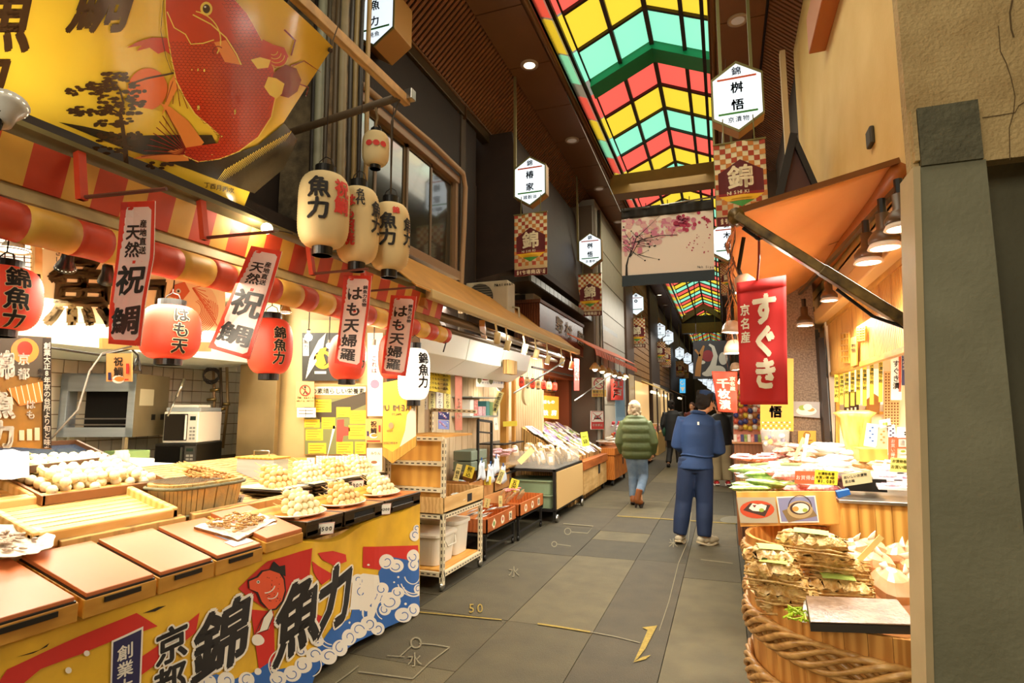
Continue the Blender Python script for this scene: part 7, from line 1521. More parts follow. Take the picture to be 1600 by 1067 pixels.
P = [at(1257, 935, Y=2.98), at(1262, 937, Y=2.98), at(1268, 974, Y=2.84), at(1252, 972, Y=2.84)]
tag(MB().slab(P, (0, .01, 0)).build('white_flap', PAPER), 'small white card at the left end of the flat box', 'card')
g = random.Random(3); t = thing('green_shreds', at(1243, 963, Z=.62), 'small heap of bright green shreds beside the flat box', 'garnish')
for k in range(24): p = at(1243+g.uniform(-12, 12), 962+g.uniform(-10, 10), Z=.63+g.uniform(0, .03)); MB().tube([p, p+Vector((g.uniform(-.02, .02), g.uniform(-.02, .02), .012)), p+Vector((g.uniform(-.04, .04), g.uniform(-.03, .03), 0))], .004, 5).build('shred', M('shred_green', '#b4cf2a', .5), t)
P = [at(1437, 912, Y=2.86), at(1452, 905, Y=2.86), at(1449, 960, Y=2.80), at(1424, 966, Y=2.80)]
t = thing('upright_card', (P[2]+P[3])/2, 'leaning yellow and blue card between the flat box and the pillar', 'card'); board('card', P, .004, M('card_yellow', '#e6d262', .5), parent=t)
a = Art(); a.poly([(1440, 935), (1453, 925), (1450, 965), (1430, 972)], M('card_blue', '#3c5aa8', .5), 1); a.text('漬味', 1437, 927, 10, M('shred_green'), lv=2, dir=(-.4, 1)); a.ch('京', 1444, 948, 11, PAPER, 3); a.build('print', t, quadmap(P, 1, 1) if False else (lambda px, py, o=0: at(px, py, Y=2.84-o-(py-905)*.0007)), clip=(1422, 904, 1452, 968))
for (px0, py0, px1, py1, w_, Y_, lb, nm) in ((1334, 884, 1378, 838, 8, 3.35, 'pale wooden price stick slanting over the tan bags', 'price_stick'), (1255, 720, 1262, 678, 5, 4.9, 'white price stick standing in the pickles near the granite pillar', 'price_stick'), (1362, 757, 1384, 722, 4, 4.6, 'small wooden paddle slanting up in the pickle trays', 'wooden_paddle'), (1242, 715, 1256, 684, 5, 4.95, 'pale yellow stick beside the white one', 'price_stick')):
    p0, p1 = at(px0, py0, Y=Y_), at(px1, py1, Y=Y_); d = (p1-p0).normalized(); s_ = Vector((d.z, 0, -d.x))*w_*.5*depth(p0)/FPX
    MB().slab([p0-s_, p0+s_, p1+s_, p1-s_], (0, .004, 0)).build(nm, LYT if 'pale' in lb else WHITE, label=lb, cat='stick')
# goods on the counter: rising banks of packs
scatter([PW, PG2], 24, (.14, .55, 4.6, 5.0, 0, 0), 'white pack with green leaves at the front left of the pickle counter', 'green-leaf packs on the pickle counter', .30, .10, 0.045, 81, layers=3, nm='pickle_pack', zf=lambda x, y: .89+(y-4.6)*.3, jit=.3)
scatter([PG2], 9, (.12, .34, 4.5, 4.75, 0, 0), 'long green vegetable pack at the left corner of the pickle counter', 'green packs on the pickle counter', .26, .06, 0.045, 82, layers=3, nm='pickle_pack', zf=lambda x, y: .89+(y-4.5)*.3)
scatter([PR2], 14, (.36, .66, 4.45, 4.75, 0, 0), 'red radish pack behind the orange and yellow price cards', 'red packs on the pickle counter', .22, .05, 0.053, 83, layers=3, nm='pickle_pack', zf=lambda x, y: .9+(y-4.45)*.35, jit=.3, yaw=.4)
scatter([PR2, PW], 14, (.12, .4, 5.0, 5.5, 0, 0), 'red and white pack further back at the left of the pickle counter', 'red and white packs at the back left', .2, .08, 0.045, 84, layers=3, nm='pickle_pack', zf=lambda x, y: .96+(y-5)*.2)
scatter([gl('pack_brown_leaf', '#9a6a52', c2='#c7a590', vscale=30)], 12, (.4, .62, 5.2, 5.6, 0, 0), 'brown-violet leafy pack in the middle of the pickle counter', 'brown leafy packs', .2, .07, 0.053, 85, layers=3, nm='pickle_pack', zf=lambda x, y: 1.0+(y-5)*.15, yaw=.8)
scatter([PW], 26, (.55, 1.15, 4.9, 5.6, 0, 0), 'plain white pack in the bright middle of the pickle counter', 'white packs in the middle of the pickle counter', .24, .10, 0.045, 86, layers=3, nm='pickle_pack', zf=lambda x, y: .96+(y-4.9)*.22)
scatter([PBG, PW], 12, (.95, 1.4, 4.8, 5.3, 0, 0), 'beige pack on the black tray before the cards', 'beige packs on the black tray', .22, .08, 0.045, 87, layers=2, nm='pickle_pack', zf=lambda x, y: .98+(y-4.8)*.2)
VM = [gl('tray_white', '#f4ecec'), PVI]
for k, (px, py) in enumerate(((1388, 738), (1420, 738), (1385, 748), (1415, 750), (1392, 762), (1425, 763))):
    p = at(px, py, Y=4.5-.08*(k//2)); t = thing('violet_tray', p, ['back left', 'back right', 'middle left', 'middle right', 'front left', 'front right'][k]+' white tray of violet sliced pickles beside the pillar', 'tray', 'trays of violet pickles'); p = Vector(p)
    MB().slab([p+Vector((-.08, -.05, -.01)), p+Vector((.08, -.05, -.01)), p+Vector((.08, .06, .02)), p+Vector((-.08, .06, .02))], (0, 0, .02)).build('dish', VM[0], t, bevel=.004); MB().loft([(p.x, p.y, p.z+.012, .065, .045, 3), (p.x, p.y, p.z+.03, .05, .03, 3)], 16).build('slices', PVI, t, smooth=True)
t = thing('black_tray', (1.0, 4.6, .93), 'black tray holding printed beige packs in front of the violet trays', 'tray'); A, B = at(1318, 765, Y=4.4), at(1382, 748, Y=4.4); MB().bx((A.x, 4.35, A.z), (B.x, 4.7, B.z)).build('body', BLACK, t)
def rcard(x0, y0, x1, y1, Y, face, lines, label, ink=INK, vert=False, nm='price_card', X=None, rot=0):
    c = ((x0+x1)/2, (y0+y1)/2)
    def R(px, py): dx, dy = px-c[0], py-c[1]; return (c[0]+dx*math.cos(rot)-dy*math.sin(rot), c[1]+dx*math.sin(rot)+dy*math.cos(rot))
    k = {'X': X} if X is not None else {'Y': Y}
    P = [at(*R(*q), **k) for q in ((x0, y0), (x1, y0), (x1, y1), (x0, y1))]
    t = thing(nm, (P[2]+P[3])/2, label, 'price tag' if 'card' in nm else 'sign'); board('card', P, .004, face, parent=t); n = quadmap(P, 1, 1).n
    a = Art()
    for (s_, x, y, sz, m_) in lines: a.text(s_, x, y, sz, m_, vert=vert, off=.03)
    if lines: a.build('lettering', t, lambda px, py, o=0: at(*R(px, py), **k)+n*(.001+o))
    return t
rcard(1242, 736, 1273, 756, 4.3, M('card_orange', '#e8643a', .5), [('お買得品', 1247, 746, 7.5, PAPER)], 'orange-red card reading bargain in white on the pickle counter', rot=.02)
rcard(1273, 735, 1309, 757, 4.29, M('card_bright_yellow', '#f0dc3a', .5), [('お漬物各種', 1280, 740, 5, M('olive_ink', '#6a6a1a', .6)), ('お買い得4袋', 1277, 746, 5, M('olive_ink')), ('¥1,080', 1280, 752, 7, M('olive_ink'))], 'bright yellow price card reading 1,080 yen beside the orange one', rot=.06)
rcard(1316, 738, 1362, 757, 4.3, M('card_newsprint', '#c9bd92', .6), [('おいしいお漬物', 1321, 743, 5, INK), ('京の味', 1322, 750, 5, INK)], 'beige printed card in front of the black tray', rot=-.15)
rcard(1391, 716, 1430, 738, 4.45, M('card_soft_yellow', '#eee27a', .5), [('お漬物各種', 1396, 721, 5.5, M('olive_ink')), ('お買い得4袋', 1395, 730, 6, M('olive_ink'))], 'soft yellow card above the violet trays', rot=.06)
rcard(1426, 722, 1440, 740, 4.4, BLUE, [('A', 1430, 731, 8, PAPER)], 'small blue card cut off by the pillar')
rcard(1388, 683, 1402, 718, 4.55, M('card_coral', '#e0704a', .5), [('お買い得品', 1395, 689, 6.6, PAPER)], 'coral vertical card with white writing left of the food poster', vert=True)
t = rcard(1402, 684, 1436, 718, 4.56, M('card_food_poster', '#e8d8c4', .5), [], 'small food poster with pictured dishes beside the coral card', nm='food_poster')
a = Art(); a.rect(1402, 684, 1436, 700, M('card_coral'), 1); a.rect(1404, 686, 1416, 698, PAPER, 2); a.text('温味', 1410, 692, 9, PAPER, vert=False, lv=3, step=1.4); a.disc(1411, 706, 7, PAPER, 1, ry=4); a.disc(1411, 705, 4, M('photo_food_green'), 2, ry=2); a.disc(1428, 708, 6, ORANGE, 1, ry=4); a.disc(1412, 714, 6, PAPER, 1, ry=3); a.build('print', t, lambda px, py, o=0: at(px, py, Y=4.555-o))
# things standing on the back of the counter
t = thing('noodle_basket', at(1342, 700, Y=5.4), 'plastic-wrapped golden bundle standing in an open box behind the packs', 'bundle')
p = at(1340, 715, Y=5.4); MB().loft([(p.x, 5.4, p.z, .07, .05), (p.x, 5.4, p.z+.12, .09, .06), (p.x, 5.4, p.z+.32, .12, .08), (p.x, 5.4, p.z+.36, .16, .09), (p.x, 5.4, p.z+.38, .1, .05)], 14).build('wrap', gl('golden_wrap', '#e8c06a', c2='#c98f3a', vscale=20, stretch=(1, 1, .2)), t, smooth=True)
tag(MB().slab([at(1343, 697, Y=5.3), at(1350, 700, Y=5.3), at(1360, 665, Y=5.3), at(1351, 655, Y=5.3)], (.0, .3, 0)).build('wooden_divider', PLY), 'slanting wooden divider right of the golden bundle', 'board')
tag(MB().bx((at(1338, 705, Y=5.2).x, 5.1, at(1338, 720, Y=5.2).z), (at(1382, 705, Y=5.2).x, 5.5, at(1340, 699, Y=5.2).z)).build('wooden_box', PLY, bevel=.006), 'small orange wooden box holding leaflets', 'box')
for k, (x0, y0, x1, y1, c, lb) in enumerate(((1352, 662, 1371, 698, '#e7ecec', 'white leaflet with blue figures leaning in the wooden box'), (1371, 668, 1387, 700, '#e8b596', 'peach leaflet in the wooden box'), (1374, 655, 1392, 668, '#e6dcd0', 'tilted pale booklet above the leaflets'), (1387, 664, 1400, 690, '#f2eeea', 'white cone-shaped leaflet right of the peach one'), (1401, 668, 1432, 686, '#f4f1ea', 'round white dish edge behind the food poster'))):
    t = rcard(x0, y0, x1, y1, 5.0, M('leaflet_%d' % k, c, .5), [], lb, nm='leaflet', rot=(.15, .05, -.2, -.15, .1)[k]); t['category'] = 'leaflet'
    a = Art()
    for j in range(5): a.disc((x0+x1)/2+(-1)**j*2, y0+6+j*(y1-y0-10)/5, 2, [BLUE, ORANGE, M('photo_food_green'), NAVY, INK][k], 1, ry=1.3, n=8)
    a.build('print', t, lambda px, py, o=0: at(px, py, Y=4.99-o))
# inside wall of the shop
XW = 1.55
BRT = M('bright_plaster', '#fff2d8', .6)
S('wall_pickle_shop', MB().bx((.98, 6.42, 0), (2.0, 6.5, 2.42)), BRT)
def rw(x0, y0, x1, y1, mat, label, cat, nm, lines=(), X=XW-.01, th=.01, dy=0, vert=True, ink=INK, art=None):
    t, f = pb(nm, x0, y0, x1, y1, mat, label, cat, Y=(6.41-(XW-X) if X > 1.4 else 6.4-(XW-X)*1.2), dy=dy, th=th); a = art or Art()
    for (s_, x, y, sz, m_) in lines: a.text(s_, x, y, sz, m_, vert=vert, off=.02)
    if a.sh: a.build('lettering', t, f)
    return t
rw(1326, 578, 1380, 634, M('window_white', '#fffaf0', .5, emit=.5), 'bright white window panel behind the hanging yellow strips', 'window', 'window_panel', X=XW-.01, dy=-2)
rw(1306, 568, 1312, 720, GOLD, 'honey wooden post at the left of the shop interior', 'post', 'wooden_post', X=XW-.05, th=.05)
rw(1310, 644, 1380, 648, GOLD, 'honey wooden rail across the shop wall', 'rail', 'wooden_rail', X=XW-.03, th=.03, dy=-1)
a = Art()
for i in range(5):
    for j in range(20):
        if j > 9 or i < 2: a.rect(1383+i*4.6, 583+j*4.6, 1385.4+i*4.6, 585.6+j*4.6, M('peg_holes', '#8a5a2a', .7), 1)
rw(1381, 580, 1406, 680, M('peg_board', '#f0d09a', .6), 'pale pegboard with rows of square holes', 'board', 'peg_board', X=XW-.02, art=a)
rw(1319, 612, 1342, 646, M('dark_apron', '#4a3226', .7), 'dark brown apron hanging behind the yellow strips', 'apron', 'hanging_apron', X=XW-.04, art=Art().rect(1323, 638, 1326, 645, PAPER, 1).rect(1329, 637, 1332, 644, PAPER, 1).rect(1335, 636, 1338, 643, PAPER, 1))
t = thing('wooden_tablet', at(1363, 645, Y=6.33), 'house-shaped brown wooden tablet behind the yellow strips', 'tablet'); MB().prism([at(x, y, Y=6.33) for x, y in ((1352, 644), (1355, 624), (1366, 615), (1376, 622), (1374, 646))], (0, .02, 0)).build('tablet', M('tablet_wood', '#b07a3a', .6), t)
YST = M('strip_yellow', '#ecd044', .6)
for k, (x, y0, y1) in enumerate(((1307, 585, 628), (1315, 583, 632), (1323, 580, 636), (1332, 578, 634), (1341, 574, 632), (1351, 573, 634), (1362, 564, 632), (1376, 562, 628))):
    rw(x-3.2, y0, x+3.2, y1, YST, ['first', 'second', 'third', 'fourth', 'fifth', 'sixth', 'seventh', 'eighth'][k]+' yellow paper strip from the left hanging in the pickle shop', 'paper strip', 'paper_strip', [('京漬物千枚漬'[:5], x, y0+7, 6.2, M('strip_ink', '#5a5a2a', .7))], X=1.3, th=.002)
rw(1325, 646, 1360, 659, M('sign_teal', '#2a7aa8', .5), 'teal sign with white writing on the shop wall', 'sign', 'teal_sign', [('試食あります', 1330, 653, 5.4, PAPER)], X=XW-.06, vert=False)
rw(1392, 555, 1409, 625, M('scroll_white', '#fbf4e6', .6), 'white scroll with a red edge and brush writing', 'scroll', 'paper_scroll', [('すぐき漬', 1400, 568, 11, INK)], X=1.25, th=.002, art=Art().rect(1404, 555, 1408, 612, M('scroll_red', '#d8654a', .6), 1))
rw(1409, 549, 1416, 602, NAVY, 'narrow navy strip with white letters beside the scroll', 'paper strip', 'paper_strip', [('京つけもの', 1412.5, 555, 5, PAPER)], X=1.2, th=.002)
# slatted wooden valance over the opening
t = thing('slatted_valance', (1.0, 5.2, 1.85), 'honey wooden valance of fine vertical slats over the shop opening', 'valance')
VX = 1.0; ya, yb_ = 3.2, 6.95; PNS = M('valance_slat', '#d9a04a', .5, wood=1, c2='#b87a2c', stretch=(1, 1, .2))
MB().bx((VX+.02, ya, 1.86), (VX+.035, yb_, 2.34)).build('backing', M('valance_backing', '#a5702c', .6), t)
k = 0; y = ya
while y < yb_: MB().bx((VX, y, 1.86), (VX+.02, y+.028, 2.34)).build('slat', PNS, t); y += .04
MB().bx((VX-.01, ya, 1.83), (VX+.04, yb_, 1.865)).build('bottom_rail', GOLD, t); MB().bx((VX-.01, ya, 2.33), (VX+.04, yb_, 2.37)).build('top_rail', GOLD, t)
for (px0, py0, px1, py1) in ((1315, 521, 1327, 567), (1340, 512, 1353, 532), (1413, 470, 1424, 505)):
    mb = MB(); 
    for i in range(4): mb.bar(at(px0+(px1-px0)*i/3, py0, X=VX-.02), at(px0+(px1-px0)*i/3, py1, X=VX-.02), .012)
    for j in range(6): mb.bar(at(px0, py0+(py1-py0)*j/5, X=VX-.02), at(px1, py0+(py1-py0)*j/5-1.5, X=VX-.02), .012)
    mb.build('lattice', GOLD, t)
P = [at(1329, 528, X=VX-.03), at(1338, 525, X=VX-.03), at(1338, 570, X=VX-.03), at(1329, 573, X=VX-.03)]; board('name_plate', P, .01, PLY, parent=t); a = Art(); a.text('桝悟', 1333.5, 540, 7, INK); a.build('lettering', t, lambda px, py, o=0: at(px, py, X=VX-.032-o))
tag(MB().bx((.9, 3.0, 2.37), (1.02, 7.0, 2.50)).build('cream_box_beam', M('cream_beam', '#e8bf7c', .5), bevel=.01), 'cream box beam above the slatted valance', 'beam')
# granite pillar photo and card, name board, badge shelf
P = [at(1238, 627, Y=6.45), at(1281, 628, Y=6.45), at(1281, 653, Y=6.45), at(1239, 650, Y=6.45)]
t = thing('dish_photo', (P[2]+P[3])/2, 'grey photo of pickles in a boat-shaped dish on the granite pillar', 'photo'); board('sheet', P, .01, M('photo_silver', '#b9b4ae', .4), parent=t)
a = Art(); a.disc(1260, 642, 16, PAPER, 1, ry=7); a.disc(1254, 637, 6, M('photo_food_green'), 2, ry=4); a.disc(1262, 636, 7, PAPER, 2.5, ry=5); a.disc(1267, 640, 6, M('photo_food_orange'), 2.2, ry=3); a.build('print', t, lambda px, py, o=0: at(px, py, Y=6.448-o))
t = rcard(1247, 673, 1275, 693, 6.45, M('card_amber', '#eaa53a', .5), [], 'amber card with a brown ring on the granite pillar', nm='amber_sign'); a = Art(); a.arc(1261, 680, 5, 0, 6.3, 1, BROWN, 1, n=16); a.line([(1252, 688), (1270, 688)], 1, BROWN, 1); a.build('print', t, lambda px, py, o=0: at(px, py, Y=6.445-o))
P = [at(1188, 590, Y=6.2), at(1240, 560, Y=6.2), at(1240, 674, Y=6.2), at(1188, 670, Y=6.2)]
P[0] = at(1188, 560, Y=6.2)
t = thing('name_plank', (P[2]+P[3])/2, 'yellow wooden name plank with a black character and a band of lattice below', 'sign'); board('plank', P, .02, M('plank_yellow', '#e0a238', .45), parent=t)
a = Art(); a.ch('悟', 1212, 643, 19, INK, 2, .05, sx=1.05); a.ch('桝', 1212, 615, 19, INK, 2, .05)
for i in range(11):
    for j in range(3): a.disc(1192+i*4.2, 660+j*5, 1.4, PAPER if (i+j) % 2 == 0 else M('lattice_brown', '#a5641e', .6), 1, n=6)
a.build('print', t, lambda px, py, o=0: at(px, py, Y=6.198-o))
t = thing('badge_shelf', at(1165, 750, Y=7.2), 'pink-backed display of round badges with small boxes on a brown cabinet', 'display')
board('backboard', [at(1146, 600, Y=7.25), at(1190, 600, Y=7.25), at(1190, 690, Y=7.25), at(1146, 690, Y=7.25)], .03, M('salmon_board', '#d98a6a', .6), parent=t)
BD = [M('badge_%d' % k, c, .3, coat=.4) for k, c in enumerate(('#e8e2d4', '#3b3f78', '#d9b83a', '#c9543a', '#a5703a'))]
g = random.Random(12)
for i in range(6):
    for j in range(7):
        c = at(1150+i*7.4, 612+j*9.2+(i % 2)*2, Y=7.22); MB().lathe([(.0, -.01), (.018, -.01), (.027, 0), (.03, .02)], c, 12, R=RX).build('badge', BD[g.randrange(5)], t, smooth=True)
for i in range(8): c = at(1149+i*5.4, 689, Y=7.15); MB().bx((c.x-.016, 7.12, c.z-.01), (c.x+.016, 7.17, c.z+.075)).build('small_box', [PAPER, PR2, M('badge_1'), PG2][i % 4], t)
A, B = at(1147, 690, Y=7.1), at(1190, 690, Y=7.1); MB().bx((A.x, 7.1, 0), (B.x+.1, 7.5, A.z-.02)).build('cabinet', M('cabinet_brown', '#9a5f34', .5, wood=1), t); MB().bx((A.x-.02, 7.06, A.z-.02), (B.x+.1, 7.5, A.z)).build('cabinet_top', M('cabinet_top', '#c98a52', .4), t)
p = at(1212, 700, Y=5.6); t = thing('clear_jar', p, 'clear plastic tub with coloured sweets behind the packs', 'jar'); MB().lathe([(.0, 0), (.1, 0), (.12, .2), (.12, .21)], p-Vector((0, 0, .05)), 20).build('jar', M('clear_acrylic'), t, smooth=True)
for k in range(14): MB().ball(p+Vector((g.uniform(-.08, .08), g.uniform(-.06, .06), .03+g.uniform(0, .08))), .02, n=6).build('sweet', BD[k % 5], t)
# awning, arm and red banners
OC = M('orange_canvas_lit', '#f2ad68', .7, c2='#eaa05a', vscale=2.2, thin=.1)  # the canopy canvas's own paler orange
NO, NI, FI, FO = Vector((.075, 3.0, 2.475)), Vector((.95, 3.57, 2.845)), Vector((.95, 10.5, 2.9)), Vector((.075, 10.5, 2.5))
t = thing('orange_canopy', (.5, 6, 2.5), 'large orange canvas canopy over the pickle shop', 'awning')
MB().grid(lambda u, v: (NO.lerp(NI, u)).lerp(FO.lerp(FI, u), v)+Vector((0, 0, .012*math.sin(u*9+v*25)-.05*math.sin(u*PI)*math.sin(v*PI)+.004*math.sin(v*60+u*14))), 24, 60).build('canvas', OC, t, smooth=True, solid=.006)
MB().tube([NI+Vector((.0, 0, -.04)), FI+Vector((0, 0, -.04))], .045, 10).build('roller', M('roller_brown', '#a8632c', .4), t, smooth=True)
MB().bar(NO+Vector((0, -.01, 0)), NI+Vector((0, -.01, .01)), .02, .03).build('edge_hem', M('hem_brown', '#7a4a24', .6), t)
for q in (.22, .5, .8): MB().bar(NO.lerp(FO, q)+Vector((0, 0, -.005)), NI.lerp(FI, q)+Vector((0, 0, -.01)), .006, .004).build('seam', M('hem_brown'), t)
g = random.Random(8); RAG = [M('rag_orange', '#b5642c', .7, vary=.3), M('rag_black', '#1c140c', .8), M('rag_brown', '#7d4a22', .7)]
for k in range(46):
    y = 3.05+k*.12; L_ = g.uniform(.12, .42)*(1+.2*math.sin(k)); w_ = g.uniform(.05, .13); dx = g.uniform(-.03, .05)
    MB().grid(lambda u, v: Vector((.075+dx*v+.02*math.sin(v*6+k), y+(u-.5)*w_*(1-.5*v)+.02*math.sin(v*5+k), 2.47-L_*v)), 2, 5).build('torn_strip', RAG[(0, 1, 0, 2)[k % 4]], t, solid=.003)
t = thing('canopy_arm', at(1280, 425, Y=3.0), 'mottled brass-coloured folding arm crossing under the orange canopy', 'arm')
A, B = at(1150, 338, Y=3.0), at(1422, 508, Y=3.0); MA = M('mottled_brass', '#8a6c34', .35, .4, c2='#3a2a14', vscale=14)
MB().bar(A, A.lerp(B, .55), .05, .045).build('front_arm', MA, t, bevel=.005); MB().bar(A.lerp(B, .52), B, .055, .05).build('rear_arm', MA, t, bevel=.005)
MB().tube([A+Vector((.0, -.02, 0)), A+Vector((0, .06, 0))], .04, 12).build('joint', MA, t, smooth=True); MB().tube([A.lerp(B, .04)+Vector((0, 0, -.04)), A.lerp(B, .15)+Vector((0, 0, -.045))], .008, 6).build('spring', BLACK, t); MB().tube([A.lerp(B, .6)+Vector((0, 0, -.05)), A.lerp(B, .8)+Vector((0, 0, -.07)), B+Vector((0, 0, -.02))], .008, 6).build('cable', BLACK, t)
RC = M('scarlet_cloth', '#d01f1a', .65, vary=.1, vscale=4); RPT = M('cream_letter', '#f3e3c4', .7)
def cloth_sign(pts, Y, label, rows, mat=RC, hem=True, slit=None):
    tl, tr, br, bl = [Vector((p[0], p[1])) for p in pts]
    def f(x, y, o=0):
        u, v = x/100, y/260; q = (tl.lerp(tr, u)).lerp(bl.lerp(br, u), v); yy = Y+.012*math.sin(u*7+v*3)-.008*math.sin(v*11); p = at(q.x, q.y, Y=Y); p = EYE+(p-EYE)*(yy/Y); p.y -= o; return p
    t = thing('red_cloth_banner', f(50, 260), label, 'banner')
    MB().grid(lambda u, v: f(u*100, v*260), 12, 26).build('cloth', mat, t, smooth=True, solid=.003)
    if hem: MB().grid(lambda u, v: f(u*100, v*22, .005), 12, 2).build('hem', mat, t, smooth=True, solid=.002)
    a = Art()
    for (s_, x, y, sz, sx, stp, off) in rows: a.text(s_, x, y, sz, RPT, step=stp, sx=sx, off=off)
    a.build('lettering', t, lambda x, y, o=0: f(x, y, o+.003), cuts_x=range(0, 100, 10), cuts_y=range(0, 260, 13)); return t, f
t, f = cloth_sign([(1151, 442), (1228, 430), (1231, 632), (1157, 632)], 3.2, 'large scarlet cloth banner with cream brush letters hanging from the canopy arm', [('すぐき', 54, 62, 68, .78, .98, .05), ('京名産', 15, 60, 25, .8, 1.15, .03)])
MB().tube([at(1186, 368, Y=3.0), at(1186, 405, Y=3.08), f(42, 2)], .006, 6).build('hook_wire', M('red_wire', '#8a2a1a', .5), t); MB().tube([at(1186, 368, Y=3.0)+Vector((.022*math.cos(q*.6), 0, .022*math.sin(q*.6))) for q in range(12)], .003, 5).build('ring', DARK, t)
cloth_sign([(1112, 580), (1152, 581), (1152, 645), (1122, 643)], 6.0, 'smaller orange-red cloth banner with white letters beside the capped worker', [('千枚漬', 40, 75, 62, .9, 1.1, .05), ('京名産', 80, 45, 28, .9, 1.1, .03)], mat=M('vermilion_cloth', '#dd4a30', .65, vary=.1), hem=False)
# pendant lamps of the right shop
SHD = '#5a4128'
for k, (px, py, r, Y_, pw) in enumerate(((1409, 358, .07, 3.2, 0), (1383, 388, .075, 3.45, 16), (1357, 411, .07, 3.75, 16), (1296, 470, .06, 5.0, 12), (1258, 509, .07, 5.9, 10))):
    c = at(px, py, Y=Y_); lb = ['brown bell lamp partly hidden by the pillar', 'largest brown bell lamp of the track, second from the pillar', 'third brown bell lamp from the pillar', 'fourth bell lamp, small, under the arm', 'fifth bell lamp, deepest under the canopy'][k]
    t = thing('track_lamp', c, lb, 'lamp', 'bell lamps of the pickle shop')
    MB().lathe([(.012, r*2.6), (r*.45, r*2.5), (r*.45, r*1.4), (r*.7, r*1.2), (r*1.0, r*.75), (r*1.0, r*.45), (r*.85, r*.35)], c, 22).build('shade', M('bell_brown', SHD, .4), t, smooth=True)
    MB().lathe([(r*.85, r*.4), (r*.95, r*.3), (r*1.1, 0), (r*1.05, 0)], c, 22).build('rim', M('bell_rim', '#cdb59a', .4, emit=.3), t, smooth=True)
    MB().lathe([(0, -r*.03), (r*.9, 0), (r*.9, r*.1)], c, 20).build('lamp_glass', BUL, t)
    MB().tube([c+Vector((0, 0, r*2.5)), c+Vector((0, 0, r*3.6))], .02, 8).build('neck', BLACK, t)
    if pw: l = light('SPOT', c-Vector((0, 0, .02)), pw, NEUT, .05, c-Vector((0, 0, 1)), spot=2.5); l.parent = t; l.matrix_parent_inverse = pmat(t).inverted()
A, B = at(1405, 292, Y=3.3), at(1346, 355, Y=4.0); tag(MB().bar(A, A+(B-A)*4.2, .03, .03).build('lamp_track', BLACK), 'black lamp track along the inner edge of the canopy', 'track')
for k, (px, py, r, Y_, tl_) in enumerate(((1166, 452, .065, 3.4, (.3, 0, -1)), (1143, 520, .07, 4.6, (-.1, 0, -1)), (1148, 552, .09, 5.4, (0, 0, -1)), (1150, 578, .06, 6.6, (.1, 0, -1)))):
    c = at(px, py, Y=Y_); aim = Vector(tl_).normalized(); R = aim.to_track_quat('-Z', 'Y').to_matrix(); lb = ['pale dome lamp hanging above the scarlet banner', 'dome lamp half behind the left edge of the scarlet banner', 'large ribbed lamp behind the scarlet banner', 'small dome lamp above the vermilion banner'][k]
    t = thing('dome_lamp', c, lb, 'lamp', 'dome lamps along the canopy edge')
    MB().lathe([(r*.25, r*1.35), (r*.6, r*1.2), (r*.9, r*.7), (r*1.05, 0), (r*.98, 0), (r*.8, r*.7)], c, 22, R=R).build('shade', M('dome_beige', '#b5977a', .4), t, smooth=True)
    MB().lathe([(0, -.005), (r*.93, .004), (r*.93, .015)], c, 20, R=R).build('lamp_glass', BUL, t); MB().tube([c-aim*r*1.3, c-aim*r*1.9, Vector((c.x, c.y, 2.46))], .012, 6).build('stem', BLACK, t)
    if k in (0, 2): l = light('POINT', c+aim*.05, 8, NEUT, .05); l.parent = t; l.matrix_parent_inverse = pmat(t).inverted()
# dark triangular bracket above the canopy, grey post
t = thing('gable_bracket', at(1245, 270, Y=6.0), 'dark triangular roof bracket with a faint gold carving above the canopy', 'bracket')
MB().prism([at(x, y, Y=6.0) for x, y in ((1212, 325), (1240, 212), (1278, 300))], (0, .05, 0)).build('panel', M('bracket_maroon', '#4a2418', .5), t); MB().bar(at(1212, 330, Y=5.97), at(1240, 210, Y=5.97), .07).bar(at(1240, 215, Y=5.97), at(1280, 305, Y=5.97), .05).build('edge', M('bracket_black', '#17110c', .5), t)
# ================================================================== PEOPLE
SKIN = M('skin', '#d9a27a', .5, vary=.05); HAIRD = M('hair_dark', '#20160e', .8, bump=.6, bscale=90); HAIRG = M('hair_grey_blond', '#b9a486', .8, c2='#8a7658', vscale=40, bump=.8, bscale=80)
def hand(mb, wr, dr, side, s=1.0):
    """palm, four unequal bent fingers and a thumb from the wrist along dr"""
    d = Vector(dr).normalized(); lat = Vector((0, 0, 1)).cross(d)
    lat = lat.normalized() if lat.length > .1 else Vector((1, 0, 0)); nrm = d.cross(lat); wr = Vector(wr)
    mb.tube([wr-d*.02, wr+d*.03*s, wr+d*.085*s], [.024*s, .036*s, .038*s], 8)
    for k, (o, L_) in enumerate(((-.027, .062), (-.009, .074), (.009, .07), (.027, .056))):
        b = wr+d*.08*s+lat*o*s; mb.tube([b, b+d*L_*.5*s-nrm*.006*s, b+d*L_*.85*s-nrm*.025*s], [.0095*s, .009*s, .0075*s], 7)
    b = wr+d*.03*s-lat*.03*s*side; mb.tube([b, b+(d*.03-lat*side*.025)*s, b+(d*.058-lat*side*.028-nrm*.012)*s], [.012*s, .011*s, .009*s], 7)
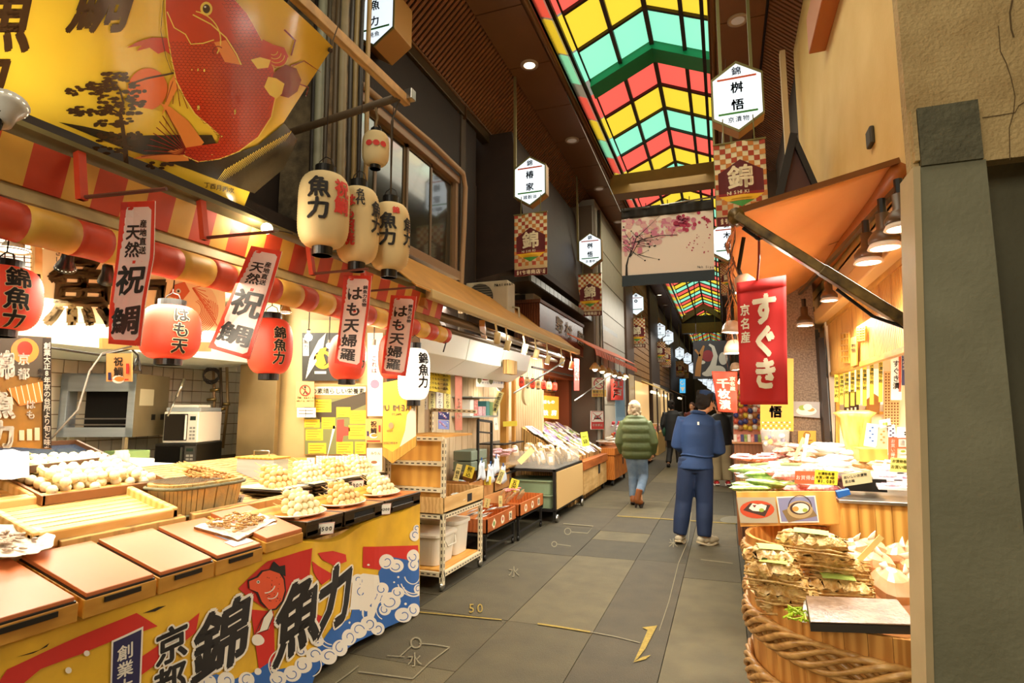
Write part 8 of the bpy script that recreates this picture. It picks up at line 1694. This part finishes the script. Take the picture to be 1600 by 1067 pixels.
def person(loc, rz, label, k):
    """k: pose and clothes. All in local metres, walking towards +y"""
    t = thing('person', loc, label, 'person', rz=rz)
    hx, hy, hz = k['head']; hy_ = k.get('hyaw', 0); sh = k['sh']; hip = k['hip']; b = MB(); R = Matrix.Rotation(hy_, 3, 'Z')@Matrix.Rotation(k.get('nod', 0), 3, 'X')
    H = Vector((hx, hy, hz)); V = lambda *q: H+R @ Vector(q)
    b.ball(V(0, -.01, .015), .1, .78, .95, 1.12, 16, R); b.ball(V(0, .02, -.05), .07, .8, .95, .9, 14, R)         # skull, jaw
    b.tube([V(0, .09, .02), V(0, .112, -.015), V(0, .098, -.03)], [.008, .014, .012], 7)                             # nose
    b.tube([V(-.025, .085, -.06), V(.025, .085, -.06)], .008, 6)
    for s_ in (-1, 1): b.ball(V(s_*.08, -.005, -.005), .026, .4, .8, 1.2, 8, R)
    nk = Vector((sum(q[0] for q in sh)/2, sum(q[1] for q in sh)/2, sh[0][2]+.02))
    b.tube([H+Vector((0, -.01, -.06)), H.lerp(nk, .6)+Vector((0, -.01, -.03)), nk-Vector((0, 0, .06))], [.05, .052, .06], 12)
    pc = (Vector(hip[0])+Vector(hip[1]))/2
    b.tube([nk-Vector((0, 0, .03)), nk.lerp(pc, .35), nk.lerp(pc, .7), pc], [.09, .125, .11, .12], 14)
    for i, s_ in enumerate((-1, 1)):
        S_, E_, W_ = [Vector(q) for q in k['arm'][i]]; b.tube([nk.lerp(S_, .3)-Vector((0, 0, .03)), S_, S_.lerp(E_, .5), E_, E_.lerp(W_, .5), W_], [.05, .05, .045, .038, .035, .025], 10); hand(b, W_, W_-E_, s_)
        h_, kn, an, toe = [Vector(q) for q in k['leg'][i]]; b.tube([h_, h_.lerp(kn, .5), kn, kn.lerp(an, .35), an], [.085, .072, .052, .05, .035], 10); b.tube([an, an.lerp(toe, .4), toe], [.036, .034, .026], 8)
    b.build('body', SKIN, t, remesh=.009, world=False)
    # eyes, lips
    e = MB()
    for s_ in (-1, 1): e.ball(V(s_*.031, .083, .012), .012, 1, .6, .7, 8, R)
    e.build('eyes', M('eye_dark', '#2a1d14', .2), t, smooth=True, world=False)
    e = MB(); e.tube([V(-.022, .094, -.06), V(0, .098, -.058), V(.022, .094, -.06)], .006, 6); e.build('lips', M('lips', '#b5705c', .5), t, smooth=True, world=False)
    # hair: a cap of lofted lumps at the back and top
    hr = MB(); g = random.Random(k.get('seed', 1)); hl = k.get('hairlen', .03); hb = k.get('hairbig', 1)
    hr.ball(V(0, -.022, .03), .106*hb, .82, .94, 1.08, 18, R); hr.ball(V(0, -.045, -.02), .085*hb, .85, .75, 1+hl*8, 14, R)
    for _ in range(26):
        q = g.uniform(PI*.95, PI*2.05); zz = g.uniform(-.06-hl, .09); hr.ball(V(.078*math.cos(q)*hb, -.02+.088*math.sin(q)*hb, zz), g.uniform(.018, .032), 1, 1, 1.3, 7, R)
    hr.build('hair', k['hair'], t, remesh=.009, world=False)
    # trousers
    tr = MB(); lw = k['lw']
    for i in (0, 1):
        h_, kn, an, toe = [Vector(q) for q in k['leg'][i]]; up = k.get('cuff', .05); e_ = an.lerp(kn, up)
        tr.tube([h_+Vector((0, 0, .06)), h_-Vector((0, 0, .03)), h_.lerp(kn, .55), kn, kn.lerp(an, .5), e_], [lw[0], lw[0]*1.02, lw[1], lw[2], lw[3], lw[4]], 16)
    tr.loft([(pc.x, pc.y, pc.z-.07, k['hw']*.8, .10), (pc.x, pc.y, pc.z, k['hw'], .125), (pc.x, pc.y, pc.z+.10, k['hw']*.95, .12)], 20)
    tr.build('trousers', k['tm'], t, remesh=.012, world=False)
    # coat
    ct = MB(); ct.loft(k['coat'], 28)
    for i in (0, 1):
        S_, E_, W_ = [Vector(q) for q in k['arm'][i]]; sw = k['sw']; cx_, cy_, cz_ = k['coat'][-2][:3]; c_ = Vector((cx_, cy_, S_.z-.03))
        ct.tube([c_.lerp(S_, .4), S_, S_.lerp(E_, .5), E_, E_.lerp(W_, .5), E_.lerp(W_, k.get('slv', .9))], [sw[0]*.8, sw[0], sw[1], sw[2], sw[3], sw[3]*1.02], 16)
    if k.get('quilt'):
        pass
    ct.build('jacket', k['cm'], t, remesh=k.get('cv', .012), world=False)
    for f_ in k.get('extra', ()): f_(t, V, R)
    for i in (0, 1):
        an, toe = Vector(k['leg'][i][2]), Vector(k['leg'][i][3]); s_ = MB(); d = (toe-an); dn = d.normalized(); heel = an-Vector((d.x, d.y, 0)).normalized()*.045 + Vector((0, 0, toe.z-an.z))*.9
        for q, r_ in ((0, .045), (.35, .047), (.7, .05), (1, .038)): s_.ball(heel.lerp(toe, q)+Vector((0, 0, .012)), r_, 1, 1, .9, 10)
        if k.get('boot'): s_.tube([heel+Vector((0, 0, .02)), an+Vector((0, 0, .06))], [.05, .052], 10)
        o = s_.build('shoe', k['sm'], t, remesh=.011, world=False)
        u_ = MB(); n_ = Vector((0, 0, 1)) if abs(dn.z) < .8 else Vector((0, -1, 0)); lt = dn.cross(n_).normalized()*.046; dnn = lt.cross(dn).normalized(); base = Vector((0, 0, -.034))
        u_.prism([heel-dn*.04+lt*.8+base, heel+dn*.1+lt+base, toe-dn*.02+lt*1.05+base, toe+dn*.045+base, toe-dn*.02-lt*1.05+base, heel+dn*.1-lt+base, heel-dn*.04-lt*.8+base], (0, 0, .02)).build('sole', k['som'], o, world=False, bevel=.004)
    return t
BLW = M('indigo_workwear', '#223c66', .8, vary=.15, vscale=5, bump=.15, bscale=14); BLT = M('indigo_trousers', '#182a4a', .75, vary=.2, vscale=5, bump=.15, bscale=14)
def worker_extra(t, V, R):
    c = MB(); c.loft([(0, 0, 0, .088, .102), (0, 0, .05, .086, .10), (0, -.002, .085, .078, .09), (0, 0, .095, .04, .05)], 22)
    o = MB(); o.v = [V(v.x, v.y-.012, v.z+.035) for v in c.v]; o.f = c.f; o.m = c.m; o.build('cap', BLW, t, bevel=.004, world=False, smooth=True)
    MB().tube([V(-.055, -.085, .04), V(0, -.11, .04), V(.055, -.085, .04)], .008, 6).build('cap_knot', BLT, t, world=False)
    MB().bx((.078, -.16, 1.33), (.098, -.152, 1.365)).build('collar_mark', PAPER, t, world=False)
    MB().tube([(.055+.172*math.cos(q), .0+.128*math.sin(q), .985+.012*math.sin(q*2)) for q in [2*PI*i/30 for i in range(31)]], .012, 6).build('waist_tie', BLW, t, world=False, smooth=True)
    MB().tube([(.01, .06, 1.47), (.05, -.06, 1.475), (.10, -.085, 1.472), (.15, -.06, 1.46), (.16, .06, 1.44)], .022, 8).build('collar', BLW, t, world=False, smooth=True)
person((-.37, 7.0, 0), 0, 'worker in indigo jacket, wide trousers and flat cap, seen from behind, facing right', dict(
    head=(.18, .03, 1.585), hyaw=-.9, nod=-.25, sh=[(-.09, 0, 1.42), (.27, 0, 1.38)], hip=[(-.07, 0, .86), (.12, 0, .86)], seed=2, hair=HAIRD, hairlen=.02,
    arm=[[(-.10, 0, 1.37), (-.155, .03, 1.10), (-.07, .24, 1.05)], [(.27, 0, 1.33), (.29, .03, 1.05), (.20, .26, 1.02)]],
    leg=[[(-.06, 0, .84), (-.11, .03, .46), (-.165, -.02, .09), (-.14, .10, .045)], [(.12, 0, .84), (.115, .03, .46), (.10, -.02, .085), (.22, .06, .045)]],
    lw=(.105, .102, .094, .092, .075), hw=.185, tm=BLT, cuff=.02, cm=BLW, coat=[(.03, 0, .83, .20, .15), (.035, 0, .90, .188, .14), (.055, 0, .985, .165, .12), (.07, 0, 1.08, .175, .125), (.085, -.01, 1.22, .19, .14), (.09, -.015, 1.33, .195, .13), (.09, 0, 1.41, .16, .10), (.095, 0, 1.46, .075, .07)],
    sw=(.075, .075, .08, .085), slv=.75, sm=M('shoe_beige', '#a89b7e', .7), som=M('sole_beige', '#cbb994', .6), extra=(worker_extra,)))
GRN_ = M('olive_puffer', '#4d572b', .6, vary=.2, vscale=6, bump=.5, bscale=16); JEA = M('faded_jeans', '#7f92a5', .8, c2='#566a82', vscale=7)
def puff(rings, n=5):
    out = []
    for i in range(len(rings)-1):
        a_, b_ = rings[i], rings[i+1]
        for j in range(4):
            q = j/4; r = [a_[m]*(1-q)+b_[m]*q for m in range(5)]; bul = .022*math.sin(PI*((j+.0)/4)); out.append((r[0], r[1], r[2], r[3]+bul, r[4]+bul))
    out.append(rings[-1]); return out
person((-1.33, 9.5, 0), .1, 'grey-haired man in an olive puffer jacket and faded jeans walking away', dict(
    head=(-.05, .02, 1.50), hyaw=.5, sh=[(-.22, 0, 1.34), (.16, 0, 1.34)], hip=[(-.11, 0, .78), (.06, 0, .78)], seed=5, hair=HAIRG, hairlen=.06, hairbig=1.12,
    arm=[[(-.22, 0, 1.26), (-.28, -.02, .98), (-.22, .10, .80)], [(.17, 0, 1.26), (.24, -.03, .98), (.20, .10, .80)]],
    leg=[[(-.10, 0, .76), (-.09, .06, .44), (-.09, .02, .10), (-.08, .16, .045)], [(.05, 0, .76), (.08, .06, .44), (.02, -.26, .22), (.04, -.25, .07)]],
    lw=(.10, .088, .075, .07, .066), hw=.17, tm=JEA, cm=GRN_, coat=puff([(-.02, 0, .72, .20, .14), (-.02, 0, .84, .225, .165), (-.02, 0, .98, .235, .17), (-.02, 0, 1.12, .235, .17), (-.03, 0, 1.26, .225, .155), (-.03, 0, 1.36, .17, .12), (-.035, 0, 1.42, .085, .085)]),
    sw=(.085, .09, .085, .08), slv=.85, boot=True, sm=M('tan_boot', '#8a4f24', .5), som=M('sole_dark', '#2a1d14', .7), cv=.010))
BKC = M('black_coat', '#0e0d0b', .6); BKT = M('charcoal_trousers', '#1c1a18', .7)
def bag_extra(t, V, R): MB().loft([(-.22, .05, .80, .05, .12), (-.23, .05, .95, .07, .15), (-.22, .05, 1.1, .03, .1)], 14).build('green_bag', M('dark_green_bag', '#1c4a30', .6), t, smooth=True, world=False)
person((-1.30, 16.0, 0), 0, 'man in a long black coat walking away down the lane', dict(head=(-.03, 0, 1.62), hyaw=0, sh=[(-.2, 0, 1.44), (.2, 0, 1.44)], hip=[(-.09, 0, .88), (.09, 0, .88)], hair=HAIRD,
    arm=[[(-.21, 0, 1.38), (-.27, -.04, 1.1), (-.23, .05, .86)], [(.21, 0, 1.38), (.28, -.08, 1.12), (.2, .1, .95)]], leg=[[(-.09, 0, .86), (-.10, .08, .47), (-.14, -.14, .10), (-.14, -.02, .05)], [(.09, 0, .86), (.10, .12, .48), (.12, .08, .09), (.13, .2, .045)]],
    lw=(.10, .09, .08, .075, .075), hw=.17, tm=BKT, cm=BKC, coat=[(0, 0, .68, .23, .15), (0, 0, .95, .22, .15), (0, 0, 1.2, .23, .15), (0, 0, 1.38, .22, .13), (0, 0, 1.48, .10, .08)], sw=(.08, .075, .07, .06), sm=BLACK, som=BLACK, extra=(bag_extra,)))
person((-.10, 12.4, 0), .15, 'person in a black jacket, khaki trousers and red shoes behind the capped worker', dict(head=(0, .02, 1.56), hyaw=.6, sh=[(-.18, 0, 1.38), (.18, 0, 1.38)], hip=[(-.09, 0, .84), (.09, 0, .84)], hair=HAIRD, seed=9,
    arm=[[(-.19, 0, 1.33), (-.25, -.02, 1.06), (-.2, .12, .9)], [(.19, 0, 1.33), (.26, -.02, 1.06), (.2, .14, .92)]], leg=[[(-.09, 0, .82), (-.10, .04, .45), (-.10, 0, .09), (-.11, .13, .045)], [(.09, 0, .82), (.10, .06, .45), (.12, .03, .09), (.12, .16, .045)]],
    lw=(.12, .12, .115, .11, .10), hw=.18, tm=M('khaki_trousers', '#9a8a66', .8), cm=BKC, coat=[(0, 0, .80, .22, .15), (0, 0, 1.0, .21, .15), (0, 0, 1.2, .22, .15), (0, 0, 1.34, .21, .12), (0, 0, 1.42, .09, .08)], sw=(.08, .075, .07, .06), sm=M('red_shoe', '#b52020', .5), som=PAPER))
person((-.98, 19.5, 0), 0, 'far passer-by in a dark red top beyond the man in the black coat', dict(head=(0, 0, 1.6), hyaw=2.8, sh=[(-.18, 0, 1.42), (.18, 0, 1.42)], hip=[(-.09, 0, .86), (.09, 0, .86)], hair=M('hair_brown', '#4a2818', .8), seed=4,
    arm=[[(-.19, 0, 1.36), (-.24, 0, 1.1), (-.22, .1, .88)], [(.19, 0, 1.36), (.24, 0, 1.1), (.22, .1, .88)]], leg=[[(-.09, 0, .84), (-.09, .04, .46), (-.09, 0, .09), (-.09, .13, .045)], [(.09, 0, .84), (.09, .06, .46), (.09, .03, .09), (.09, .16, .045)]],
    lw=(.1, .09, .08, .075, .07), hw=.17, tm=BKT, cm=M('dark_red_top', '#5a201a', .7), coat=[(0, 0, .80, .2, .14), (0, 0, 1.2, .21, .14), (0, 0, 1.36, .2, .12), (0, 0, 1.45, .09, .08)], sw=(.075, .07, .06, .055), sm=BLACK, som=BLACK))
